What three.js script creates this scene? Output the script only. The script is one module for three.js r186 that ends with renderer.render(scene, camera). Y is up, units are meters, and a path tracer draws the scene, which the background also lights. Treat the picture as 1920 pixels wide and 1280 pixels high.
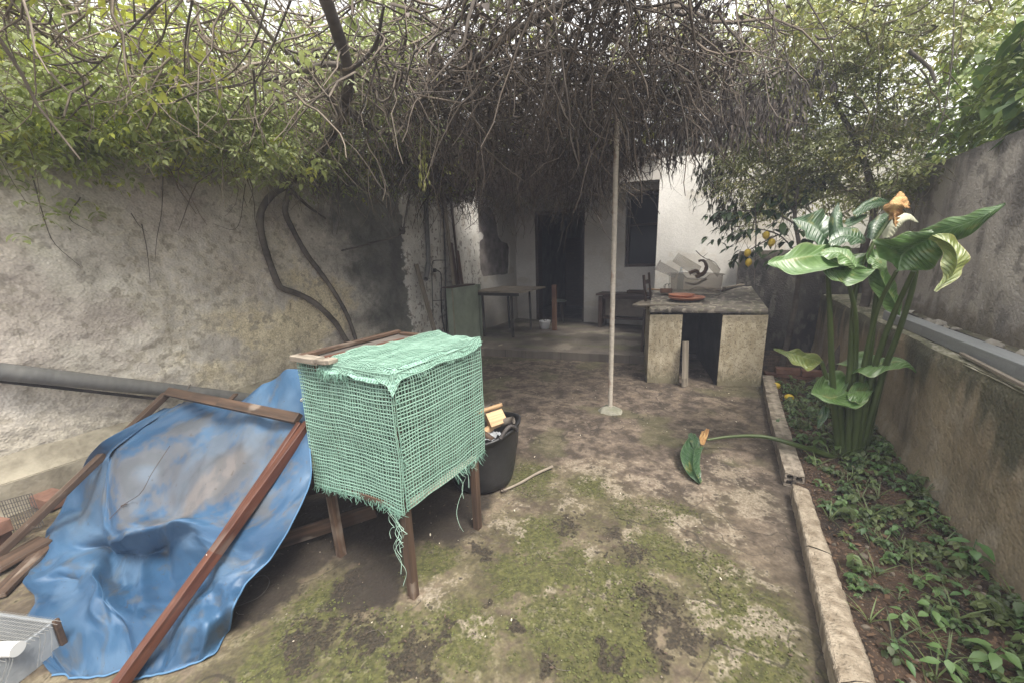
import * as THREE from 'three';
import { RoundedBoxGeometry } from 'three/addons/geometries/RoundedBoxGeometry.js';
import { mergeGeometries, mergeVertices } from 'three/addons/utils/BufferGeometryUtils.js';

// ---------------------------------------------------------------- camera, sky, sun, exposure
const scene = new THREE.Scene();
const FPX = 720, EYE = new THREE.Vector3(0, 1.5, 0);
const camera = new THREE.PerspectiveCamera(2 * Math.atan(640 / FPX) * 180 / Math.PI, 1.5, 0.05, 120);
camera.position.copy(EYE);
camera.rotation.order = 'YXZ';
camera.rotation.set(-12.6 * Math.PI / 180, 29 * Math.PI / 180, -1.8 * Math.PI / 180);
camera.updateMatrixWorld();
scene.add(camera);
const renderer = new THREE.WebGLRenderer({ antialias: true });
renderer.toneMapping = THREE.LinearToneMapping;
renderer.toneMappingExposure = 2.65;
renderer.shadowMap.enabled = true;
renderer.setSize(1024, 682);

const SUN = new THREE.Vector3(0.42, 0.88, 0.20).normalize();
{
  const W = 512, H = 256, d = new Float32Array(W * H * 4);
  for (let j = 0; j < H; j++) for (let i = 0; i < W; i++) {
    const th = (i + 0.5) / W * 2 * Math.PI - Math.PI, el = (j + 0.5) / H * Math.PI - Math.PI / 2;
    const x = Math.cos(el) * Math.cos(th), y = Math.sin(el), z = Math.cos(el) * Math.sin(th);
    const c = x * SUN.x + y * SUN.y + z * SUN.z, a = Math.acos(Math.min(1, Math.max(-1, c)));
    let v = 0.58 + 0.24 * Math.max(0, y) + 1.6 * Math.exp(-a * a / 0.30);
    v *= 1 + 0.05 * Math.sin(th * 3 + y * 6) * Math.cos(y * 9 + th);
    if (y < 0) v *= Math.max(0.15, 1 + y * 4);
    const k = (j * W + i) * 4;
    d[k] = v * 1.01; d[k + 1] = v * 1.0; d[k + 2] = v * 0.99; d[k + 3] = 1;
  }
  const t = new THREE.DataTexture(d, W, H, THREE.RGBAFormat, THREE.FloatType);
  t.mapping = THREE.EquirectangularReflectionMapping; t.magFilter = THREE.LinearFilter; t.minFilter = THREE.LinearFilter;
  t.colorSpace = THREE.LinearSRGBColorSpace; t.needsUpdate = true;
  scene.background = t; scene.environment = t; scene.backgroundIntensity = 1; scene.environmentIntensity = 1;
}
const sun = new THREE.DirectionalLight(new THREE.Color(1, 0.94, 0.84), 2.6);
sun.position.copy(SUN).multiplyScalar(25); sun.castShadow = true; sun.shadow.radius = 34;
sun.shadow.mapSize.set(2048, 2048);
Object.assign(sun.shadow.camera, { left: -9, right: 9, top: 9, bottom: -9, near: 1, far: 60 });
scene.add(sun, sun.target);
scene.fog = new THREE.FogExp2(0xe4eaff, 0.008);

// ---------------------------------------------------------------- helpers
function rng(seed) { let a = seed >>> 0; return () => { a = (a + 0x6D2B79F5) | 0; let t = Math.imul(a ^ (a >>> 15), 1 | a); t = (t + Math.imul(t ^ (t >>> 7), 61 | t)) ^ t; return ((t ^ (t >>> 14)) >>> 0) / 4294967296; }; }
const V = (x, y, z) => new THREE.Vector3(x, y, z);
const C = (r, g, b) => new THREE.Color().setRGB(r, g, b);
const clamp = (x, a = 0, b = 1) => Math.min(b, Math.max(a, x));
const mix = (a, b, t) => a + (b - a) * t;
const sm = (a, b, x) => { const t = clamp((x - a) / (b - a)); return t * t * (3 - 2 * t); };
const mix3 = (a, b, t) => [mix(a[0], b[0], t), mix(a[1], b[1], t), mix(a[2], b[2], t)];
const Q = camera.quaternion.clone();
// measuring helpers: where a line of sight of the survey photograph meets a real plane
function ray(px, py) { return V((px - 960) / FPX, (640 - py) / FPX, -1).applyQuaternion(Q); }
function at(px, py, depth) { return ray(px, py).multiplyScalar(depth).add(EYE); }
function onAx(ax, px, py, v) { const r = ray(px, py); const t = (v - EYE[ax]) / r[ax]; return r.multiplyScalar(t).add(EYE); }
const onY = (px, py, y = 0) => onAx('y', px, py, y), onX = (px, py, x) => onAx('x', px, py, x), onZ = (px, py, z) => onAx('z', px, py, z);

// noise
const PERM = new Float32Array(65536); { const r = rng(77); for (let i = 0; i < 65536; i++) PERM[i] = r(); }
function hsh(ix, iy) { return PERM[(Math.imul(ix, 0x9E3779B1) ^ Math.imul(iy, 0x85EBCA6B) ^ (Math.imul(ix + 31 * iy, 0x27D4EB2F) >>> 13)) & 65535]; }
function vn(x, y, per = 0) {
  let ix = Math.floor(x), iy = Math.floor(y); const fx = x - ix, fy = y - iy;
  const ux = fx * fx * (3 - 2 * fx), uy = fy * fy * (3 - 2 * fy);
  let jx = ix + 1, jy = iy + 1;
  if (per) { ix = ((ix % per) + per) % per; jx = ((jx % per) + per) % per; iy = ((iy % per) + per) % per; jy = ((jy % per) + per) % per; }
  return mix(mix(hsh(ix, iy), hsh(jx, iy), ux), mix(hsh(ix, jy), hsh(jx, jy), ux), uy);
}
function fbm(x, y, o = 5, per = 0, g = 0.5) { let s = 0, a = 1, n = 0; for (let i = 0; i < o; i++) { s += a * vn(x + i * 17.3 * (per ? 0 : 1), y + i * 9.1 * (per ? 0 : 1), per); n += a; a *= g; x *= 2; y *= 2; per *= 2; } return s / n; }
const l2s = x => x <= 0.0031308 ? 12.92 * x : 1.055 * Math.pow(x, 1 / 2.4) - 0.055;
function colTex(w, h, fn, rep = false) {
  const d = new Uint8Array(w * h * 4);
  for (let j = 0; j < h; j++) for (let i = 0; i < w; i++) { const c = fn((i + 0.5) / w, (j + 0.5) / h), k = (j * w + i) * 4; for (let q = 0; q < 3; q++) d[k + q] = Math.round(255 * l2s(clamp(c[q]))); d[k + 3] = c.length > 3 ? Math.round(255 * clamp(c[3])) : 255; }
  const t = new THREE.DataTexture(d, w, h); t.colorSpace = THREE.SRGBColorSpace; fin(t, rep); return t;
}
function greyTex(w, h, fn, rep = false) {
  const d = new Uint8Array(w * h * 4);
  for (let j = 0; j < h; j++) for (let i = 0; i < w; i++) { const c = Math.round(255 * clamp(fn((i + 0.5) / w, (j + 0.5) / h))), k = (j * w + i) * 4; d[k] = d[k + 1] = d[k + 2] = c; d[k + 3] = 255; }
  const t = new THREE.DataTexture(d, w, h); fin(t, rep); return t;
}
function fin(t, rep) { t.magFilter = THREE.LinearFilter; t.minFilter = THREE.LinearMipmapLinearFilter; t.generateMipmaps = true; t.wrapS = t.wrapT = rep ? THREE.RepeatWrapping : THREE.ClampToEdgeWrapping; t.needsUpdate = true; }
function rept(t, s, s2 = s) { const c = t.clone(); c.repeat.set(s, s2); c.needsUpdate = true; return c; }

// things and parts
const used = {};
function numbered(n) { used[n] = (used[n] || 0) + 1; return used[n] === 1 ? n : n + '_' + String(used[n] - 1).padStart(3, '0'); }
function thing(name, label, category, pos = [0, 0, 0], group, kind) {
  const o = new THREE.Group(); o.name = numbered(name); o.position.set(...(pos.isVector3 ? pos.toArray() : pos)); scene.add(o);
  o.userData = { label, category }; if (group) o.userData.group = group; if (kind) o.userData.kind = kind; return o;
}
function origin(o) { const p = V(0, 0, 0); while (o && o !== scene) { p.add(o.position); o = o.parent; } return p; }
function part(parent, name, geos, mat, kind) {   // geometry given in world metres
  let g = Array.isArray(geos) ? merge(geos) : geos;
  const p = origin(parent); g.translate(-p.x, -p.y, -p.z);
  const m = new THREE.Mesh(g, mat); m.name = name; m.castShadow = m.receiveShadow = true; parent.add(m);
  if (kind) m.userData.kind = kind; return m;
}
function struct(name, geos, mat) { const g = Array.isArray(geos) ? merge(geos) : geos; const m = new THREE.Mesh(g, mat); m.name = numbered(name); m.userData.kind = 'structure'; m.castShadow = m.receiveShadow = true; scene.add(m); return m; }
function merge(gs) {
  gs = gs.map(g => { g = g.index ? g.toNonIndexed() : g; for (const k of Object.keys(g.attributes)) if (!['position', 'normal', 'uv', 'color'].includes(k)) g.deleteAttribute(k); if (!g.attributes.uv) g.setAttribute('uv', new THREE.BufferAttribute(new Float32Array(g.attributes.position.count * 2), 2)); return g; });
  const anyCol = gs.some(g => g.attributes.color);
  if (anyCol) gs.forEach(g => { if (!g.attributes.color) g.setAttribute('color', new THREE.BufferAttribute(new Float32Array(g.attributes.position.count * 3).fill(1), 3)); });
  return gs.length === 1 ? gs[0] : mergeGeometries(gs);
}
function boxUV(g, ox = 0, oy = 0) {   // uv in metres from the dominant axis of each face
  if (g.index) g = g.toNonIndexed();
  const p = g.attributes.position, uv = new Float32Array(p.count * 2), a = V(), b = V(), c = V();
  for (let i = 0; i < p.count; i += 3) {
    a.fromBufferAttribute(p, i); b.fromBufferAttribute(p, i + 1); c.fromBufferAttribute(p, i + 2);
    const n = b.clone().sub(a).cross(c.clone().sub(a)); const ax = Math.abs(n.x), ay = Math.abs(n.y), az = Math.abs(n.z);
    [a, b, c].forEach((q, k) => { const u = ax > ay && ax > az ? [q.z, q.y] : ay > az ? [q.x, q.z] : [q.x, q.y]; uv[(i + k) * 2] = u[0] + ox; uv[(i + k) * 2 + 1] = u[1] + oy; });
  }
  g.setAttribute('uv', new THREE.BufferAttribute(uv, 2)); return g;
}
let boxCount = 0;
function box(cx, cy, cz, sx, sy, sz, bev = 0.004, ry = 0) {
  let g = new RoundedBoxGeometry(sx, sy, sz, 1, Math.min(bev, sx / 2.1, sy / 2.1, sz / 2.1)); boxCount++;
  g = boxUV(g, boxCount * 0.37, boxCount * 0.53); if (ry) g.rotateY(ry); g.translate(cx, cy, cz); return g;
}
// a bar of wood or metal between two points, grain along its length
function beam(p, q, w, h, roll = 0, bev = 0.003, up = V(0, 1, 0)) {
  p = p.clone(); q = q.clone(); const L = p.distanceTo(q);
  let g = new RoundedBoxGeometry(L, h, w, 1, Math.min(bev, w / 2.1, h / 2.1)); boxCount++; g = boxUV(g, boxCount * 0.37, boxCount * 0.531);
  g.rotateX(roll);
  const x = q.clone().sub(p).normalize(); let z = x.clone().cross(up); if (z.lengthSq() < 1e-5) z = V(0, 0, 1); z.normalize(); const y = z.clone().cross(x).normalize();
  g.applyMatrix4(new THREE.Matrix4().makeBasis(x, y, z).setPosition(p.add(q).multiplyScalar(0.5))); return g;
}
function tube(pts, r0, r1, seg = 8, sides = 6, knob = 0, rnd = null) {
  const curve = new THREE.CatmullRomCurve3(pts, false, 'centripetal');
  const fr = curve.computeFrenetFrames(seg, false), pos = [], uv = [], idx = []; const L = curve.getLength();
  for (let i = 0; i <= seg; i++) {
    const t = i / seg, c = curve.getPointAt(t); let r = mix(r0, r1, t); if (knob && rnd) r *= 1 + knob * (rnd() - 0.5);
    for (let k = 0; k <= sides; k++) { const a = k / sides * Math.PI * 2; const n = fr.normals[i].clone().multiplyScalar(Math.cos(a) * r).addScaledVector(fr.binormals[i], Math.sin(a) * r).add(c); pos.push(n.x, n.y, n.z); uv.push(t * L, k / sides * 0.1); }
  }
  for (let i = 0; i < seg; i++) for (let k = 0; k < sides; k++) { const a = i * (sides + 1) + k, b = a + sides + 1; idx.push(a, b, a + 1, b, b + 1, a + 1); }
  const n0 = pos.length / 3; for (const [i, flip] of [[0, 0], [seg, 1]]) { const c = curve.getPointAt(i / seg); const ci = pos.length / 3; pos.push(c.x, c.y, c.z); uv.push(0, 0); for (let k = 0; k < sides; k++) { const a = i * (sides + 1) + k; if (flip) idx.push(ci, a, a + 1); else idx.push(ci, a + 1, a); } }
  const g = new THREE.BufferGeometry(); g.setAttribute('position', new THREE.Float32BufferAttribute(pos, 3)); g.setAttribute('uv', new THREE.Float32BufferAttribute(uv, 2)); g.setIndex(idx); g.computeVertexNormals(); return g;
}
function grid(nu, nv, fn, uvfn) {   // surface fn(u,v) -> Vector3
  const pos = [], uv = [], idx = [];
  for (let j = 0; j <= nv; j++) for (let i = 0; i <= nu; i++) { const p = fn(i / nu, j / nv); pos.push(p.x, p.y, p.z); const t = uvfn ? uvfn(i / nu, j / nv, p) : [i / nu, j / nv]; uv.push(t[0], t[1]); }
  for (let j = 0; j < nv; j++) for (let i = 0; i < nu; i++) { const a = j * (nu + 1) + i, b = a + nu + 1; idx.push(a, a + 1, b, a + 1, b + 1, b); }
  const g = new THREE.BufferGeometry(); g.setAttribute('position', new THREE.Float32BufferAttribute(pos, 3)); g.setAttribute('uv', new THREE.Float32BufferAttribute(uv, 2)); g.setIndex(idx); g.computeVertexNormals(); return g;
}
function prism(pts, axis, a, b) {  // polygon of [p,q] pairs extruded along an axis: 'y' uses (x,z), 'x' uses (z,y), 'z' uses (x,y)
  const s = new THREE.Shape(pts.map(p => new THREE.Vector2(p[0], p[1])));
  const g = new THREE.ExtrudeGeometry(s, { depth: b - a, bevelEnabled: false });
  if (axis === 'z') g.translate(0, 0, a);
  if (axis === 'y') { g.rotateX(Math.PI / 2); g.translate(0, b, 0); }
  if (axis === 'x') { g.rotateY(-Math.PI / 2); g.translate(b, 0, 0); }
  return boxUV(g);
}
function rough(g, amp, fr = 9) {  // uneven hand-made faces
  const p = g.attributes.position; for (let i = 0; i < p.count; i++) { const x = p.getX(i), y = p.getY(i), z = p.getZ(i); p.setXYZ(i, x + amp * (vn(y * fr + 3.1, z * fr + x * fr * 0.7) - 0.5) * 2, y + amp * (vn(x * fr + 9.7, z * fr + y * 3) - 0.5) * 2, z + amp * (vn(x * fr + 21, y * fr + z * 0.7 * fr) - 0.5) * 2); }
  g.computeVertexNormals(); return g;
}
function wall(x0, x1, y0, y1, z, n, amp) { return null; }

// ---------------------------------------------------------------- shared procedural materials
const bumpRough = greyTex(1024, 1024, (u, v) => { const a = fbm(u * 24, v * 24, 5, 24), b = vn(u * 90, v * 90, 90); return clamp(0.62 * a + 0.38 * Math.pow(b, 1.6)); }, true);       // 1 m tile
const bumpFine = greyTex(512, 512, (u, v) => fbm(u * 40, v * 40, 4, 40), true);
const woodBump = greyTex(512, 512, (u, v) => 0.65 * fbm(u * 4, v * 64, 3, 0) + 0.35 * vn(u * 12, v * 150), true);
function woodTex(dark, light, wear, k = 0.15, seed = 0) {
  return colTex(512, 512, (u, v) => { const g = fbm(u * 3 + seed, v * 40 + seed, 4), q = fbm(u * 6 + seed + 3, v * 12, 4), h = vn(u * 9, v * 160 + seed); let c = mix3(dark, light, clamp(g * 1.2 - 0.1 + (h - 0.5) * 0.4)); return mix3(c, wear, sm(0.62, 0.8, q) * k); }, true);
}
const std = o => new THREE.MeshStandardMaterial({ side: THREE.DoubleSide, roughness: 0.85, ...o });
const phys = o => new THREE.MeshPhysicalMaterial({ side: THREE.DoubleSide, roughness: 0.8, ...o });
function noisy(a, b, o = {}, f = 6) { const { tile = 1, ...rest } = o; return std({ map: colTex(256, 256, (u, v) => { const n = fbm(u * f, v * f, 5, f), m = vn(u * 70, v * 70, 70); return mix3(a, b, clamp((n - 0.25) * 2 + (m - 0.5) * 0.25)); }, true), bumpMap: bumpFine, bumpScale: 0.002, ...rest }); }
const M = {
  woodBrown: std({ map: woodTex([0.028, 0.017, 0.011], [0.10, 0.058, 0.036], [0.35, 0.3, 0.25], 0.35), bumpMap: woodBump, bumpScale: 0.0015, roughness: 0.7 }),
  woodRed: std({ map: woodTex([0.038, 0.012, 0.007], [0.115, 0.04, 0.021], [0.4, 0.34, 0.28], 0.14, 7), bumpMap: woodBump, bumpScale: 0.0015, roughness: 0.5 }),
  woodGrey: std({ map: woodTex([0.13, 0.105, 0.08], [0.30, 0.26, 0.21], [0.06, 0.05, 0.04], 0.5, 3), bumpMap: woodBump, bumpScale: 0.002 }),
  woodTan: std({ map: woodTex([0.28, 0.17, 0.09], [0.55, 0.38, 0.22], [0.12, 0.08, 0.05], 0.5, 5), bumpMap: woodBump, bumpScale: 0.002 }),
  woodDark: std({ map: woodTex([0.02, 0.012, 0.009], [0.065, 0.034, 0.024], [0.12, 0.09, 0.07], 0.3, 9), bumpMap: woodBump, bumpScale: 0.001, roughness: 0.55 }),
  bark: noisy([0.06, 0.05, 0.042], [0.17, 0.145, 0.12], { bumpScale: 0.004 }, 9),
  brick: noisy([0.10, 0.05, 0.036], [0.24, 0.13, 0.09], { roughness: 0.95 }),
  iron: noisy([0.03, 0.028, 0.028], [0.075, 0.062, 0.055], { roughness: 0.7 }),
  pipe: noisy([0.11, 0.11, 0.11], [0.2, 0.195, 0.185], { roughness: 0.6 }),
};

// ---------------------------------------------------------------- ground
const soilMat = std({ map: colTex(1024, 1024, (u, v) => { const n = fbm(u * 10, v * 10, 6, 10), m = vn(u * 120, v * 120, 120), q = vn(u * 260 + 3, v * 260, 260); let c = mix3([0.018, 0.012, 0.008], [0.085, 0.052, 0.033], clamp((n - 0.3) * 2)); if (m > 0.8) c = mix3(c, [0.2, 0.12, 0.07], 0.5); if (q > 0.9) c = mix3(c, [0.25, 0.2, 0.14], 0.6); return c; }, true), bumpMap: bumpRough, bumpScale: 0.02, roughness: 1 });
struct('ground', (() => { const g = grid(40, 40, (u, v) => V((u - 0.5) * 120, -0.06, (0.5 - v) * 120), (u, v) => [u * 120, v * 120]); return g; })(), soilMat);

// soil of the flower bed
const bedH = (x, z) => 0.015 + 0.05 * fbm(x * 5 + 3, z * 5, 4) + 0.04 * sm(0.75, 1.15, x) ;
struct('garden_bed_soil', grid(40, 240, (u, v) => { const x = mix(0.50, 1.22, u), z = mix(1.2, -6.7, v); return V(x, bedH(x, z), z); }, (u, v, p) => [p.x, p.z]), soilMat);

// concrete yard: colour of moss, grime and bare patches where they lie
const YX0 = -4.1, YX1 = 0.53, YZ0 = 1.4, YZ1 = -6.2;
const blobs = [];
function blob(px, py, r, kind, s = 1, st = 1) { const p = onY(px, py, 0); blobs.push({ x: p.x, z: p.z, r, kind, s, st }); }
[[1185, 1050, 0.13], [1140, 1000, 0.08], [1245, 1165, 0.15], [1290, 1200, 0.1], [1230, 1230, 0.09], [700, 1200, 0.12], [600, 1190, 0.12], [780, 1250, 0.12], [910, 1130, 0.04], [640, 1100, 0.1], [690, 1160, 0.08], [1060, 985, 0.09], [900, 1040, 0.08], [560, 1230, 0.1], [830, 1190, 0.05], [1020, 1240, 0.06], [960, 1175, 0.05], [1120, 1230, 0.05]].forEach(a => blob(a[0], a[1], a[2] * 0.85, 'dark'));
[[600, 1010, 0.25], [520, 1050, 0.2], [700, 1000, 0.2], [830, 960, 0.25], [760, 950, 0.2], [690, 1090, 0.15], [850, 900, 0.3], [480, 1120, 0.15], [650, 950, 0.35]].forEach(a => blob(a[0], a[1], a[2], 'dirt'));
[[1115, 885, 0.16], [1080, 870, 0.1], [1230, 905, 0.22], [1160, 925, 0.12], [1300, 930, 0.2], [1050, 950, 0.12], [985, 940, 0.1], [960, 995, 0.12], [1110, 1035, 0.07], [1180, 1005, 0.09], [1290, 985, 0.14], [1360, 1000, 0.16], [1400, 1080, 0.14], [1330, 1140, 0.1], [1040, 1110, 0.07], [900, 1160, 0.1], [1380, 1230, 0.12], [800, 1120, 0.08], [1460, 1190, 0.1], [1420, 950, 0.2], [1370, 890, 0.25], [1240, 870, 0.2]].forEach(a => blob(a[0], a[1], a[2], 'pale'));
[[1010, 1010, 0.2], [960, 1080, 0.18], [1060, 1060, 0.2], [1180, 960, 0.15], [1100, 915, 0.15], [1250, 1040, 0.2], [1050, 1180, 0.2], [1160, 1110, 0.2], [1320, 1060, 0.18], [1130, 1210, 0.2], [870, 1200, 0.2], [700, 1230, 0.25], [520, 1240, 0.2], [1380, 1160, 0.2], [1000, 900, 0.2], [800, 1060, 0.15], [1250, 960, 0.15], [1430, 1250, 0.2], [600, 1140, 0.15]].forEach(a => blob(a[0], a[1], a[2], 'moss'));
function yardMasks(x, z) {
  const w1 = fbm(x * 3.1 + 5, z * 3.1, 4), w2 = fbm(x * 9 + 1, z * 9 + 7, 4), w3 = fbm(x * 28, z * 28 + 3, 3);
  const m = { dark: 0, dirt: 0, pale: 0, moss: 0 };
  for (const b of blobs) { const dx = x - b.x + (w2 - 0.5) * 0.22, dz = z - b.z + (w1 - 0.5) * 0.2; const d2 = (dx * dx + dz * dz) / (b.r * b.r); if (d2 < 6) m[b.kind] = Math.max(m[b.kind], Math.exp(-d2 * 0.9)); }
  return [m, w1, w2, w3];
}
const yardTex = colTex(1408, 2048, (u, v) => {
  const x = mix(YX0, YX1, u), z = mix(YZ0, YZ1, v);
  const [m, w1, w2, w3] = yardMasks(x, z);
  const f4 = vn(x * 160, z * 160), f5 = vn(x * 70 + 9, z * 70), w5 = fbm(x * 60 + 2, z * 60, 3);
  const far = sm(-1.75, -2.75, z + (w1 - 0.5) * 1.0);
  let c = mix3([0.10, 0.078, 0.054], [0.275, 0.22, 0.158], clamp((w2 - 0.3) * 2.0 + (w3 - 0.5) * 1.2 + (f5 - 0.5) * 0.3));
  const n1 = sm(0.42, 0.62, w1 * 0.5 + w3 * 0.5 + m.moss * 0.25 - 0.04);
  c = mix3(c, mix3([0.055, 0.058, 0.018], [0.14, 0.142, 0.046], f5), clamp(n1 * 0.42 * (1 - far) + sm(0.2, 0.6, m.moss * (0.45 + w3 * 0.6 + (w5 - 0.5) * 0.8)) * 0.62));
  const fd = mix3([0.05, 0.038, 0.031], [0.19, 0.148, 0.118], clamp((w2 - 0.28) * 2.0 + (w3 - 0.5) * 1.4 + (f5 - 0.5) * 0.4));
  c = mix3(c, fd, far * clamp(0.8 + (w3 - 0.5)));
  // streaky lighter wear far out
  const st = fbm(x * 2.2, z * 9 + 11, 4); c = mix3(c, [0.26, 0.21, 0.165], far * sm(0.54, 0.72, st * 0.7 + w3 * 0.3) * 0.6);
  c = mix3(c, [0.11, 0.11, 0.05], far * sm(0.58, 0.72, fbm(x * 2.6 + 40, z * 2.6, 4)) * 0.5);
  const pl = sm(0.40, 0.66, m.pale * 0.52 + (w3 - 0.5) * 0.8 + (w5 - 0.5) * 0.75 + (w2 - 0.5) * 0.6 + (w1 - 0.5) * 0.5 + 0.03);
  c = mix3(c, mix3([0.25, 0.21, 0.155], [0.46, 0.405, 0.325], f4), pl * 0.72 * (1 - 0.45 * far));
  const sp = sm(0.60, 0.70, w3 * 0.75 + f4 * 0.3); c = mix3(c, [0.40, 0.35, 0.27], sp * 0.22 * (1 - far * 0.7) * sm(0.4, 0.6, w2));
  c = mix3(c, [0.026, 0.019, 0.014], sm(0.15, 0.5, m.dirt * (0.55 + w3)) * 0.9);
  const dk = sm(0.34, 0.56, m.dark * 0.66 + (w3 - 0.5) * 0.9 + (w5 - 0.5) * 0.8 + (f5 - 0.5) * 0.35); c = mix3(c, mix3([0.022, 0.018, 0.012], [0.06, 0.045, 0.03], f4), dk * 0.92);
  const e = sm(0.30, 0.5, x + (w2 - 0.5) * 0.22); c = mix3(c, [0.06, 0.048, 0.038], e * 0.75);   // grime along the kerb
  const wl = sm(-3.55, -3.9, x); c = mix3(c, [0.09, 0.075, 0.055], wl * 0.6);
  const ck = Math.abs(fbm(x * 1.7 + 13, z * 1.7, 4) - 0.5); if (ck < 0.0035) c = mix3(c, [0.03, 0.024, 0.018], 0.6); const g = (0.82 + 0.36 * f4) * mix(0.56, 0.66, far); return [c[0] * g * 1.03, c[1] * g, c[2] * g * 0.97];
});
const yardBump = greyTex(1408, 2048, (u, v) => { const x = mix(YX0, YX1, u), z = mix(YZ0, YZ1, v); const [m, w1, w2, w3] = yardMasks(x, z); const f = vn(x * 170, z * 170), f2 = vn(x * 80, z * 80); const dk = sm(0.34, 0.5, m.dark * 0.72 + (w3 - 0.5) * 1.1); return 0.25 * w3 + 0.2 * f * (0.5 + m.moss) + 0.15 * f2 + 0.25 * dk * (0.5 + f) + 0.1 * w2; });
const yardMat = std({ map: yardTex, bumpMap: yardBump, bumpScale: 0.014, roughness: 0.95 });
struct('concrete_yard', grid(180, 300, (u, v) => { const x = mix(YX0, YX1, u), z = mix(YZ0, YZ1, v); return V(x, 0.010 * (fbm(x * 4, z * 4, 4) - 0.5) + 0.004 * (vn(x * 30, z * 30) - 0.5), z); }, (u, v) => [u, v]), yardMat);

// raised floor of the porch, its front edge turned a little from the long wall
const HZ = x => -6.05 - 0.17 * (x + 4);                 // line of the house front
const stepZ = x => -4.66 - 0.19 * (x + 4.1);
const porchFloorMat = std({ map: colTex(1024, 1024, (u, v) => { const n = fbm(u * 14, v * 14, 5), s = fbm(u * 5 + 3, v * 20, 4), m = vn(u * 200, v * 200); let c = mix3([0.07, 0.058, 0.05], [0.17, 0.145, 0.12], clamp((n - 0.25) * 2)); c = mix3(c, [0.10, 0.105, 0.05], sm(0.52, 0.66, s) * 0.5); c = mix3(c, [0.26, 0.23, 0.19], sm(0.6, 0.72, n) * 0.4); return mix3(c, [0.02, 0.018, 0.015], m > 0.86 ? 0.4 : 0); }), bumpMap: rept(bumpFine, 4, 4), bumpScale: 0.004, roughness: 0.8 });
{
  const g = prism([[-4.1, stepZ(-4.1)], [-0.72, stepZ(-0.72)], [-0.72, -7.9], [-4.1, -7.9]], 'y', -0.02, 0.115);
  const p = g.attributes.position, uv = g.attributes.uv; for (let i = 0; i < p.count; i++) uv.setXY(i, (p.getX(i) + 4.1) / 4, (-p.getZ(i) - 4) / 4);
  struct('porch_floor', g, porchFloorMat);
}

// ---------------------------------------------------------------- long left wall
const LX = -4.0;
const Pz = (px, py) => { const p = onX(px, py, LX); return [p.z, p.y]; };
const stainEdge = y => mix(-3.4, -2.85, sm(0.4, 2.2, y));
const leftTex = colTex(2048, 1024, (u, v) => {
  const z = mix(1.4, -6.05, u), y = mix(0, 2.75, v);
  const w1 = fbm(z * 1.3 + 3, y * 1.3, 5), w2 = fbm(z * 5, y * 5 + 8, 5), w3 = fbm(z * 22, y * 22, 4), f = vn(z * 130, y * 130);
  let c = mix3([0.46, 0.42, 0.37], [0.68, 0.63, 0.565], clamp((w2 - 0.3) * 2));
  c = mix3(c, [0.42, 0.36, 0.325], sm(0.45, 0.6, fbm(z * 2 + 8, y * 2 + 2, 4)) * 0.6);
  const cx = (z + 2.35) / 0.85, cy = (y - 0.75 - (z + 2.35) * -0.35) / 0.6; const cr = Math.exp(-(cx * cx + cy * cy)) ;
  c = mix3(c, mix3([0.54, 0.46, 0.31], [0.72, 0.635, 0.47], f), sm(0.38, 0.62, cr * 0.75 + (w2 - 0.5) * 0.9 + 0.08));
  const cl = sm(0.56, 0.7, w1 * 0.6 + w3 * 0.5); c = mix3(c, [0.56, 0.50, 0.40], cl * 0.6);
  const low = sm(0.8, 0.3, y + (w1 - 0.5) * 0.3); c = mix3(c, mix3([0.22, 0.195, 0.16], [0.62, 0.56, 0.45], clamp((w3 - 0.3) * 2.4)), low * 0.75);
  c = mix3(c, [0.15, 0.13, 0.11], sm(0.58, 0.70, w3) * 0.4);
  const se = sm(0.28, -0.40, z - stainEdge(y) + (w2 - 0.5) * 0.6 + (w3 - 0.5) * 0.3);
  c = mix3(c, mix3([0.065, 0.067, 0.06], [0.17, 0.17, 0.15], clamp((w2 - 0.25) * 1.8 + (w3 - 0.5) * 0.6)), se * 0.9);
  const tp = sm(1.9, 2.5, y + (w1 - 0.5) * 0.5); c = mix3(c, [0.2, 0.197, 0.185], tp * 0.5);
  const pe = sm(0.015, -0.015, z + 4.13 + (w2 - 0.5) * 0.22 + (w3 - 0.5) * 0.1 + 0.10 * sm(0.6, 0.2, y) * -1);
  if (pe > 0) {
    let q = mix3([0.52, 0.50, 0.46], [0.72, 0.70, 0.66], clamp((w2 - 0.25) * 1.9));
    q = mix3(q, [0.40, 0.33, 0.265], sm(0.56, 0.76, fbm(z * 7 + 2, y * 4.4, 5) + 0.08 * sm(1.0, 0.3, y)) * 0.4);
    q = mix3(q, [0.16, 0.135, 0.115], sm(0.63, 0.70, fbm(z * 26, y * 22 + 4, 5) + 0.08 * sm(1.3, 0.4, y)) * 0.7);
    const st = sm(-5.05, -5.0, z) * 0; q = mix3(q, [0.33, 0.30, 0.27], (z > -5.4 && z < -4.9 ? 0.35 : 0) + st);
    q = mix3(q, [0.14, 0.115, 0.09], sm(0.3, 0.12, y + (w2 - 0.5) * 0.2) * 0.8);
    c = mix3(c, q, pe);
  }
  const g = 0.84 + 0.32 * f; return [c[0] * g, c[1] * g, c[2] * g];
});
const leftMat = std({ map: leftTex, bumpMap: rept(bumpRough, 7.45, 2.75), bumpScale: 0.007, roughness: 0.97 });
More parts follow.
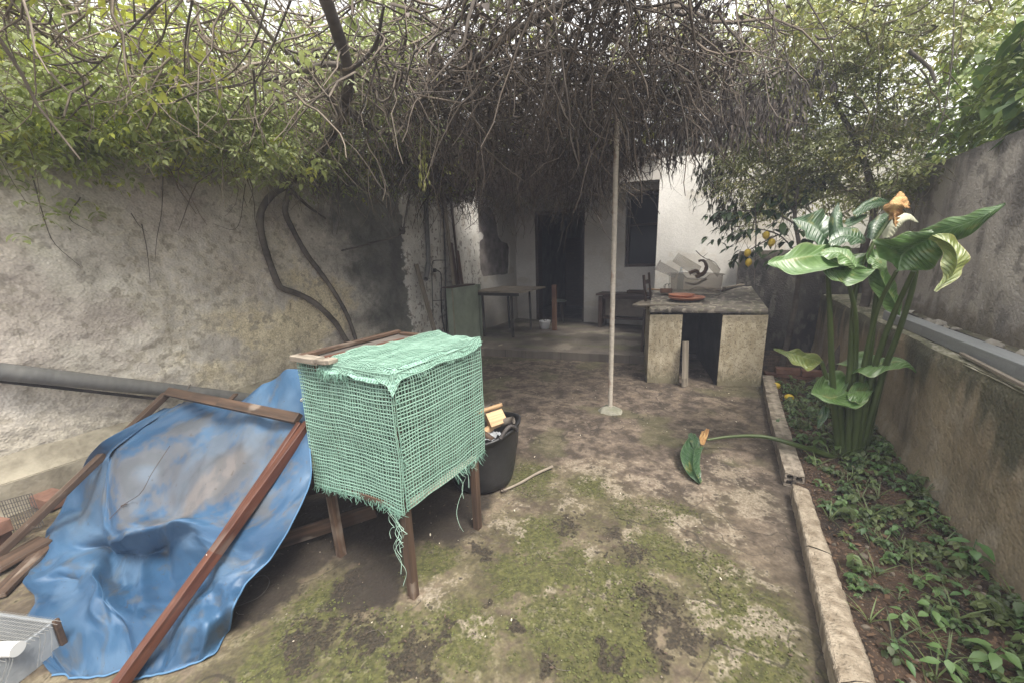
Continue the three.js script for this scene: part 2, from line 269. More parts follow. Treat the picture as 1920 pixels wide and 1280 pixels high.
{ const w = thing('rough_plaster_wall', 'long rough grey and cream plaster wall along the left side of the yard', 'wall', [LX, 0, -2]);
  const th = (z, y) => { const pier = sm(-4.05, -4.2, z + (fbm(z * 5, y * 5 + 8, 5) - 0.5) * 0.22); return LX + (1 - pier) * (0.045 * (fbm(z * 3, y * 3 + 5, 4) - 0.5) + 0.028 * (fbm(z * 14, y * 14, 3) - 0.5)) + pier * (0.03 + 0.012 * (fbm(z * 6, y * 6, 3) - 0.5)); };
  part(w, 'plaster_face', grid(330, 130, (u, v) => { const z = mix(1.4, -6.05, u), y = mix(-0.03, 2.5, v); return V(th(z, y), y, z); }, (u, v) => [u, v * 2.53 / 2.75]), leftMat);
  part(w, 'wall_core', [box(LX - 0.25, 1.22, -2.32, 0.4, 2.5, 7.44, 0.01)], noisy([0.16, 0.14, 0.12], [0.3, 0.27, 0.22], { bumpScale: 0.01 }));
  part(w, 'coping', (() => { const gs = []; const r = rng(3); for (let i = 0; i < 13; i++) gs.push(rough(box(LX - 0.19, 2.5, 1.1 - i * 0.56, 0.5, 0.09, 0.55, 0.02), 0.01)); return gs; })(), noisy([0.1, 0.095, 0.085], [0.22, 0.2, 0.17], { bumpScale: 0.006 })); }

// concrete plinth along its foot
{ const w = thing('concrete_plinth', 'low smooth concrete plinth along the foot of the left wall beneath the pipe', 'plinth', [-3.9, 0, -1]);
  const m = noisy([0.15, 0.13, 0.095], [0.29, 0.26, 0.20], { bumpScale: 0.004 }, 9);
  part(w, 'plinth_body', rough(prism([[1.3, 0], [1.3, 0.215], [-3.0, 0.20], [-3.0, 0]].map(p => [p[1], p[0]]).map(p => [p[1], p[0]]), 'x', -4.02, -3.82), 0.008, 6), m);
  part(w, 'fillet', (() => grid(120, 4, (u, v) => { const z = mix(1.3, -3.0, u); const y = mix(0.213, 0.34 + 0.03 * fbm(z * 4, 3, 3), v); return V(mix(-3.84, -3.955, Math.pow(v, 0.7)), y, z); }, (u, v) => [u * 4.3, v * 0.2]))(), m); }

// ---------------------------------------------------------------- house: porch walls, door, window, roof
const house = thing('porch_building', 'old whitewashed building with a dark open porch at the back of the yard', 'house', [-2.5, 0, -7.5]);
const BZ = -7.55, SX = -4.02;
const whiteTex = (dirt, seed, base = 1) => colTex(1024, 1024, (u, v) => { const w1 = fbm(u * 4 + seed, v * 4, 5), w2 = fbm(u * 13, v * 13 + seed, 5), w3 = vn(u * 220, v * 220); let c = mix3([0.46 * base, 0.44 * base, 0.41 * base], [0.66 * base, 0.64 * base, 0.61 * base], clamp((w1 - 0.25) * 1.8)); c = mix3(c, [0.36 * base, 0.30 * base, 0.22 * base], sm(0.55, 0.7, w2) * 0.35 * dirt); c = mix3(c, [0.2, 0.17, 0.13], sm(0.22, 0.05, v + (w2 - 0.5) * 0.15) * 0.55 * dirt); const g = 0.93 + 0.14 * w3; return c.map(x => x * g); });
const porchWhite = std({ map: whiteTex(0.8, 11, 1.05), bumpMap: rept(bumpFine, 4.5, 3), bumpScale: 0.003 });  // porch plaster, a greyer white than the front wall
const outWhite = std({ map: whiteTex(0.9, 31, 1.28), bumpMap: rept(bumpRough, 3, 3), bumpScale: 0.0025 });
const cement = noisy([0.12, 0.105, 0.10], [0.235, 0.21, 0.20], { bumpScale: 0.008 }, 10);
const uvPlane = (g, ax, a0, a1, b0, b1) => { const p = g.attributes.position, uv = g.attributes.uv; for (let i = 0; i < p.count; i++) uv.setXY(i, ((ax === 'x' ? p.getZ(i) : p.getX(i)) - a0) / (a1 - a0), (p.getY(i) - b0) / (b1 - b0)); return g; };
function holeWall(outer, holes, z0, z1) { const s = new THREE.Shape(outer.map(p => new THREE.Vector2(...p))); for (const h of holes) s.holes.push(new THREE.Path(h.map(p => new THREE.Vector2(...p)))); const g = new THREE.ExtrudeGeometry(s, { depth: z1 - z0, bevelEnabled: false }); g.translate(0, 0, z0); return g; }
{
  const DX0 = -3.55, DX1 = -2.48, DY0 = 0.115, DY1 = 2.37, WX0 = -1.69, WX1 = -0.95, WY0 = 1.215, WY1 = 2.55;
  const rect = (a, b, c, d) => [[a, c], [b, c], [b, d], [a, d]];
  let g = holeWall([[-4.3, 0.05], [DX0, 0.05], [DX0, DY1], [DX1, DY1], [DX1, 0.05], [0.2, 0.05], [0.2, 3.0], [-4.3, 3.0]], [rect(WX0, WX1, WY0, WY1)], BZ - 0.25, BZ);
  part(house, 'back_wall', uvPlane(g, 'z', -4.3, 0.2, 0.05, 3.0), porchWhite);
  // side wall: rough cement with a plaster coat broken away in a tall patch
  part(house, 'side_wall', prism([[-8.0, 0.05], [-6.06, 0.05], [-6.06, 3.0], [-8.0, 3.0]], 'x', -4.3, SX - 0.03), cement);
  const patch = [[520, 100], [560, 115], [590, 135], [625, 130], [655, 145], [680, 200], [697, 260], [705, 330], [716, 390], [745, 425], [790, 440], [806, 480], [802, 540], [803, 600], [795, 700], [690, 715], [575, 725], [560, 690], [545, 640], [538, 500], [540, 432], [572, 402], [578, 372], [560, 350], [530, 345], [522, 250]].map(p => { const q = onX(780 + p[0] / 4.571, 360 + p[1] / 4.571, SX); return new THREE.Vector2(Math.min(q.z, -6.10), q.y); });
  const s = new THREE.Shape([[-7.56, 0.05], [-6.06, 0.05], [-6.06, 3.0], [-7.56, 3.0]].map(p => new THREE.Vector2(...p))); 
  const fine = []; patch.forEach((p, i) => { const q = patch[(i + 1) % patch.length]; for (let k = 0; k < 4; k++) fine.push(p.clone().lerp(q, k / 4).add(new THREE.Vector2(0.014 * (vn(i * 4 + k, 3.3) - 0.5), 0.02 * (vn(i * 4 + k, 9.3) - 0.5)))); });
  s.holes.push(new THREE.Path(fine));
  let pg = new THREE.ExtrudeGeometry(s, { depth: 0.028, bevelEnabled: false }); pg.rotateY(-Math.PI / 2); pg.translate(SX, 0, 0);
  part(house, 'broken_plaster', uvPlane(pg, 'x', -7.6, -3.6, 0.05, 3.0), std({ map: whiteTex(0.9, 17, 0.95), bumpMap: rept(bumpFine, 4, 3), bumpScale: 0.003 }));
  // porch lintel and roof slab
  const roofM = noisy([0.10, 0.09, 0.085], [0.2, 0.18, 0.165], { bumpScale: 0.005 });
  part(house, 'roof', prism([[-4.4, HZ(-4.4) + 0.1], [-0.98, HZ(-0.98) + 0.1], [-0.98, HZ(-0.98) - 0.02], [2.1, HZ(2.1) - 0.02], [2.1, -11.4], [-4.4, -11.4]], 'y', 2.86, 3.02), roofM);
  part(house, 'lintel', prism([[-4.02, HZ(-4.02)], [-0.95, HZ(-0.95)], [-0.95, HZ(-0.95) - 0.22], [-4.02, HZ(-4.02) - 0.22]], 'y', 2.56, 2.857), porchWhite);
  // right part of the front wall, whitewashed
  let rw = prism([[-0.98, HZ(-0.98)], [2.1, HZ(2.1)], [2.1, HZ(2.1) - 0.3], [-0.98, HZ(-0.98) - 0.3]], 'y', -0.02, 2.857);
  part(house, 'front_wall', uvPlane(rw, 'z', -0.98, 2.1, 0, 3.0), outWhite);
  part(house, 'porch_end_wall', prism([[0.0, -7.0], [0.2, -7.0], [0.2, -7.54], [0.0, -7.54]], 'y', 0.0, 2.857), porchWhite);
  // the dark room behind the door
  const dk = noisy([0.05, 0.045, 0.045], [0.1, 0.09, 0.085]);
  part(house, 'room', [prism([[-4.4, -7.81], [-4.25, -7.81], [-4.25, -11.4], [-4.4, -11.4]], 'y', 0, 2.857), prism([[0.1, -7.81], [0.25, -7.81], [0.25, -11.4], [0.1, -11.4]], 'y', 0, 2.857), prism([[-4.25, -11.25], [0.1, -11.25], [0.1, -11.4], [-4.25, -11.4]], 'y', 0, 2.857), prism([[-4.25, -7.81], [0.1, -7.81], [0.1, -11.25], [-4.25, -11.25]], 'y', 0.0, 0.10)], dk);
  part(house, 'cupboard', [box(-3.0, 1.0, -10.2, 1.6, 1.8, 0.5, 0.01)], M.woodDark);
  const fr = part(house, 'door_frame', [box(DX0 + 0.035, (DY0 + DY1) / 2, BZ - 0.09, 0.07, DY1 - DY0 - 0.004, 0.2, 0.004), box(DX1 - 0.03, (DY0 + DY1) / 2, BZ - 0.12, 0.056, DY1 - DY0 - 0.004, 0.14, 0.004), box((DX0 + DX1) / 2, DY1 - 0.032, BZ - 0.12, DX1 - DX0 - 0.13, 0.06, 0.14, 0.004)], M.woodDark);
  part(house, 'window_frame', [box(WX0 + 0.03, (WY0 + WY1) / 2, BZ - 0.1, 0.055, WY1 - WY0 - 0.004, 0.08), box(WX1 - 0.03, (WY0 + WY1) / 2, BZ - 0.1, 0.055, WY1 - WY0 - 0.004, 0.08), box((WX0 + WX1) / 2, WY0 + 0.03, BZ - 0.1, WX1 - WX0 - 0.12, 0.055, 0.08), box((WX0 + WX1) / 2, WY1 - 0.03, BZ - 0.1, WX1 - WX0 - 0.12, 0.055, 0.08), box((WX0 + WX1) / 2, (WY0 + WY1) / 2 + 0.1, BZ - 0.1, WX1 - WX0 - 0.12, 0.03, 0.06)], M.woodDark);
  part(house, 'window_pane', [box((WX0 + WX1) / 2, (WY0 + WY1) / 2, BZ - 0.12, WX1 - WX0 - 0.112, WY1 - WY0 - 0.112, 0.005, 0.001)], phys({ color: C(0.35, 0.36, 0.36), transmission: 1, thickness: 0, roughness: 0.03, ior: 1.18 }));
}
// low dark wall to the right of the table
{ const w = thing('soot_stained_wall', 'low dark grimy rendered wall behind the tall leafy plant, below the lemons', 'wall', [1, 0, -6.6]);
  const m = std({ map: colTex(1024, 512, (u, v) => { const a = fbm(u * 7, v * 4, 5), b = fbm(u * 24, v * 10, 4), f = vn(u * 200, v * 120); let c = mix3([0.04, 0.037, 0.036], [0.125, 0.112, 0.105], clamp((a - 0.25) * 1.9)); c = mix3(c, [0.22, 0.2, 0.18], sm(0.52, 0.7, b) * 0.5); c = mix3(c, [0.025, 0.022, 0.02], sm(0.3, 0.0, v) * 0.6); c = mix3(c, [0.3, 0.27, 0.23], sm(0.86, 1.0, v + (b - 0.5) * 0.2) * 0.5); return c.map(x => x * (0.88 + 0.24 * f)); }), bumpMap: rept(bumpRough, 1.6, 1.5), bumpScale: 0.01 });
  const g = grid(60, 50, (u, v) => { const x = mix(0.16, 1.75, u), y = mix(-0.02, 1.46, v); return V(x, y + 0.015 * v * (fbm(x * 9, 2, 3) - 0.5), -6.5 + 0.012 * (fbm(x * 6, y * 6, 4) - 0.5)); });
  part(w, 'render_face', g, m);
  part(w, 'wall_core', [box(0.955, 0.715, -6.62, 1.59, 1.47, 0.2, 0.006)], cement); }

// ---------------------------------------------------------------- right side: retaining wall, ledge, upper wall
const RX = 1.15;
{ const w = thing('retaining_wall', 'low ochre retaining wall with a mossy ledge along the right side of the bed', 'wall', [1.3, 0, -3]);
  const tx = colTex(2048, 512, (u, v) => { const z = mix(1.2, -6.5, u), y = mix(0, 0.9, v); const a = fbm(z * 2.4, y * 2.4, 5), b = fbm(z * 9, y * 5 + 4, 5), d = fbm(z * 8 + 7, y * 1.3, 4), f = vn(z * 140, y * 140), f2 = fbm(z * 30, y * 30, 3); let c = mix3([0.18, 0.142, 0.09], [0.34, 0.275, 0.185], clamp((a - 0.28) * 1.8)); c = mix3(c, [0.38, 0.33, 0.26], sm(0.52, 0.68, b) * 0.4); c = mix3(c, [0.13, 0.115, 0.075], sm(0.54, 0.74, d) * 0.45); c = mix3(c, mix3([0.035, 0.038, 0.022], [0.085, 0.085, 0.05], f), sm(0.58, 0.86, y + (d - 0.5) * 0.75 + (b - 0.5) * 0.2) * 0.85); c = mix3(c, [0.13, 0.10, 0.065], sm(0.2, 0.02, y + (b - 0.5) * 0.2) * 0.6); c = mix3(c, [0.13, 0.105, 0.07], sm(0.60, 0.72, f2) * 0.3); return c.map(x => x * (0.88 + 0.24 * f)); });
  const m = std({ map: tx, bumpMap: rept(bumpRough, 7.7, 0.9), bumpScale: 0.007, roughness: 0.95 });
  part(w, 'wall_face', grid(320, 50, (u, v) => { const z = mix(1.2, -6.5, u), y = mix(-0.02, 0.862, v); return V(RX + 0.04 * (fbm(z * 2.5, y * 2.5, 4) - 0.5) - 0.035 * sm(0.25, 0, y) + 0.02 * sm(0.8, 0.88, y), y, z); }, (u, v) => [u, v]), m);
  const lm = std({ map: colTex(1024, 512, (u, v) => { const a = fbm(u * 50, v * 5, 5), b = fbm(u * 160, v * 18, 4), f = vn(u * 500, v * 60); let c = mix3([0.10, 0.10, 0.06], [0.27, 0.25, 0.17], clamp((a - 0.28) * 2)); c = mix3(c, [0.36, 0.33, 0.27], sm(0.55, 0.7, b) * 0.6); c = mix3(c, [0.07, 0.06, 0.045], sm(0.55, 0.95, v + (a - 0.5) * 0.5) * 0.7); return c.map(x => x * (0.8 + 0.4 * f)); }), bumpMap: rept(bumpRough, 7.7, 0.5), bumpScale: 0.012 });
  part(w, 'ledge', grid(300, 16, (u, v) => { const z = mix(1.2, -6.5, u), x = mix(RX + 0.018, 1.62, v); return V(x + (v < 0.01 ? 0.01 * (fbm(z * 12, 4, 3) - 0.5) : 0), 0.866 + 0.012 * (fbm(x * 9, z * 9, 3) - 0.5) * (v > 0 ? 1 : 0.3) - 0.012 * (v < 0.01 ? 1 : 0) + 0.02 * sm(0.6, 1, v), z); }), lm); 
  part(w, 'wall_core', [box(1.42, 0.42, -2.65, 0.46, 0.86, 7.7, 0.005)], cement); }
{ const w = thing('weathered_upper_wall', 'tall weathered grey plaster wall above the ledge on the right', 'wall', [1.7, 0.87, -3]);
  const X = 1.55, zt = z => 2.17 + 0.03 * (fbm(z * 3, 7, 4) - 0.5);
  const tx = colTex(2048, 1024, (u, v) => { const z = mix(1.2, -6.2, u), y = mix(0.86, 2.2, v); const a = fbm(z * 2.2, y * 2.2, 5), b = fbm(z * 9, y * 9 + 4, 5), d = fbm(z * 7 + 7, y * 1.1, 4), f = vn(z * 150, y * 150), e = fbm(z * 3 + 30, y * 3, 4); let c = mix3([0.31, 0.28, 0.25], [0.50, 0.455, 0.40], clamp((a - 0.28) * 2)); c = mix3(c, [0.52, 0.46, 0.35], sm(0.5, 0.65, e) * 0.4 * sm(1.5, 1.0, y)); c = mix3(c, [0.15, 0.135, 0.12], sm(0.50, 0.72, d * 0.6 + e * 0.4 + 0.10 * sm(1.8, 2.15, y)) * 0.75); c = mix3(c, [0.10, 0.092, 0.08], sm(0.6, 0.72, b) * 0.5); c = mix3(c, [0.14, 0.115, 0.08], sm(1.05, 0.9, y + (b - 0.5) * 0.25) * 0.75); c = mix3(c, [0.085, 0.08, 0.07], sm(2.06, 2.17, y + (b - 0.5) * 0.16) * 0.7); return c.map(x => x * (0.88 + 0.24 * f)); });
  const m = std({ map: tx, bumpMap: rept(bumpRough, 7.4, 1.34), bumpScale: 0.008, roughness: 0.96 });
  part(w, 'wall_face', grid(300, 60, (u, v) => { const z = mix(1.2, -6.2, u), y = mix(0.86, zt(z), v); return V(X + 0.03 * (fbm(z * 2.5, y * 2.5, 4) - 0.5), y, z); }, (u, v, p) => [u, (p.y - 0.86) / 1.34]), m);
  part(w, 'wall_top', grid(300, 5, (u, v) => { const z = mix(1.2, -6.2, u); return V(mix(X + 0.03 * (fbm(z * 2.5, zt(z) * 2.5, 4) - 0.5), X + 0.26, v), zt(z) + 0.02 * Math.sin(v * 3) + 0.012 * (fbm(z * 12, v * 3, 3) - 0.5) * (v > 0 ? 1 : 0), z); }, (u, v) => [u, 0.97]), m);
  part(w, 'wall_core', [box(X + 0.15, 1.48, -2.5, 0.22, 1.3, 7.4, 0.005)], cement); }

// kerb of hollow bricks and concrete blocks between yard and bed
{ const w = thing('garden_kerb', 'low kerb of mortar covered hollow bricks and concrete blocks between the yard and the bed', 'kerb', [0.52, 0, -3]);
  const km = noisy([0.19, 0.15, 0.105], [0.37, 0.31, 0.235], { bumpMap: rept(bumpRough, 2), bumpScale: 0.012 }, 34), km2 = noisy([0.13, 0.105, 0.08], [0.34, 0.29, 0.235], { bumpMap: rept(bumpRough, 1.6), bumpScale: 0.014 }, 22);
  const H = 0.085; const L2 = [[1485, 906], [1521, 1060], [1571, 1280]].map(p => onY(...p, H)), R2 = [[1518, 918], [1575, 1080], [1646, 1280]].map(p => onY(...p, H));
  const l = t => t < 0.5 ? L2[0].clone().lerp(L2[1], t * 2) : L2[1].clone().lerp(L2[2], t * 2 - 1), r = t => t < 0.5 ? R2[0].clone().lerp(R2[1], t * 2) : R2[1].clone().lerp(R2[2], t * 2 - 1);
  const cuts = [0, 0.40, 0.74, 1.0, 1.4, 1.8];
  for (let i = 0; i < cuts.length - 1; i++) {
    const e = 0.004; const f = t => t <= 1 ? [l(t), r(t)] : [l(1).add(V(0, 0, (t - 1) * 1.1)), r(1).add(V(0, 0, (t - 1) * 1.1))];
    const n = 60; const prof = [[0, -H - 0.02], [-0.006, -0.03], [0.0, -0.006], [0.1, 0], [0.5, 0.003], [0.9, 0], [1.0, -0.008], [1.0, -0.035], [1.0, -H - 0.02]];
    const g = grid(prof.length - 1, n, (u, v) => { const k = Math.round(u * (prof.length - 1)), [a, b] = f(mix(cuts[i], cuts[i + 1] - (i < 4 ? 0.0015 : 0), v)); const p = a.clone().lerp(b, prof[k][0]); p.y = H + prof[k][1]; const z = p.z * 9; p.x += 0.005 * (fbm(z, k * 0.35, 3) - 0.5) + 0.007 * (fbm(p.z * 55, k * 0.9, 3) - 0.5); p.y += k > 0 && k < 8 ? 0.004 * (fbm(z + 7, k * 0.3, 3) - 0.5) + 0.007 * (fbm(p.z * 55 + 4, k * 0.9, 3) - 0.5) - 0.002 * (i % 2) - 0.010 * (k === 2 || k === 6 ? sm(0.55, 0.7, fbm(p.z * 16, k, 3)) : 0) : 0; if (v === 0 || v === 1) p.z += 0.02 * (fbm(k * 0.9, i * 3, 3) - 0.5); return p; }, (u, v, p) => [u * 0.3, p.z]);
    const cap = t => { const [a, b] = f(t); const q = V((a.x + b.x) / 2, H / 2 - 0.012, a.z * 0.5 + b.z * 0.5); return box(q.x, q.y, q.z + (t === cuts[i] ? -0.001 : 0.01), Math.abs(b.x - a.x) * 0.97, H, 0.02, 0.006); };
    part(w, 'kerb_block', [g, cap(cuts[i])], km);
  }
  // far stretch: hollow bricks, the open end toward the camera
  const A0 = onY(1448, 784, H).lerp(onY(1469, 780, H), 0.5), A1 = onY(1475, 898, H).lerp(onY(1506, 884, H), 0.5), A2 = onY(1428, 705, H).lerp(onY(1452, 703, H), 0.5);
  const pts = [A1, A1.clone().lerp(A0, 0.55), A0, A0.clone().lerp(A2, 0.5), A2];
  for (let i = 0; i < 4; i++) {
    const p = pts[i], q = pts[i + 1], L = p.distanceTo(q) - 0.006, W = 0.105, h = 0.09;
    const s = new THREE.Shape([[-W / 2, 0], [W / 2, 0], [W / 2, h], [-W / 2, h]].map(a => new THREE.Vector2(...a)));
    for (const hx of [-1, 1]) for (const hy of [0, 1]) { const cx = hx * W * 0.235, cy = h * (0.28 + hy * 0.42), a = 0.017, b = 0.0145; s.holes.push(new THREE.Path([[cx - a, cy - b], [cx + a, cy - b], [cx + a, cy + b], [cx - a, cy + b]].map(a => new THREE.Vector2(...a)))); }
    let g = new THREE.ExtrudeGeometry(s, { depth: L, bevelEnabled: false, steps: 6 }); g = boxUV(g); rough(g, 0.004, 14);
    const d = q.clone().sub(p); g.rotateY(Math.atan2(d.x, d.z)); g.translate(p.x, 0.0 + 0.004 * (i % 2), p.z);
    part(w, 'hollow_brick', g, km2);
  } }
// two courses of brick closing the bed at the back
const edgeBrick = noisy([0.10, 0.05, 0.035], [0.24, 0.12, 0.08], { roughness: 0.95 });
{ const w = thing('brick_edging', 'short two course red brick edging across the far end of the bed', 'edging', [0.9, 0, -5.2]);
  const r = rng(5); for (let c = 0; c < 2; c++) for (let i = 0; i < 3; i++) { const x = 0.62 + i * 0.245 + (c ? 0.1 : 0); part(w, 'brick', rough(box(x, 0.04 + c * 0.072, -5.22 + (r() - 0.5) * 0.02, 0.235, 0.066, 0.11, 0.006, (r() - 0.5) * 0.06), 0.004, 14), edgeBrick); } }

// ---------------------------------------------------------------- hutch wrapped in green netting
{
  const X0 = -1.69, X1 = -1.12, Z0 = -1.03, Z1 = -1.62, YB = 0.465, YT = 1.055;
  const h = thing('netted_hutch', 'small wooden legged hutch wrapped in frayed pale green netting in the foreground', 'hutch', [(X0 + X1) / 2, 0, (Z0 + Z1) / 2]);
  const r = rng(11);
  const netM = phys({ color: C(0.27, 0.435, 0.35), roughness: 0.5, transmission: 0.2, thickness: 0 });
  const netM2 = phys({ color: C(0.12, 0.22, 0.165), roughness: 0.6, transmission: 0.25, thickness: 0 });
  const frayM = phys({ color: C(0.19, 0.36, 0.28), roughness: 0.6, transmission: 0.3, thickness: 0 });
  // legs
  const lean = [[X1 - 0.012, Z0 - 0.012, 0.0, 0.0], [X1 - 0.02, Z1 + 0.04, 0.02, 0.03], [X0 + 0.02, Z0 - 0.02, 0.02, -0.01], [X0 + 0.02, Z1 + 0.02, 0, 0]];
  for (const [x, z, dx, dz] of lean) part(h, 'leg', [beam(V(x + dx, -0.005, z + dz), V(x, YT - 0.01, z), 0.038, 0.038, 0, 0.003, V(0, 0, 1))], M.woodBrown);
  // frame rails
  const rail = (a, b, m = M.woodBrown, w = 0.03, hh = 0.03) => part(h, 'rail', [beam(a, b, w, hh)], m);
  const whiteWood = noisy([0.32, 0.29, 0.24], [0.62, 0.58, 0.5]);
  rail(V(X1, YB, Z0 - 0.03), V(X1, YB - 0.03, Z1 + 0.06), whiteWood, 0.022, 0.026); rail(V(X0 + 0.04, YB - 0.02, Z0), V(X1 - 0.04, YB, Z0), M.woodBrown);
  rail(V(X0, YB, Z0 - 0.03), V(X0, YB, Z1 + 0.03)); rail(V(X0 + 0.04, YB, Z1), V(X1 - 0.04, YB, Z1));
  rail(V(X0, YT - 0.02, Z0 - 0.03), V(X0, YT - 0.02, Z1 + 0.03)); rail(V(X0 + 0.04, YT - 0.02, Z1), V(X1 - 0.04, YT - 0.02, Z1));
  rail(V(X1 - 0.01, YT - 0.02, Z0 - 0.03), V(X1 - 0.01, YT - 0.02, Z1 + 0.03)); rail(V(X0 + 0.04, YT - 0.02, Z0 - 0.008), V(X1 - 0.04, YT - 0.02, Z0 - 0.008));
  part(h, 'hutch_floor', [box((X0 + X1) / 2, YB + 0.02, (Z0 + Z1) / 2, X1 - X0 - 0.06, 0.012, Z0 - Z1 - 0.06)], M.woodGrey);
  // netting: real threads, woven grid with sag
  function threads(fn, nu, nv, rad, wob, seed, skip = 0) {
    const rr = rng(seed), gs = [], pos = [], idx = [];
    const line = (pts, rd) => { const n = pts.length; for (let i = 0; i < n; i++) { const p = pts[i], t = pts[Math.min(i + 1, n - 1)].clone().sub(pts[Math.max(i - 1, 0)]).normalize(); const a = V(0.31, 0.22, 0.92).cross(t).normalize(), b = t.clone().cross(a); const o = pos.length / 3; for (let k = 0; k < 4; k++) { const c = Math.cos(k * Math.PI / 2) * rd, s = Math.sin(k * Math.PI / 2) * rd; pos.push(p.x + a.x * c + b.x * s, p.y + a.y * c + b.y * s, p.z + a.z * c + b.z * s); } if (i) for (let k = 0; k < 4; k++) { const q = (k + 1) % 4; idx.push(o - 4 + k, o + k, o - 4 + q, o + k, o + q, o - 4 + q); } } };
    const ju = (u, v) => u + wob * (fbm(u * 6 + seed, v * 5, 3) - 0.5), jv = (u, v) => v + wob * (fbm(u * 5 + 30, v * 6 + seed, 3) - 0.5);
    for (let i = 0; i <= nu; i++) { if (rr() < skip) continue; const pts = []; const o = (rr() - 0.5) * 0.25 / nu; for (let k = 0; k <= 22; k++) { const u = i / nu + o, v = k / 22; pts.push(fn(clamp(ju(u, v)), clamp(jv(u, v), -0.02, 1.02))); } line(pts, rad * (0.8 + 0.5 * rr())); if (rr() < 0.5) line(pts.map(p => p.clone().add(V(0.0022, 0.001, 0.0015))), rad * 0.6); }
    for (let j = 0; j <= nv; j++) { if (rr() < skip) continue; const pts = []; const o = (rr() - 0.5) * 0.25 / nv; for (let k = 0; k <= 22; k++) { const v = j / nv + o, u = k / 22; pts.push(fn(clamp(ju(u, v), -0.02, 1.02), clamp(jv(u, v)))); } line(pts, rad * (0.8 + 0.5 * rr())); if (rr() < 0.5) line(pts.map(p => p.clone().add(V(0.001, 0.0022, 0.001))), rad * 0.6); }
    const g = new THREE.BufferGeometry(); g.setAttribute('position', new THREE.Float32BufferAttribute(pos, 3)); g.setIndex(idx); g.computeVertexNormals(); return g;
  }
  const sag = (u, v, s) => 0.012 * (fbm(u * 3 + s, v * 3, 3) - 0.5) * 2;
  const faces = {
    right: (u, v) => V(X1 + 0.016 + sag(u, v, 2) + 0.006 * Math.sin(v * 3.1), mix(YB - 0.03 * u, YT + 0.012, v) - 0.012 * Math.sin(u * 3.14) * (1 - v), mix(Z0 + 0.004, Z1 - 0.02, u)),
    front: (u, v) => V(mix(X0 - 0.01, X1 + 0.012, u), mix(YB - 0.045 + 0.03 * u, YT + 0.01, v) + 0.008 * Math.sin(u * 3.14) * (1 - v), Z0 + 0.016 + sag(u, v, 7)),
    left: (u, v) => V(X0 - 0.014, mix(YB, YT, v), mix(Z0, Z1, u)),
    back: (u, v) => V(mix(X0, X1, u), mix(YB, YT, v), Z1 - 0.014),
  };
  part(h, 'net_panel', [threads(faces.right, 36, 37, 0.0025, 0.022, 3)], netM);
  part(h, 'net_panel', [threads(faces.front, 36, 37, 0.0024, 0.025, 5), threads((u, v) => faces.front(u, v).add(V(0.004, 0.003, -0.006)), 44, 46, 0.0018, 0.035, 8)], netM);
  part(h, 'net_panel', [threads(faces.left, 44, 44, 0.0019, 0.03, 13)], netM2);
  part(h, 'net_panel', [threads(faces.back, 44, 44, 0.0019, 0.03, 17)], netM2);
  part(h, 'inner_net', [threads((u, v) => faces.front(u, v).add(V(0, 0, -0.03)), 60, 60, 0.0019, 0.05, 19), threads((u, v) => faces.right(u, v).add(V(-0.035, 0, 0)), 42, 44, 0.0016, 0.06, 23)], netM2);
  // a folded piece lying over the top, several layers thick, with a frayed hem
  const topY = (x, z) => YT + 0.03;
  const top = (u, v) => { const z = mix(Z0 + 0.03, Z1 - 0.02, v); const xl = mix(-1.545, -1.40, v) + 0.018 * (fbm(v * 9, 2, 3) - 0.5); let x = mix(xl, X1 + 0.03, u); let y = YT + 0.026 + 0.018 * (fbm(u * 5, v * 6, 5) - 0.5) * 2 + 0.008 * (fbm(u * 22, v * 22, 3) - 0.5) + 0.012 * Math.exp(-Math.pow((u - 0.06) / 0.06, 2)); if (u > 0.93) y -= 0.045 * Math.pow((u - 0.93) / 0.07, 1.5); if (v < 0.09) y -= 0.05 * Math.pow((0.09 - v) / 0.09, 1.3); return V(x, y, z); };
  const weave = greyTex(256, 256, (u, v) => 0.5 + 0.25 * Math.sin(u * Math.PI * 2 * 16) * Math.sin(v * Math.PI * 2 * 16) + 0.25 * (vn(u * 40, v * 40, 40) - 0.5), true);
  const clothM = phys({ map: (() => { const t = colTex(512, 512, (u, v) => { const a = fbm(u * 5, v * 5, 4, 5), b = vn(u * 64, v * 64, 64); const wu = Math.abs(Math.sin((u + 0.01 * fbm(u * 8, v * 8, 3, 8)) * Math.PI * 32)), wv = Math.abs(Math.sin((v + 0.01 * fbm(u * 8, v * 8, 3, 8)) * Math.PI * 32)); const th = Math.max(sm(0.55, 0.95, wu), sm(0.55, 0.95, wv)); return mix3([0.08, 0.17, 0.13], [0.29, 0.475, 0.385], clamp(th * 0.75 + (a - 0.4) * 0.8 + (b - 0.5) * 0.3)); }, true); t.repeat.set(2, 2); return t; })(), bumpMap: rept(weave, 2), bumpScale: 0.004, roughness: 0.75, transmission: 0.12, thickness: 0 });
  part(h, 'net_top', [boxUV(grid(60, 60, top).toNonIndexed())], clothM);
  part(h, 'net_top_weave', [threads((u, v) => top(u, v).add(V(0, 0.004, 0)), 40, 50, 0.0017, 0.08, 29)], netM);
  // fringe
  const fr = []; const fringe = (fn, n, len, seed, dir) => { const q = rng(seed); for (let i = 0; i < n; i++) { const p = fn(q()); const L = len * (0.4 + q()); const a = p.clone().add(V((q() - 0.5) * 0.03, -L * 0.5, (q() - 0.5) * 0.02).addScaledVector(dir, L * 0.25)), b = a.clone().add(V((q() - 0.5) * 0.04, -L * 0.6, (q() - 0.5) * 0.02)); fr.push(tube([p, a, b], 0.0013, 0.0009, 3, 3)); } };
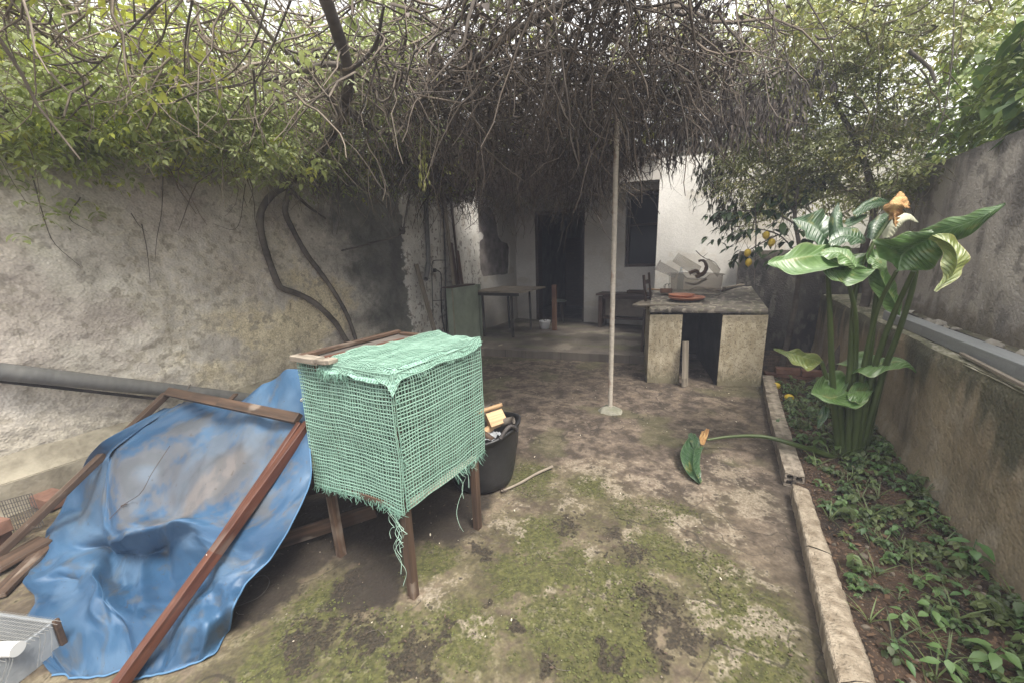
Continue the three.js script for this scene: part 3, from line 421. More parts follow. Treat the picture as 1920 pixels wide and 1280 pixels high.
  fringe(t => faces.front(t * 1.0, 0.015), 110, 0.022, 41, V(0, 0, 1)); fringe(t => faces.right(0.55 + t * 0.45, 0.01), 70, 0.03, 43, V(1, 0, 0)); fringe(t => top(t * 0.45, 0.002), 120, 0.03, 47, V(0, 0, 0.6)); fringe(t => top(0.0, t), 50, 0.012, 49, V(-1, 0.6, 0)); fringe(t => faces.right(0.005, t), 90, 0.014, 51, V(-0.3, 0.2, 0.5));
  fringe(t => faces.front(t, 0.03).add(V(0, 0, 0.004)), 60, 0.022, 53, V(0, 0, 1));
  part(h, 'fringe', fr, frayM, 'stuff');
  // loose strands hanging at the near corner
  const ls = []; const q = rng(61);
  for (let i = 0; i < 9; i++) { const p0 = V(X1 - 0.02 - q() * 0.05, YB - 0.02, Z0 + 0.02), pts = [p0]; let p = p0.clone(), a = q() * 6; const n = 5 + Math.floor(q() * 7); for (let k = 0; k < n; k++) { a += 0.9 + q() * 0.7; p = p.clone().add(V(Math.cos(a) * 0.022, -0.010 - q() * 0.016 + Math.sin(a) * 0.014, (q() - 0.5) * 0.012)); pts.push(p); } ls.push(tube(pts, 0.0011, 0.0009, n * 4, 4)); }
  for (const [x, len] of [[-1.155, 0.36], [-1.17, 0.30]]) { const pts = []; for (let k = 0; k < 7; k++) pts.push(V(x + 0.02 * Math.sin(k * 1.7 + x * 50), YB - 0.02 - len * k / 6, Z0 + 0.02 + 0.012 * Math.cos(k * 2))); ls.push(tube(pts, 0.001, 0.0008, 20, 4)); }
  for (const [z, len] of [[-1.38, 0.33], [-1.42, 0.15], [-1.46, 0.12], [-1.52, 0.07]]) { const pts = []; for (let k = 0; k < 7; k++) pts.push(V(X1 + 0.02 + 0.015 * Math.sin(k * 1.3 + z * 9), YB - 0.02 - len * k / 6, z + 0.025 * Math.sin(k * 1.1 + z * 30))); ls.push(tube(pts, 0.001, 0.0008, 20, 4)); }
  ls.splice(0, 3); part(h, 'loose_strand', ls, phys({ color: C(0.42, 0.6, 0.5), roughness: 0.6 }));
  // lid: slats around a wire gauze, left of the folded net
  const gz = noisy([0.05, 0.045, 0.04], [0.12, 0.10, 0.085], { roughness: 0.8 });
  part(h, 'lid_gauze', [boxUV(grid(20, 20, (u, v) => V(mix(X0 + 0.01, -1.38, u), YT + 0.012 + 0.006 * (fbm(u * 5, v * 5, 3) - 0.5), mix(Z0, Z1, v))).toNonIndexed())], gz);
  part(h, 'lid_slat', [beam(V(X0 + 0.015, YT + 0.026, Z0 + 0.01), V(X0 + 0.015, YT + 0.026, Z1 - 0.02), 0.035, 0.018)], M.woodBrown);
  part(h, 'lid_slat', [beam(V(-1.515, YT + 0.03, Z0 + 0.0), V(-1.41, YT + 0.034, Z1 - 0.02), 0.02, 0.02)], M.woodRed);
  part(h, 'lid_slat', [beam(V(X0 + 0.05, YT + 0.02, Z1), V(-1.4, YT + 0.02, Z1), 0.03, 0.016)], M.woodBrown);
  part(h, 'lid_block', [box(X0 + 0.075, YT + 0.02, Z0 + 0.012, 0.19, 0.026, 0.055, 0.003)], M.woodGrey);
  part(h, 'splinter', (() => { const gs = []; const q = rng(8); for (let i = 0; i < 6; i++) gs.push(rough(box(-1.565 + i * 0.02, YT + 0.022 + 0.005 * q(), Z0 + 0.015 - 0.01 * q(), 0.035, 0.02, 0.05, 0.003, q()), 0.004, 30)); return gs; })(), M.woodGrey);
}

// ---------------------------------------------------------------- red brown wooden frame lying over the tarpaulin
const FA = V(-1.80, 0.70, -1.07), FB = V(-3.13, 0.69, -0.985), FC = onY(250, 1272, 0.03), FD = V(-3.24, 0.02, -0.16);
{
  const f = thing('wooden_frame', 'long red brown wooden door frame leaning over the blue tarpaulin', 'frame', [-2.5, 0, -0.6]);
  const nrm = FC.clone().sub(FA).cross(FB.clone().sub(FA)).normalize(); if (nrm.y < 0) nrm.negate(); const lat = nrm.clone().cross(FC.clone().sub(FA).normalize()).normalize(); if (lat.x < 0) lat.negate();
  part(f, 'side_rail', [beam(FA.clone().add(V(0, 0, -0.02)), FC.clone().add(FC.clone().sub(FA).multiplyScalar(0.10)).setY(0.012), 0.036, 0.05, 0, 0.004, nrm)], M.woodRed);
  part(f, 'side_rail_moulding', [beam(FA.clone().addScaledVector(lat, -0.034).addScaledVector(nrm, 0.004), FC.clone().add(FC.clone().sub(FA).multiplyScalar(0.06)).addScaledVector(lat, -0.034).addScaledVector(nrm, -0.003), 0.03, 0.034, 0, 0.006, nrm)], M.woodRed);
  part(f, 'side_rail', [beam(FB, FD, 0.05, 0.035, 0, 0.004, nrm)], M.woodBrown);
  part(f, 'top_rail', [beam(FB.clone().add(V(0.027, 0.022, 0)), FA.clone().add(V(-0.055, 0.022, 0)), 0.055, 0.03, 0, 0.004, nrm)], M.woodBrown);
  const chip = noisy([0.5, 0.45, 0.38], [0.75, 0.7, 0.62]);
  const gs = []; const q = rng(4); for (let i = 0; i < 14; i++) { const t = 0.55 + 0.16 * q() + (i > 9 ? 0.2 : 0); const p = FA.clone().lerp(FC, t).addScaledVector(nrm, 0.0275); gs.push(rough(box(p.x + (q() - 0.5) * 0.014 - 0.006, p.y, p.z, 0.006 + 0.004 * q(), 0.004, 0.03 * q() + 0.01, 0.001), 0.001, 60)); }
  part(f.children[0], 'chipped_paint', gs, chip);
  // two slats that stick up behind the top rail
  const s1 = thing('thin_wood_slat', 'thin brown slat sticking out behind the frame beside the hutch', 'slat', [-1.85, 0.8, -1.2]);
  part(s1, 'slat_body', [beam(onZ(528, 792, -1.20), onZ(545, 758, -1.32), 0.03, 0.012)], M.woodBrown);
  const s2 = thing('thin_wood_slat', 'thin brown slat lying over the pipe near the middle of the frame top', 'slat', [-2.4, 0.8, -1.3]);
  part(s2, 'slat_body', [beam(onZ(415, 765, -1.2), onZ(442, 738, -1.34), 0.035, 0.012)], M.woodBrown);
  const s3 = thing('twig', 'short bent twig leaning on the end of the grey pipe', 'twig', [-2.8, 0.7, -1.2]); part(s3, 'stem', [tube([onZ(333, 745, -1.05), onZ(348, 733, -1.12), onZ(357, 720, -1.16)], 0.006, 0.004, 6, 5)], M.bark);
}

// ---------------------------------------------------------------- blue tarpaulin, draped by a small cloth relaxation
{
  const plane = (px, py) => { const r = ray(px, py), n = FC.clone().sub(FA).cross(FB.clone().sub(FA)); return FA.clone().sub(EYE).dot(n) / r.dot(n); };
  const GR = 'g';
  const rows = [
    [[300, 778, .14], [318, 765, .12], [335, 757, .10], [350, 755, .10], [400, 753, .14], [445, 748, .15], [490, 720, .16], [530, 698, .14], [563, 687, .10]],
    [[206, 838, -.05], [212, 836, -.06], [222, 832, -.05], [242, 820, .02], [320, 795, .05], [400, 790, .12], [455, 785, .05], [515, 775, .08], [577, 760, .03]],
    [[158, 897, .34], [180, 890, .22], [199, 885, .03], [216, 880, .02], [290, 865, .05], [370, 860, .06], [440, 868, .07], [510, 860, .04], [586, 850, .06]],
    [[118, 965, .60], [160, 965, .46], [194, 965, .06], [209, 965, .02], [270, 960, .04], [335, 950, .05], [405, 955, .05], [480, 955, .03], [582, 905, .09]],
    [[88, 1015, .60], [140, 1015, .52], [196, 1008, .10], [213, 1008, .02], [262, 1000, .015], [318, 985, .02], [370, 985, .05], [440, 1005, .03], [540, 985, .10]],
    [[66, 1060, .55], [130, 1048, .56], [203, 1028, .42], [222, 1040, .34], [262, 1040, .32], [310, 1030, .26], [350, 1008, .06], [425, 1050, .03], [495, 1045, .10]],
    [[60, 1090, GR], [120, 1085, .40], [168, 1062, .05], [215, 1085, .34], [255, 1090, .46], [305, 1085, .40], [362, 1080, .05], [405, 1090, .03], [455, 1095, .07]],
    [[75, 1130, GR], [115, 1125, .08], [172, 1102, .02], [198, 1120, .03], [245, 1130, .20], [300, 1130, .18], [358, 1130, .05], [395, 1130, .03], [440, 1135, .03]],
    [[42, 1180, GR], [85, 1185, .01], [140, 1170, -.02], [195, 1175, .01], [245, 1180, .06], [300, 1175, .05], [345, 1180, .02], [385, 1180, .02], [428, 1182, GR]],
    [[95, 1265, GR], [125, 1268, GR], [160, 1267, GR], [200, 1269, GR], [245, 1270, GR], [290, 1263, GR], [330, 1254, GR], [370, 1240, GR], [405, 1222, GR]],
  ];
  const P = rows.map(r => r.map(([x, y, d]) => { const g = onY(x, y, 0.012), dg = g.clone().sub(EYE).length() / ray(x, y).length(); if (d === GR) return g; const t = plane(x, y) + d * 1.1; return at(x, y, Math.min(t, dg)); }));
  const cr = (a, b, c, d, t) => { const t2 = t * t, t3 = t2 * t; return V(0, 0, 0).addScaledVector(a, -0.5 * t3 + t2 - 0.5 * t).addScaledVector(b, 1.5 * t3 - 2.5 * t2 + 1).addScaledVector(c, -1.5 * t3 + 2 * t2 + 0.5 * t).addScaledVector(d, 0.5 * t3 - 0.5 * t2); };
  const NR = P.length, NC = P[0].length, cl = (i, n) => Math.min(n - 1, Math.max(0, i));
  const surf = (u, v) => { const fv = v * (NR - 1), j = Math.min(NR - 2, Math.floor(fv)), fu = u * (NC - 1), i = Math.min(NC - 2, Math.floor(fu)); const row = q => { const R = P[cl(q, NR)]; return cr(R[cl(i - 1, NC)], R[i], R[i + 1], R[cl(i + 2, NC)], fu - i); }; return cr(row(j - 1), row(j), row(j + 1), row(j + 2), fv - j); };
  const NU = 108, NV = 130, N = (NU + 1) * (NV + 1), X = new Float32Array(N * 3), T = new Float32Array(N * 3);
  const q = rng(21);
  // creases: sharp folded lines crossing the sheet, each fading out along its length
  const lines = []; for (let k = 0; k < 34; k++) { const a = q() * 6.28; lines.push([q(), q(), Math.cos(a), Math.sin(a), 0.05 + 0.14 * q(), 0.12 + 0.3 * q(), (q() < 0.5 ? -1 : 1) * (0.008 + 0.024 * q())]); }
  const crease = (u, v) => { let s = 0; for (const [cx, cy, nx, ny, w, l, h] of lines) { const d = Math.abs((u - cx) * nx + (v - cy) * ny), t = Math.abs(-(u - cx) * ny + (v - cy) * nx); if (d < w && t < l) s += h * (1 - d / w) * (1 - sm(0.4, 1, t / l)); } return s; };
  for (let j = 0; j <= NV; j++) for (let i = 0; i <= NU; i++) { const p = surf(i / NU, j / NV), k = (j * (NU + 1) + i) * 3; p.y = Math.max(p.y, 0.012); const n = crease(i / NU, j / NV) + 0.03 * (fbm(i * 0.07 + 3, j * 0.045, 3) - 0.5) + 0.02 * (0.5 - Math.abs(fbm(i * 0.05 + j * 0.02 + 9, j * 0.03 - i * 0.02, 2) - 0.5) * 4); T[k] = X[k] = p.x + n * 0.25; T[k + 1] = X[k + 1] = p.y + n * 1.0; T[k + 2] = X[k + 2] = p.z + n * 0.7; }
  const cons = []; const add = (a, b, s) => { const dx = X[a * 3] - X[b * 3], dy = X[a * 3 + 1] - X[b * 3 + 1], dz = X[a * 3 + 2] - X[b * 3 + 2]; cons.push([a, b, Math.hypot(dx, dy, dz) * s]); };
  for (let j = 0; j <= NV; j++) for (let i = 0; i <= NU; i++) { const a = j * (NU + 1) + i; const s = 1.012; if (i < NU) add(a, a + 1, s); if (j < NV) add(a, a + NU + 1, s); if (i < NU && j < NV) { add(a, a + NU + 2, s); add(a + 1, a + NU + 1, s); } if (i < NU - 1) add(a, a + 2, s * 1.0); if (j < NV - 1) add(a, a + 2 * (NU + 1), s * 1.0); if (i < NU - 5) add(a, a + 6, s * 1.0); if (j < NV - 5) add(a, a + 6 * (NU + 1), s * 1.0); }
  for (let it = 0; it < 7; it++) {
    for (const [a, b, L] of cons) { const dx = X[a * 3] - X[b * 3], dy = X[a * 3 + 1] - X[b * 3 + 1], dz = X[a * 3 + 2] - X[b * 3 + 2], d = Math.hypot(dx, dy, dz) || 1e-6, w = (d - L) / d * 0.35; X[a * 3] -= dx * w; X[a * 3 + 1] -= dy * w; X[a * 3 + 2] -= dz * w; X[b * 3] += dx * w; X[b * 3 + 1] += dy * w; X[b * 3 + 2] += dz * w; }
    for (let k = 0; k < N; k++) { const s = 0.05; for (let c = 0; c < 3; c++) X[k * 3 + c] += (T[k * 3 + c] - X[k * 3 + c]) * s; X[k * 3 + 1] = Math.max(X[k * 3 + 1] - 0.0006, 0.010); }
  }
  const tex = colTex(1024, 1024, (u, v) => { const a = fbm(u * 5 + 2, v * 5, 5), b = fbm(u * 18, v * 18 + 5, 5), f = vn(u * 300, v * 300), f2 = vn(u * 120 + 5, v * 120); let c = mix3([0.018, 0.056, 0.118], [0.040, 0.098, 0.18], clamp((a - 0.3) * 2));
    const d1 = Math.exp(-Math.pow((u - 0.62) / 0.30, 2) - Math.pow((v - 0.26) / 0.20, 2)); const dirt = sm(0.36, 0.66, d1 * 0.5 + (b - 0.5) * 0.8 + 0.24 + (f2 - 0.5) * 0.15); c = mix3(c, [0.105, 0.095, 0.085], dirt * 0.66);
    const d2 = Math.exp(-Math.pow((u - 0.6 - (v - 0.4) * -0.8) / 0.05, 2)) * sm(0.15, 0.25, v) * sm(0.5, 0.4, v); c = mix3(c, [0.20, 0.16, 0.13], sm(0.3, 0.6, d2 * 0.7 + (b - 0.5)) * 0.35);
    c = mix3(c, [0.05, 0.06, 0.07], sm(0.58, 0.7, b) * 0.45); const dust = sm(0.5, 0.72, fbm(u * 8 + 30, v * 8, 4)); c = mix3(c, [0.13, 0.20, 0.29], dust * 0.3);  if (f2 > 0.95) c = mix3(c, [0.05, 0.04, 0.035], 0.6); c = mix3(c, [0.05, 0.045, 0.04], sm(0.985, 1.0, v) * 0.3); return c; });
  const rt = greyTex(512, 512, (u, v) => 0.36 + 0.4 * fbm(u * 8, v * 8, 5)); const cb = greyTex(512, 512, (u, v) => { const a = Math.abs(fbm(u * 9, v * 9, 4) - 0.5), b = Math.abs(fbm(u * 22 + 8, v * 22, 4) - 0.5); return clamp(0.2 + 1.2 * a + 0.5 * b + 0.12 * (Math.sin(u * 1800) * Math.sin(v * 1800))); });
  const pos = Array.from(X), uv = [], idx = []; for (let j = 0; j <= NV; j++) for (let i = 0; i <= NU; i++) uv.push(i / NU, j / NV); for (let j = 0; j < NV; j++) for (let i = 0; i < NU; i++) { const a = j * (NU + 1) + i, b = a + NU + 1; idx.push(a, b, a + 1, a + 1, b, b + 1); }
  const g = new THREE.BufferGeometry(); g.setAttribute('position', new THREE.Float32BufferAttribute(pos, 3)); g.setAttribute('uv', new THREE.Float32BufferAttribute(uv, 2)); g.setIndex(idx); g.computeVertexNormals();
  const t = thing('blue_tarpaulin', 'dirty blue tarpaulin draped in folds over a heap at the left', 'tarpaulin', [-2.5, 0, -0.7]);
  part(t, 'sheet', g, phys({ map: tex, roughnessMap: rt, roughness: 0.95, bumpMap: cb, bumpScale: 0.007, clearcoat: 0.04, clearcoatRoughness: 0.4 }));
  { const gp = (i, j) => V(X[(j * (NU + 1) + i) * 3], X[(j * (NU + 1) + i) * 3 + 1], X[(j * (NU + 1) + i) * 3 + 2]); const hem = []; for (let j = 0; j <= NV; j += 2) hem.push(gp(NU, j)); for (let i = NU - 2; i >= 0; i -= 2) hem.push(gp(i, NV)); part(t, 'hem', [tube(hem, 0.004, 0.004, 200, 6)], phys({ color: C(0.06, 0.14, 0.25), roughness: 0.7 })); for (const [i, j] of [[NU - 3, 12]]) { const c = gp(i, j), a = gp(i + 2, j).sub(c), b = gp(i, j + 2).sub(c), nn = a.cross(b).normalize(); const g2 = new THREE.TorusGeometry(0.011, 0.003, 6, 16).toNonIndexed(); g2.applyQuaternion(new THREE.Quaternion().setFromUnitVectors(V(0, 0, 1), nn)); g2.translate(c.x, c.y + 0.003, c.z); part(t, 'eyelet', g2, std({ color: C(0.4, 0.38, 0.34), metalness: 0.8, roughness: 0.45 })); } }
  // dry stalk lying on it
  const st = thing('dry_stalk', 'thin dry stalk lying across the hump of the blue tarpaulin', 'stalk', at(260, 900, 2.0)); const off = (x, y) => at(x, y, plane(x, y) - 0.015);
  part(st, 'stem', [tube([off(205, 972), off(232, 945), off(262, 925), off(285, 885), off(318, 835)], 0.0018, 0.0015, 16, 4), tube([off(226, 948), off(238, 944)], 0.003, 0.002, 3, 4)], M.woodDark);
}
// heap under the tarpaulin: planks and a batten that shows beside it
{ const a = thing('wood_batten', 'brown batten on edge in the shade beneath the hutch beside the tarpaulin', 'batten', [-1.9, 0.1, -0.95]); part(a, 'batten_body', [beam(V(-2.12, 0.02, -0.80), V(-1.62, 0.13, -1.28), 0.03, 0.075)], M.woodBrown);
  const b = thing('dark_plank', 'dark plank leaning in the shade under the right edge of the tarpaulin', 'plank', [-2.0, 0.1, -1.2]); part(b, 'plank_body', [beam(V(-2.3, 0.16, -1.1), V(-1.5, 0.28, -1.75), 0.03, 0.16)], M.woodDark);
  const d = thing('bent_wire', 'thin rusty bent wire on the dirt beside the tarpaulin hem', 'wire', onY(470, 1120)); const w = (x, y, h) => onY(x, y, h); part(d, 'wire_body', [tube([w(432, 1140, .01), w(455, 1132, .012), w(490, 1115, .02), w(505, 1090, .05), w(495, 1078, .06), w(478, 1082, .05)], 0.0016, 0.0016, 24, 4)], M.iron); }

// ---------------------------------------------------------------- left wall foot: pipe, bricks, gratings
{ const t = thing('grey_drainpipe', 'thick grey pipe running down along the rough left wall', 'pipe', [-3.9, 0.6, -1.2]);
  const p = onX(0, 696, -3.88), q = onX(440, 744, -3.88), d = q.clone().sub(p); part(t, 'pipe_run', [tube([p.clone().addScaledVector(d, -0.6), p, p.clone().addScaledVector(d, 0.5), q.clone().addScaledVector(d, 0.12)], 0.056, 0.052, 24, 14)], M.pipe);
  for (const k of [0.12, 0.72]) { const c = p.clone().addScaledVector(d, k); part(t, 'bracket', [beam(c.clone().add(V(-0.09, -0.07, 0)), c.clone().add(V(-0.02, -0.062, 0.002)), 0.02, 0.012)], M.iron); }
  const e = thing('rusty_angle_iron', 'dark iron bar running just beneath the grey pipe', 'iron bar', [-3.9, 0.5, -1.2]); const p2 = onX(0, 714, -3.93), q2 = onX(300, 748, -3.93); part(e, 'bar', [beam(p2.clone().add(p2.clone().sub(q2).multiplyScalar(0.4)), q2, 0.03, 0.02)], M.iron); }
{ const br = (px, py, h, ry, n, lab, s = 1) => { const c = onY(px, py, h), t = thing('red_brick', lab, 'brick', [c.x, 0, c.z]); part(t, 'brick_body', [rough(box(c.x, h, c.z, 0.23 * s, 0.075, 0.11, 0.006, ry), 0.004, 18)], M.brick); };
  br(-34, 990, 0.15, 0.3, 0, 'orange brick at the left edge of the picture, topmost of the pile', 1.0); br(-40, 1015, 0.07, 0.5, 0, 'brick beneath the orange one at the left edge');
  br(95, 935, 0.05, 0.2, 0, 'red brick against the plinth behind the dark grating', 0.9); 
  const g = thing('wire_grating', 'dark square mesh grating standing at the foot of the plinth', 'grating', onY(50, 1000)); const a = onY(22, 1003, 0.03), b = onY(82, 985, 0.03); const gs = []; const up = V(-0.05, 0.2, 0);
  for (let i = 0; i <= 12; i++) { const p = a.clone().lerp(b, i / 12); gs.push(beam(p, p.clone().add(up), 0.003, 0.003, 0, 0.0005)); } for (let j = 0; j <= 8; j++) { const o = up.clone().multiplyScalar(j / 8); gs.push(beam(a.clone().add(o), b.clone().add(o), 0.003, 0.003, 0, 0.0005)); }
  part(g, 'mesh_wire', gs, M.iron);
  const pl = thing('weathered_board', 'weathered board lying on the ground left of the tarpaulin', 'board', onY(40, 1060)); part(pl, 'board_body', [beam(onY(-30, 1075, 0.03), onY(85, 1010, 0.05), 0.12, 0.022)], M.woodBrown);
  const p2 = thing('weathered_board', 'narrow brown board lying behind the first one near the grating', 'board', onY(60, 1020)); part(p2, 'board_body', [beam(onY(-10, 1120, 0.02), onY(110, 1000, 0.03), 0.07, 0.022)], M.woodBrown); }
// tray with wire mesh in the corner
{ const c = onY(20, 1262, 0.0); const t = thing('wire_topped_box', 'pale grey box topped with fine wire mesh in the bottom left corner', 'box', c);
  const A = onY(-60, 1215, 0.13), B = onY(58, 1208, 0.13), D = onY(98, 1285, 0.02), E2 = onY(-80, 1330, 0.13);
  const pale = noisy([0.19, 0.205, 0.22], [0.30, 0.315, 0.33], { roughness: 0.6 });
  const bx = -2.36, bz = -0.02; const W = 0.34, D3 = 0.26, H = 0.135, ry = 0.35;
  const mk = (x, y, z, sx, sy, sz) => { const g = box(x, y, z, sx, sy, sz, 0.004); g.rotateY(ry); g.translate(bx, 0, bz); return g; };
  part(t, 'side_panel', [mk(0, H / 2, -D3 / 2, W, H, 0.012)], pale); part(t, 'side_panel', [mk(W / 2, H / 2, 0, 0.012, H, D3 - 0.014)], pale); part(t, 'side_panel', [mk(-W / 2, H / 2, 0, 0.012, H, D3 - 0.014)], pale); part(t, 'side_panel', [mk(0, H / 2, D3 / 2, W, H, 0.012)], pale);
  part(t, 'corner_post', [mk(W / 2 + 0.008, H / 2, -D3 / 2 - 0.004, 0.014, H + 0.01, 0.02)], M.woodBrown);
  const wires = []; for (let i = 0; i <= 26; i++) wires.push(mk(-W / 2 + W * i / 26, H + 0.004, 0, 0.0016, 0.0016, D3 + 0.02)); for (let i = 0; i <= 20; i++) wires.push(mk(0.02, H + 0.0056, -D3 / 2 + D3 * i / 20, W + 0.05, 0.0016, 0.0016)); part(t, 'wire_mesh', wires, std({ color: C(0.35, 0.35, 0.34), metalness: 0.6, roughness: 0.5 }));
  const stray = []; const q = rng(9); for (let i = 0; i < 7; i++) { const p = V(bx, 0, bz).add(V(0.16, H + 0.005, -0.12 + 0.2 * q()).applyAxisAngle(V(0, 1, 0), ry)); stray.push(tube([p, p.clone().add(V(0.06, 0.01, -0.02)), p.clone().add(V(0.12 + 0.05 * q(), -0.02 - 0.04 * q(), -0.03 + 0.06 * q()))], 0.0008, 0.0007, 6, 3)); } { const wm = std({ color: C(0.18, 0.18, 0.17), metalness: 0.5, roughness: 0.5 }); stray.forEach(g => part(t, 'wire_end', g, wm)); }
  const rl = thing('white_roll', 'white paper roll lying on the wire mesh of the corner box', 'roll', [bx - 0.1, H, bz]); const cyl = new THREE.CylinderGeometry(0.024, 0.024, 0.16, 20, 1).toNonIndexed(); cyl.rotateZ(Math.PI / 2); cyl.rotateY(0.5); const rp = onY(-8, 1218, H + 0.03); cyl.translate(rp.x, H + 0.032, rp.z); part(rl, 'roll_body', cyl, std({ color: C(0.55, 0.55, 0.54), roughness: 0.7 })); }

// ---------------------------------------------------------------- black tub of firewood
{ const c = V(-1.36, 0, -1.98), t = thing('black_rubber_tub', 'black rubber tub of firewood behind the green hutch', 'tub', c);
  const prof = [[0.0, 0.012], [0.185, 0.012], [0.2, 0.02], [0.213, 0.06], [0.225, 0.12], [0.237, 0.2], [0.248, 0.28], [0.258, 0.36], [0.262, 0.40], [0.272, 0.402], [0.274, 0.418], [0.262, 0.422], [0.252, 0.415], [0.246, 0.36], [0.22, 0.10], [0.2, 0.03]].map(p => new THREE.Vector2(...p));
  const g = new THREE.LatheGeometry(prof, 48); const p = g.attributes.position; for (let i = 0; i < p.count; i++) { const a = Math.atan2(p.getZ(i), p.getX(i)); const y = p.getY(i); if (y > 0.06 && y < 0.39) { const s = 1 + 0.008 * Math.sin(y * 210); p.setX(i, p.getX(i) * s); p.setZ(i, p.getZ(i) * s); } p.setY(i, y + 0.03 * sm(0.25, 0.42, y) * Math.cos(a * 2 + 0.6)); }
  g.computeVertexNormals(); g.translate(c.x, 0, c.z); part(t, 'tub_body', g, noisy([0.012, 0.012, 0.013], [0.03, 0.03, 0.031], { roughness: 0.45 }));
  for (const a of [0.25, Math.PI + 0.25]) { const hp = []; for (let k = 0; k <= 8; k++) { const s = k / 8 * Math.PI, da = (k / 8 - 0.5) * 0.55; hp.push(V(c.x + Math.cos(a + da) * 0.272, 0.415 + 0.055 * Math.sin(s), c.z + Math.sin(a + da) * 0.272)); } part(t, 'handle', [tube(hp, 0.012, 0.012, 16, 8)], M.iron); }
  part(t, 'plastic_bag', [rough(grid(14, 10, (u, v) => V(c.x + 0.12 + 0.12 * (u - 0.3), 0.39 + 0.05 * fbm(u * 5, v * 5, 3), c.z + 0.18 - 0.12 * v)), 0.006, 30)], phys({ color: C(0.45, 0.47, 0.5), roughness: 0.25, transmission: 0.4, thickness: 0 }));
  const log = (a, b, r0, r1, m, lab, nm = 'firewood_stick', cat = 'firewood') => { const o = thing(nm, lab, cat, a, 'firewood in the black tub'); part(o, 'stick', [tube([a, a.clone().lerp(b, 0.5).add(V(0.005, 0.004, 0)), b], r0, r1, 8, 9, 0.15, rng(5))], m); };
  const tp = (px, py, z) => onZ(px, py, z);
  log(tp(893, 775, -1.95), tp(942, 758, -2.05), 0.018, 0.014, M.woodTan, 'pale peeled stick, uppermost in the tub');
  log(tp(880, 785, -2.1), tp(925, 758, -2.15), 0.022, 0.018, M.bark, 'brown stick just behind the pale peeled one in the tub');
  log(tp(908, 800, -1.95), tp(963, 787, -1.98), 0.026, 0.024, M.bark, 'thick dark stick with a cut end at the tub rim');
  log(tp(885, 800, -1.85), tp(925, 825, -1.82), 0.02, 0.018, M.woodBrown, 'short brown stick low at the near rim of the tub');
  log(tp(900, 735, -2.1), tp(912, 790, -2.0), 0.008, 0.007, M.bark, 'thin upright stick behind the other firewood');
  const bl = thing('firewood_block', 'flat pale sawn wood block in the black tub', 'firewood', tp(930, 785, -1.95)); part(bl, 'block_body', [rough(beam(tp(915, 790, -1.9), tp(945, 780, -2.0), 0.10, 0.045, 0.7), 0.004, 20)], M.woodTan);
  const bl2 = thing('firewood_block', 'brown round wood piece between the pale block and the tub rim', 'firewood', tp(912, 805, -1.9)); part(bl2, 'block_body', [tube([tp(905, 812, -1.86), tp(922, 800, -1.92)], 0.024, 0.022, 3, 9)], M.woodTan);
  const s = thing('fallen_stick', 'bare stick lying on the mossy concrete in front of the tub', 'stick', onY(985, 900)); part(s, 'stem', [tube([onY(940, 921, .012), onY(975, 905, .016), onY(1005, 888, .014), onY(1036, 874, .02)], 0.008, 0.010, 12, 7, 0.15, rng(3))], M.woodGrey);
  const s2 = thing('dry_flower_head', 'dry brown tuft at the end of the fallen stick', 'tuft', onY(938, 920)); const gs = []; const q = rng(2); const b = onY(940, 922, 0.01); for (let i = 0; i < 14; i++) { const a = q() * 6.3; gs.push(tube([b, b.clone().add(V(Math.cos(a) * 0.03 * q(), 0.02 * q(), Math.sin(a) * 0.03 * q())), b.clone().add(V(Math.cos(a) * 0.05, 0.03 * q(), Math.sin(a) * 0.05))], 0.002, 0.001, 3, 3)); } part(s2, 'stalks', gs, M.woodDark); }

// ---------------------------------------------------------------- pole in a lump of concrete
{ const b = onY(1144, 770), t = thing('metal_pole', 'slim pale rusty metal pole standing in a lump of concrete', 'pole', b); const top = onZ(1157, 225, b.z - 0.03);
  part(t, 'pole_shaft', [tube([b.clone(), b.clone().lerp(top, 0.5), top], 0.0225, 0.0225, 10, 14)], std({ map: colTex(256, 1024, (u, v) => { const a = fbm(u * 7, v * 9, 5), f = vn(u * 90, v * 60); let c = mix3([0.33, 0.29, 0.24], [0.52, 0.47, 0.4], a); c = mix3(c, [0.22, 0.13, 0.08], sm(0.55, 0.68, a) * 0.6); return c.map(x => x * (0.85 + 0.3 * f)); }, true), roughness: 0.7, bumpMap: bumpFine, bumpScale: 0.001 }));
  const g = new THREE.SphereGeometry(0.11, 28, 14, 0, 6.2832, 0, 1.57).toNonIndexed(); g.scale(1, 0.5, 1); g.translate(b.x, -0.004, b.z); part(t, 'concrete_foot', [boxUV(rough(g, 0.018, 20))], noisy([0.15, 0.15, 0.11], [0.33, 0.31, 0.26], { bumpScale: 0.01 })); }

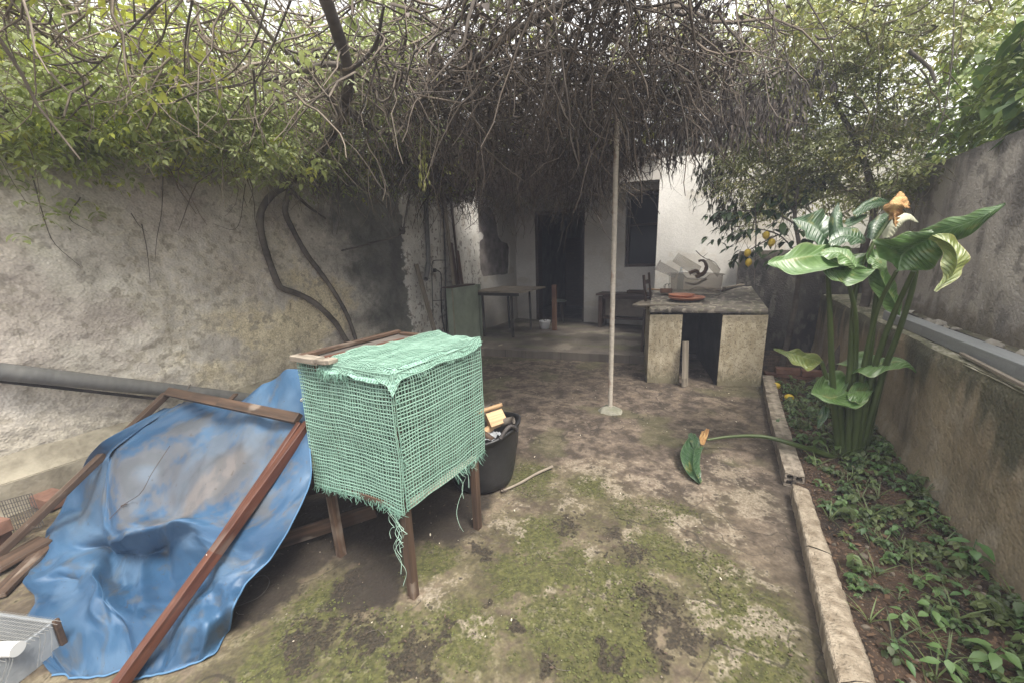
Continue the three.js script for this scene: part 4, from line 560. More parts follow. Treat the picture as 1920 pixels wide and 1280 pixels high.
// ---------------------------------------------------------------- masonry table with boxes and dishes
{
  const FL = onY(1218, 578, 0.85), FR = onY(1441, 580, 0.85), BL = onZ(1224, 545, -6.42), BR = onZ(1409, 537, -6.42);
  const e1 = FR.clone().sub(FL).normalize(), e2 = V(-e1.z, 0, e1.x).multiplyScalar(-1); if (e2.z > 0) e2.negate();
  const t = thing('masonry_table', 'yellowish masonry worktable with two thick pillars and a weathered slab top', 'table', [FL.x, 0, FL.z]);
  const bil = (u, v) => FL.clone().lerp(FR, u).lerp(BL.clone().lerp(BR, u), v);
  const slabM = std({ map: colTex(512, 512, (u, v) => { const a = fbm(u * 8, v * 8, 5, 8), b = fbm(u * 26, v * 14, 4), f = fbm(u * 64, v * 64, 3, 64); let c = mix3([0.07, 0.058, 0.05], [0.20, 0.175, 0.15], clamp((a - 0.28) * 2)); c = mix3(c, [0.34, 0.3, 0.25], sm(0.55, 0.68, b) * 0.7); c = mix3(c, [0.085, 0.09, 0.045], sm(0.55, 0.7, fbm(u * 12 + 8, v * 12, 4)) * 0.5); return c.map(x => x * (0.8 + 0.4 * f)); }, true), bumpMap: bumpRough, bumpScale: 0.003, roughness: 0.9 });
  const TH = 0.05;
  { const n = 24; const topg = grid(n, n, (u, v) => { const p = bil(u, v); p.y += 0.006 * (fbm(p.x * 7, p.z * 7, 4) - 0.5); return p; }, (u, v, p) => [p.x, p.z]); const bot = grid(n, n, (u, v) => bil(u, v).add(V(0, -TH, 0)), (u, v, p) => [p.x, p.z]); const edge = (a, b) => grid(40, 3, (u, v) => { const p = bil(mix(a[0], b[0], u), mix(a[1], b[1], u)); const n2 = 0.014 * (fbm(p.x * 16 + v * 3, p.z * 16, 4) - 0.5); return p.add(V(0, -TH * v, 0)).addScaledVector(e2, v > 0 && v < 1 ? -0.006 + n2 : 0); }, (u, v, p) => [p.x + p.z, p.y]);
    part(t, 'slab_top', [topg, bot, edge([0, 0], [1, 0]), edge([1, 0], [1, 1]), edge([0, 0], [0, 1]), edge([0, 1], [1, 1])], slabM); }
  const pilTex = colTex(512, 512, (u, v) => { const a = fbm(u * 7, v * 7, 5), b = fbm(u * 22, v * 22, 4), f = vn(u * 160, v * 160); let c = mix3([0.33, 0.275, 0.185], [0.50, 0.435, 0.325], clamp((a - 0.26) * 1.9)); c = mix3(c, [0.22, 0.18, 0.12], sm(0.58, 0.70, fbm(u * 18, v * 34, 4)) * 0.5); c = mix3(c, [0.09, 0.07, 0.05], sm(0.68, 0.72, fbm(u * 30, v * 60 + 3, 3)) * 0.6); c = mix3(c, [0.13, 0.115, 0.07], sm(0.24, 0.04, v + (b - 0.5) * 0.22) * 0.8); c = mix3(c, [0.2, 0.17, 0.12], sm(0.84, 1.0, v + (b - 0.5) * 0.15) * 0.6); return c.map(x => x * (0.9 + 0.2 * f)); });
  const pilM = std({ map: pilTex, bumpMap: bumpRough, bumpScale: 0.006, roughness: 0.95 });
  // a pillar is a swept wall: footprint quad from the photographed front corners, running back under the slab
  const pillar = (pa, pb, inset) => { const a = onY(...pa, 0), b = onY(...pb, 0); const front = a.clone().lerp(b, 0.5).sub(FL).dot(e2); const back = e2.clone().multiplyScalar(1.55); const H = FL.y - TH - 0.002;
    const face = (p, q, nn) => grid(18, 26, (u, v) => { const c = p.clone().lerp(q, u); c.y = H * v; const k = (u > 0.001 && u < 0.999) ? 1 : 0.25; c.addScaledVector(nn, 0.018 * (fbm(u * 5 + p.x * 9, v * 7, 4) - 0.5) * k + 0.012 * sm(0.15, 0, v)); return c; });
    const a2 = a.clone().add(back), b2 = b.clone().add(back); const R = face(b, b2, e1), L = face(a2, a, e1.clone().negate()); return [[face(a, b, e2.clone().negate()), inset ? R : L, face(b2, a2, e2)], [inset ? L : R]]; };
  const nearBlackM = noisy([0.012, 0.011, 0.010], [0.035, 0.031, 0.028]);  // near-black colour for the inner faces and back of the opening
  { const p1 = pillar([1213, 716], [1272, 718], 0), p2 = pillar([1344, 722], [1426, 724], 1); const q1 = part(t, 'pillar', p1[0], pilM), q2 = part(t, 'pillar', p2[0], pilM); part(q1, 'dark_inner_face', p1[1], nearBlackM); part(q2, 'dark_inner_face', p2[1], nearBlackM); }
  { const a = onY(1272, 718).addScaledVector(e2, 1.42), b = onY(1344, 722).addScaledVector(e2, 1.42); part(t, 'back_panel', [grid(4, 4, (u, v) => { const c = a.clone().lerp(b, mix(-0.25, 1.25, u)); c.y = v * 0.79; return c; })], nearBlackM); }
  // board leaning in the opening
  const bd = thing('leaning_board', 'greyish board leaning in the dark opening under the masonry table', 'board', onY(1285, 722)); { const p = onY(1284, 723, 0.0).addScaledVector(e2, -0.02), q = p.clone().add(V(-0.03, 0.50, -0.09)).addScaledVector(e2, 0.0); part(bd, 'board_body', [beam(p, q, 0.13, 0.022, 0.95, 0.003)], M.woodGrey); }
  // dishes
  const sl = (px, py, d = 0) => { let y = 0.86; let p; for (let i = 0; i < 4; i++) { p = onY(px, py, y); const v = clamp((p.z - FL.z) / (BL.z - FL.z)); y = mix(0.85, (BL.y + BR.y) / 2, v) + 0.003 + d; } return p; };
  const terra = noisy([0.27, 0.10, 0.055], [0.40, 0.17, 0.10], { roughness: 0.55 });
  const dish = (c, R, lab) => { const o = thing('terracotta_dish', lab, 'dish', c); const g = new THREE.LatheGeometry([[0, 0.004], [R * 0.78, 0.004], [R * 0.9, 0.012], [R, 0.034], [R * 1.02, 0.036], [R * 1.0, 0.042], [R * 0.95, 0.038], [R * 0.86, 0.018], [R * 0.75, 0.012], [0, 0.011]].map(p => new THREE.Vector2(...p)), 44); g.translate(c.x, c.y, c.z); part(o, 'dish_body', g, terra); };
  const dc = sl(1287, 562); dish(dc, 0.215, 'large shallow terracotta dish at the front of the masonry table'); dish(dc.clone().add(V(-0.06, 0.028, 0.0)), 0.155, 'smaller terracotta dish nested on the large one');
  const bt = thing('grey_board', 'thin grey board under the terracotta dishes', 'board', sl(1265, 571)); part(bt, 'board_body', [beam(sl(1195, 572), sl(1318, 571), 0.05, 0.016)], M.woodGrey);
  // clear plastic crate of odds and ends
  const plastic = phys({ color: C(0.62, 0.60, 0.57), transmission: 0.93, thickness: 0, roughness: 0.16 }), plasticM = phys({ color: C(0.74, 0.72, 0.69), transmission: 0.92, thickness: 0, roughness: 0.2 });
  const k0 = sl(1258, 550), k1 = sl(1351, 555), kz = k1.clone().sub(k0); kz.y = 0; const kl = kz.length(), ku = kz.clone().normalize(), kv = e2;
  const cr = thing('clear_plastic_crate', 'large murky clear plastic crate full of odds and ends on the table', 'crate', k0.clone().lerp(k1, 0.5)); const KH = 0.265, KD = 0.34;
  const kp = (a, b, y) => k0.clone().addScaledVector(ku, a * kl).addScaledVector(kv, b * KD).add(V(0, y, 0)); const flare = (a, b, y) => kp(mix(0.5, a, 1 + y * 0.15), mix(0.5, b, 1 + y * 0.15), y);
  for (const [a, b, c, d] of [[0, 0, 1, 0], [1, 0, 1, 1], [0, 1, 1, 1], [0, 0, 0, 1]]) part(cr, 'crate_side', [grid(12, 8, (u, v) => flare(mix(a, c, u), mix(b, d, u), v * KH * (b === 0 && d === 0 ? (u > 0.25 && u < 0.72 ? 0.82 : 1) : 1) + 0.003))], plastic);
  part(cr, 'crate_bottom', [grid(2, 2, (u, v) => kp(u, v, 0.004))], plastic);
  part(cr, 'crate_rim', [tube([flare(0, 0, KH), flare(0.25, -0.01, KH), flare(0.3, -0.01, KH * 0.82), flare(0.7, -0.01, KH * 0.82), flare(0.74, -0.01, KH), flare(1, 0, KH), flare(1, 1, KH), flare(0, 1, KH), flare(0, 0, KH)], 0.006, 0.006, 60, 5)], plasticM);
  const sheet = (pts, lab, m = plasticM, th = 0.004) => { const P4 = pts.map(p => onZ(p[0], p[1], p[2])); const o = thing('plastic_sheet', lab, 'plastic sheet', P4[0]); const n = P4[1].clone().sub(P4[0]).cross(P4[3].clone().sub(P4[0])).normalize().multiplyScalar(th); const f = (d) => grid(6, 6, (u, v) => P4[0].clone().lerp(P4[1], u).lerp(P4[3].clone().lerp(P4[2], u), v).addScaledVector(n, d + 3 * (u - 0.5) * (u - 0.5))); part(o, 'sheet_body', [f(0), f(1)], m); };
  const zc = k0.z - 0.12; sheet([[1261, 490, zc], [1272, 474, zc - 0.05], [1316, 500, zc - 0.08], [1306, 520, zc]], 'big clear plastic sheet tilted out of the crate'); sheet([[1318, 489, zc - 0.1], [1330, 485, zc - 0.12], [1352, 505, zc - 0.12], [1346, 520, zc - 0.05]], 'smaller clear sheet at the right end of the crate');
  { const o = thing('plastic_tub', 'tilted translucent plastic tub at the left end of the crate', 'tub', onZ(1250, 500, zc + 0.08)); const A = onZ(1233, 498, zc + 0.1), B = onZ(1268, 515, zc + 0.05); const d = B.clone().sub(A), L = d.length(); d.normalize(); const up = V(0, 1, 0).addScaledVector(d, -d.y).normalize(), sd = d.clone().cross(up); const c = (a, b, s) => A.clone().addScaledVector(d, a * L).addScaledVector(up, (b - 0.5) * 0.13).addScaledVector(sd, (s - 0.5) * 0.16); const w = (p, q, r, s2) => grid(3, 3, (u, v) => p.clone().lerp(q, u).lerp(s2.clone().lerp(r, u), v)); part(o, 'tub_body', [w(c(0, 0, 0), c(1, 0.1, 0), c(1, 0.9, 0), c(0, 1, 0)), w(c(0, 0, 1), c(1, 0.1, 1), c(1, 0.9, 1), c(0, 1, 1)), w(c(0, 1, 0), c(1, 0.9, 0), c(1, 0.9, 1), c(0, 1, 1)), w(c(0, 0, 0), c(1, 0.1, 0), c(1, 0.1, 1), c(0, 0, 1)), w(c(1, 0.1, 0), c(1, 0.9, 0), c(1, 0.9, 1), c(1, 0.1, 1))], phys({ color: C(0.75, 0.74, 0.72), transmission: 0.85, thickness: 0, roughness: 0.22 })); part(o, 'tub_rim', [tube([c(0, 0, 0), c(0, 1, 0), c(0, 1, 1), c(0, 0, 1), c(0, 0, 0)], 0.005, 0.005, 20, 5)], plasticM); }
  { const b = sl(1276, 545).addScaledVector(e2, 0.06), o = thing('clear_bottle', 'clear plastic bottle standing in the crate with its neck above the rim', 'bottle', b); const g = new THREE.LatheGeometry([[0, 0.01], [0.042, 0.01], [0.045, 0.05], [0.045, 0.21], [0.03, 0.26], [0.015, 0.285], [0.014, 0.31]].map(p => new THREE.Vector2(...p)), 20); g.translate(b.x, b.y, b.z); part(o, 'bottle_body', g, phys({ color: C(0.85, 0.88, 0.9), transmission: 0.8, thickness: 0, roughness: 0.08 })); const cap = new THREE.CylinderGeometry(0.017, 0.017, 0.022, 16); cap.translate(b.x, b.y + 0.318, b.z); part(o.children[0], 'bottle_cap', cap, std({ color: C(0.6, 0.62, 0.65), roughness: 0.4 })); }
  { const o = thing('driftwood_piece', 'curled piece of dark bark standing up in the crate', 'bark', onZ(1318, 500, zc)); part(o, 'bark_curl', [tube([onZ(1305, 520, zc), onZ(1320, 512, zc), onZ(1325, 500, zc), onZ(1318, 488, zc), onZ(1310, 490, zc)], 0.03, 0.018, 12, 8, 0.5, rng(8))], M.woodBrown); const o2 = thing('driftwood_piece', 'low brown lump of wood left of the curled bark in the crate', 'wood', onZ(1303, 510, zc)); part(o2, 'wood_lump', [tube([onZ(1293, 512, zc), onZ(1305, 508, zc), onZ(1312, 514, zc)], 0.03, 0.022, 8, 8, 0.5, rng(3))], M.woodBrown);
    const o3 = thing('driftwood_piece', 'twigs and a pale bent plastic offcut inside the crate', 'odds and ends', onZ(1300, 535, zc)); part(o3, 'offcut', [tube([onZ(1285, 530, zc), onZ(1305, 533, zc), onZ(1325, 522, zc)], 0.016, 0.02, 8, 7), tube([onZ(1290, 545, zc), onZ(1310, 538, zc), onZ(1340, 548, zc)], 0.008, 0.006, 8, 5)], M.woodGrey);
    const o4 = thing('dry_twigs', 'dry forked twig leaning on the white wall above the crate', 'twig', onZ(1330, 490, zc - 0.2)); part(o4, 'stem', [tube([onZ(1305, 470, zc - 0.2), onZ(1318, 482, zc - 0.2), onZ(1340, 492, zc - 0.2), onZ(1350, 505, zc - 0.2)], 0.006, 0.004, 10, 5), tube([onZ(1318, 482, zc - 0.2), onZ(1328, 474, zc - 0.22)], 0.004, 0.002, 4, 4)], M.bark); }
  { const lp = (px, py, d = 0) => sl(px, py, d); const mkp = (a, b, w, h, m, lab) => { const o = thing('scrap_board', lab, 'board', a); part(o, 'board_body', [beam(a, b, w, h)], m); };
    mkp(lp(1350, 545, 0.02), lp(1412, 532, 0.03), 0.09, 0.02, M.woodDark, 'dark scrap board at the right back of the masonry table'); mkp(lp(1358, 540, 0.05), lp(1409, 531, 0.06), 0.05, 0.02, M.woodGrey, 'grey batten on the dark scrap board at the back of the table');
    mkp(lp(1216, 542, 0.02), lp(1258, 545, 0.02), 0.06, 0.018, M.woodTan, 'pale batten at the back left corner of the table'); const bk = thing('red_brick', 'red brick on the table left of the plastic crate', 'brick', lp(1250, 548)); part(bk, 'brick_body', [box(lp(1249, 549).x, lp(1249, 549).y + 0.03, lp(1249, 549).z, 0.16, 0.055, 0.1, 0.006, 0.2)], M.brick); }
  // wire coil by the crate
  { const o = thing('small_wire_coil', 'small dark coil of wire by the corner of the white wall on the table', 'wire coil', sl(1250, 535)); const c = sl(1251, 538, 0.05); const pts = []; for (let i = 0; i < 26; i++) { const a = i * 0.75; pts.push(V(c.x + 0.05 * Math.cos(a) * (0.7 + 0.3 * Math.sin(i)), c.y + 0.045 * Math.sin(a), c.z + 0.02 * Math.sin(i * 1.7))); } part(o, 'wire', [tube(pts, 0.003, 0.003, 90, 4)], M.iron); }
}
// folding chair at the table's left
{ const z = -5.6, o = thing('dark_wooden_chair', 'dark wooden chair standing left of the masonry table in the porch shade', 'chair', onZ(1205, 690, z)); const P2 = (x, y, dz = 0) => onZ(x, y, z + dz); const b = (a, c, w = 0.03, h = 0.03) => [beam(a, c, w, h)];
  const L = (x, y) => onY(x, y, 0.004);
  const f1 = P2(1206, 690), f2 = P2(1224, 660, -0.3); f1.y = 0.12;
  part(o, 'backrest_post', b(P2(1207, 516, -0.25), P2(1212, 578, -0.2)), M.woodDark); part(o, 'backrest_post', b(P2(1217, 511, -0.4), P2(1221, 570, -0.4)), M.woodDark); part(o, 'backrest_rail', b(P2(1207, 530, -0.25), P2(1218, 527, -0.4), 0.02, 0.06), M.woodDark);
  part(o, 'seat', [beam(P2(1203, 575), P2(1224, 566, -0.2), 0.34, 0.03)], M.woodGrey);
  part(o, 'leg', b(P2(1209, 580), P2(1202, 676, 0.1)), M.woodDark); part(o, 'leg', b(P2(1214, 580, -0.1), P2(1207, 690, 0.0)), M.woodDark); part(o, 'leg', b(P2(1222, 575, -0.35), P2(1222, 650, -0.4)), M.woodDark); part(o, 'stretcher', b(P2(1204, 650, 0.08), P2(1222, 640, -0.38), 0.02, 0.025), M.woodDark); }

// ---------------------------------------------------------------- inside the porch
const FY = 0.115;
{ const c0 = onY(1124, 611, FY), o = thing('dark_sideboard', 'low dark brown wooden sideboard below the porch window', 'sideboard', c0); const x0 = c0.x, x1 = c0.x + 0.95, z = -7.12, d = 0.36, H = 0.62;
  part(o, 'tabletop', [box((x0 + x1) / 2, FY + H, z - d / 2, x1 - x0 + 0.08, 0.035, d + 0.06)], M.woodDark); for (const x of [x0 + 0.04, x1 - 0.04]) for (const zz of [z - 0.03, z - d + 0.03]) part(o, 'leg', [box(x, FY + H / 2 - 0.02, zz, 0.075, H - 0.04, 0.06)], M.woodDark);
  part(o, 'front_panel', [box((x0 + x1) / 2 + 0.02, FY + H * 0.62, z - 0.08, x1 - x0 - 0.2, H * 0.55, 0.02)], noisy([0.10, 0.085, 0.075], [0.17, 0.145, 0.125])); part(o, 'shelf', [box((x0 + x1) / 2 + 0.02, FY + H * 0.28, z - d / 2, x1 - x0 - 0.1, 0.03, d - 0.05)], M.woodDark); part(o, 'apron', [box((x0 + x1) / 2, FY + H - 0.05, z - 0.02, x1 - x0 - 0.16, 0.06, 0.02)], M.woodDark); 
  const bk = thing('small_box', 'small dark box on the sideboard under the window', 'box', [x1 - 0.3, FY + H, z - 0.2]); part(bk, 'box_body', [box(x1 - 0.3, FY + H + 0.045, z - 0.2, 0.3, 0.05, 0.2)], M.woodBrown); }
{ const q0 = onY(909, 631, FY), q1 = onY(962, 633, FY), q2 = onY(950, 610, FY), o = thing('metal_legged_table', 'old table with thin dark metal legs against the broken plaster wall', 'table', q0); const H = 0.80;
  const tA = onY(900, 523, FY + H), tB = onY(1020, 518, FY + H); const legp = [q0, q1, V(q0.x + 0.06, FY, q0.z - 0.8), V(q1.x - 0.02, FY, q1.z - 0.75)];
  for (const p of legp) part(o, 'leg', [beam(p.clone(), V(p.x - 0.02, FY + H - 0.02, p.z - 0.01), 0.034, 0.034, 0, 0.004, V(0, 0, 1))], M.iron);
  const xs = [q0.x - 0.12, q1.x + 0.28]; part(o, 'tabletop', [rough(box((xs[0] + xs[1]) / 2, FY + H, q0.z - 0.38, xs[1] - xs[0], 0.03, 1.0), 0.006, 5)], M.woodGrey); part(o, 'apron', [box((xs[0] + xs[1]) / 2, FY + H - 0.045, q0.z + 0.06, xs[1] - xs[0] - 0.12, 0.05, 0.02)], M.iron);
  part(o, 'post', [box(q1.x + 0.42, FY + 0.42, q1.z - 0.85, 0.08, 0.84, 0.06)], noisy([0.12, 0.06, 0.035], [0.2, 0.11, 0.07]));
  const rag = thing('crumpled_rag', 'crumpled pale rag lying on the metal legged table', 'rag', onY(950, 518, FY + H)); const rc = onY(952, 520, FY + H + 0.02); part(rag, 'cloth', [rough(grid(24, 14, (u, v) => V(rc.x - 0.1 + 0.34 * u, rc.y + 0.004 + 0.05 * fbm(u * 5, v * 4, 4) * Math.sin(u * 3.1), rc.z - 0.12 + 0.2 * v)), 0.012, 20)], noisy([0.42, 0.38, 0.30], [0.62, 0.57, 0.48]));
  const ball = new THREE.SphereGeometry(0.034, 14, 10).toNonIndexed(); const bp = onY(943, 517, FY + H + 0.04); ball.translate(bp.x, bp.y, bp.z); const b = thing('white_ball', 'small whitish ball beside the rag on the table', 'ball', bp); part(b, 'ball_body', [boxUV(rough(ball, 0.006, 60))], noisy([0.5, 0.47, 0.42], [0.7, 0.67, 0.6])); }
{ const c = onY(1022, 616, FY), o = thing('white_pot', 'small white plastic pot on the porch floor by the doorway', 'pot', c); const g = new THREE.LatheGeometry([[0, 0.004], [0.085, 0.004], [0.105, 0.13], [0.112, 0.132], [0.112, 0.155], [0.104, 0.155], [0.098, 0.12], [0, 0.115]].map(p => new THREE.Vector2(...p)), 30); g.translate(c.x, c.y, c.z); part(o, 'pot_body', g, std({ color: C(0.62, 0.62, 0.63), roughness: 0.45 }));
  const p = []; const q = rng(6); for (let i = 0; i < 10; i++) { const a = q() * 6.28; p.push(tube([V(c.x, FY + 0.11, c.z), V(c.x + 0.05 * Math.cos(a), FY + 0.2, c.z + 0.05 * Math.sin(a)), V(c.x + 0.1 * Math.cos(a), FY + 0.22 + 0.1 * q(), c.z + 0.1 * Math.sin(a))], 0.003, 0.0015, 6, 4)); } part(o, 'dead_stems', p, M.woodBrown);
  const d = onY(1035, 588, FY), l = thing('green_stool', 'dull green round stool in the dark doorway', 'stool', d); const zz = BZ - 0.1; const s = new THREE.LatheGeometry([[0, 0.43], [0.15, 0.43], [0.16, 0.45], [0.1, 0.47], [0, 0.475]].map(p => new THREE.Vector2(...p)), 24); const sc = V(-2.95, FY, BZ + 0.18); s.translate(sc.x, sc.y, sc.z); part(l, 'seat', s, noisy([0.12, 0.14, 0.12], [0.2, 0.22, 0.2])); for (let i = 0; i < 3; i++) { const a = i * 2.1 + 0.5; part(l, 'leg', [tube([V(sc.x + 0.08 * Math.cos(a), FY + 0.43, sc.z + 0.08 * Math.sin(a)), V(sc.x + 0.15 * Math.cos(a), FY, sc.z + 0.15 * Math.sin(a))], 0.016, 0.014, 4, 6)], M.iron); } }

// ---------------------------------------------------------------- things against the white pier of the left wall
{ const X = LX + 0.07, p = (x, y, dx = 0) => onX(x, y, X + dx);
  const g = thing('green_cupboard', 'faded green painted cupboard standing against the pier of the left wall', 'cupboard', p(870, 640)); { const a = onX(846, 541, -3.66), b = onX(897, 539, -3.66); const z0 = a.z, z1 = b.z, y1 = a.y; const gm = noisy([0.20, 0.24, 0.185], [0.29, 0.33, 0.265], { roughness: 0.6 }); part(g, 'panel_board', [box(-3.72, y1 / 2 + 0.06, (z0 + z1) / 2, 0.11, y1 - 0.12, Math.abs(z1 - z0) * 0.98, 0.006)], gm); part(g.children[0], 'edge_strip', [box(-3.66, y1 / 2 + 0.06, z0 - 0.02, 0.014, y1 - 0.12, 0.03, 0.004)], noisy([0.2, 0.2, 0.15], [0.34, 0.33, 0.26])); part(g, 'top_board', [box(-3.75, y1 + 0.012, (z0 + z1) / 2 + 0.06, 0.17, 0.022, Math.abs(z1 - z0) * 0.9, 0.004)], M.woodDark); part(g, 'return_panel', [box(-3.79, y1 / 2 + 0.06, z1 + 0.02 - 0.1, 0.24, y1 - 0.12, 0.02, 0.004)], gm); }
  const pl = (a, b, w, h, m, lab, nm = 'leaning_plank', cat = 'plank') => { const o = thing(nm, lab, cat, a); part(o, 'plank_body', [beam(a, b, w, h, 0, 0.003, V(1, 0, 0))], m); };
  pl(p(780, 495), p(824, 655, 0.25), 0.07, 0.03, M.woodGrey, 'grey plank leaning at a slant left of the conduits on the pier');
  pl(p(829, 345), p(852, 545, 0.1), 0.06, 0.03, M.woodGrey, 'tall grey pole leaning in the corner of the pier, tallest of the leaning ones', 'leaning_pole', 'pole');
  pl(p(846, 380), p(862, 535, 0.08), 0.035, 0.025, M.woodBrown, 'thin brown lath with a notched top leaning right of the tallest pole');
  pl(p(845, 455), p(858, 540, 0.12), 0.075, 0.022, M.woodDark, 'short dark plank leaning just above the green panel');
  pl(p(858, 470), p(868, 540, 0.10), 0.055, 0.02, M.woodBrown, 'short brown plank at the right of the leaning group');
  const d = thing('grey_downpipe', 'grey plastic downpipe with an elbow at its foot on the white pier', 'downpipe', p(800, 430)); part(d, 'pipe_run', [tube([p(795, 300), p(799, 400), p(803, 480), p(803, 496)], 0.034, 0.034, 20, 12)], M.pipe); part(d, 'elbow', [tube([p(803, 494), p(801, 508, 0.03), p(798, 524, 0.09)], 0.038, 0.036, 8, 12)], M.pipe);
  const w = thing('wall_conduit', 'thin dark conduit bent in a frame on the white pier', 'conduit', p(815, 520)); part(w, 'tube_run', [tube([p(836, 488), p(812, 490), p(810, 496), p(811, 560), p(812, 600)], 0.007, 0.007, 40, 6), tube([p(815, 505), p(826, 512), p(827, 560), p(830, 600), p(838, 640)], 0.009, 0.009, 30, 6), tube([p(812, 564), p(833, 563)], 0.006, 0.006, 4, 6)], M.iron); part(w, 'valve', [box(p(815, 507).x, p(815, 507).y, p(815, 507).z, 0.04, 0.06, 0.05, 0.01)], M.iron);
  const w2 = thing('wall_conduit', 'long straight dark conduit from the vines down beside the tallest pole', 'conduit', p(836, 500)); part(w2, 'tube_run', [tube([p(826, 330), p(833, 440), p(836, 560), p(838, 640)], 0.012, 0.012, 30, 6)], M.iron);
  const rb = thing('rubble_scrap', 'flat scrap of wood on the porch step right of the netted hutch', 'scrap', onY(920, 655, FY)); part(rb, 'scrap_body', [beam(onY(903, 660, 0.03), onY(943, 645, 0.13), 0.05, 0.015)], M.woodGrey); }

// ---------------------------------------------------------------- metal rail and rubble on the ledge
{ const a = onY(1684, 596, 0.905), b = onY(1920, 690, 0.905), d = b.clone().sub(a), o = thing('grey_metal_beam', 'long grey square metal tube lying on the mossy ledge at the right', 'metal beam', a); part(o, 'square_tube', [beam(a.clone().addScaledVector(d, -0.1), b.clone().addScaledVector(d, 1.6), 0.10, 0.075, 0, 0.006)], std({ map: colTex(256, 256, (u, v) => { const n = fbm(u * 4, v * 22, 5); return mix3([0.26, 0.27, 0.275], [0.36, 0.37, 0.375], n).map(x => x * (0.94 + 0.12 * vn(u * 120, v * 120))); }, true), roughness: 0.5, metalness: 0.25 }));
  const a2 = onY(1760, 640, 0.885), b2 = onY(1920, 722, 0.885), d2 = b2.clone().sub(a2), o2 = thing('thin_lath', 'thin weathered lath lying in front of the metal tube on the ledge', 'lath', a2); part(o2, 'lath_body', [beam(a2.clone().addScaledVector(d2, 0.35), b2.clone().addScaledVector(d2, 1), 0.02, 0.015)], M.woodGrey);
  const a3 = onY(1705, 588, 0.89), b3 = onY(1920, 668, 0.89), o3 = thing('rusty_rod', 'rusty rod lying behind the metal tube along the upper wall', 'rod', a3); part(o3, 'rod_body', [tube([a3, a3.clone().lerp(b3, 0.5), b3.clone().add(b3.clone().sub(a3))], 0.006, 0.006, 8, 6)], M.iron);
  const q = rng(31), sm1 = noisy([0.2, 0.18, 0.15], [0.42, 0.39, 0.34]); for (let i = 0; i < 16; i++) { const s = 0.012 + 0.022 * q(); const t = i < 3 ? [0.0, 0.35, 0.42][i] : q() * 1.3; const p = onY(1700, 588, 0.88).lerp(onY(1910, 668, 0.88), t).add(V((q() - 0.6) * 0.05, s * 0.5, 0)); let g = new THREE.IcosahedronGeometry(i < 3 ? 0.035 : s, 1); g.scale(1, 0.7, 1.1); g.translate(p.x, p.y, p.z); const o = thing('mortar_lump', 'small pale lump of broken mortar behind the metal tube on the ledge', 'rubble', p, 'mortar rubble on the ledge'); part(o, 'lump', [boxUV(rough(g, s * 0.5, 40))], sm1); } }

// ---------------------------------------------------------------- tall arum plant
function leafTex(base, light, vein, edge, seed) {
  return colTex(256, 512, (u, v) => { const s = Math.abs(u - 0.5) * 2; const w = (v * 11 + s * 2.6); const fr = Math.abs((w % 1 + 1) % 1 - 0.5) * 2; const n = fbm(u * 9 + seed, v * 16, 4), b = fbm(u * 4 + 9, v * 5 + seed, 4); let c = mix3(base, light, clamp((n - 0.3) * 1.6)); c = mix3(c, vein, sm(0.86, 0.98, fr) * 0.30); c = mix3(c, vein, sm(0.05, 0.015, s) * 0.7); c = mix3(c, edge, sm(0.93, 0.99, s) * 0.6); c = mix3(c, [0.30, 0.27, 0.08], sm(0.64, 0.78, b) * 0.35); return c; });
}
const leafBump = greyTex(256, 512, (u, v) => { const s = Math.abs(u - 0.5) * 2; const fr = Math.abs(((v * 11 + s * 2.6) % 1 + 1) % 1 - 0.5) * 2; return 0.6 - 0.35 * sm(0.7, 1, fr) - 0.4 * sm(0.06, 0.0, s) + 0.2 * fbm(u * 12, v * 20, 3); });
const lm = (t, o = {}) => phys({ map: t, bumpMap: leafBump, bumpScale: 0.004, roughness: 0.38, transmission: 0.38, thickness: 0, clearcoat: 0.2, clearcoatRoughness: 0.3, ...o });
const arumA = lm(leafTex([0.06, 0.135, 0.03], [0.115, 0.215, 0.055], [0.16, 0.26, 0.1], [0.25, 0.32, 0.14], 1));
const arumB = lm(leafTex([0.03, 0.075, 0.03], [0.055, 0.12, 0.045], [0.12, 0.2, 0.1], [0.12, 0.2, 0.09], 4), { roughness: 0.36 });
const arumY = lm(leafTex([0.16, 0.22, 0.05], [0.30, 0.33, 0.10], [0.3, 0.36, 0.16], [0.42, 0.38, 0.16], 8));
const arumL = lm(leafTex([0.095, 0.185, 0.05], [0.17, 0.28, 0.095], [0.2, 0.3, 0.13], [0.3, 0.36, 0.18], 12), { roughness: 0.38 });
const spatheM = phys({ color: C(0.66, 0.66, 0.5), roughness: 0.5, transmission: 0.25, thickness: 0 }), deadM = noisy([0.30, 0.14, 0.05], [0.55, 0.36, 0.16], { roughness: 0.8, bumpScale: 0.005 });
const stemM = phys({ map: colTex(128, 512, (u, v) => { const n = fbm(u * 8, v * 40, 4), r = vn(u * 3, v * 90); return mix3([0.034, 0.055, 0.014], [0.085, 0.115, 0.035], clamp(n * 0.7 + r * 0.4 - 0.1)); }, true), roughness: 0.45 });
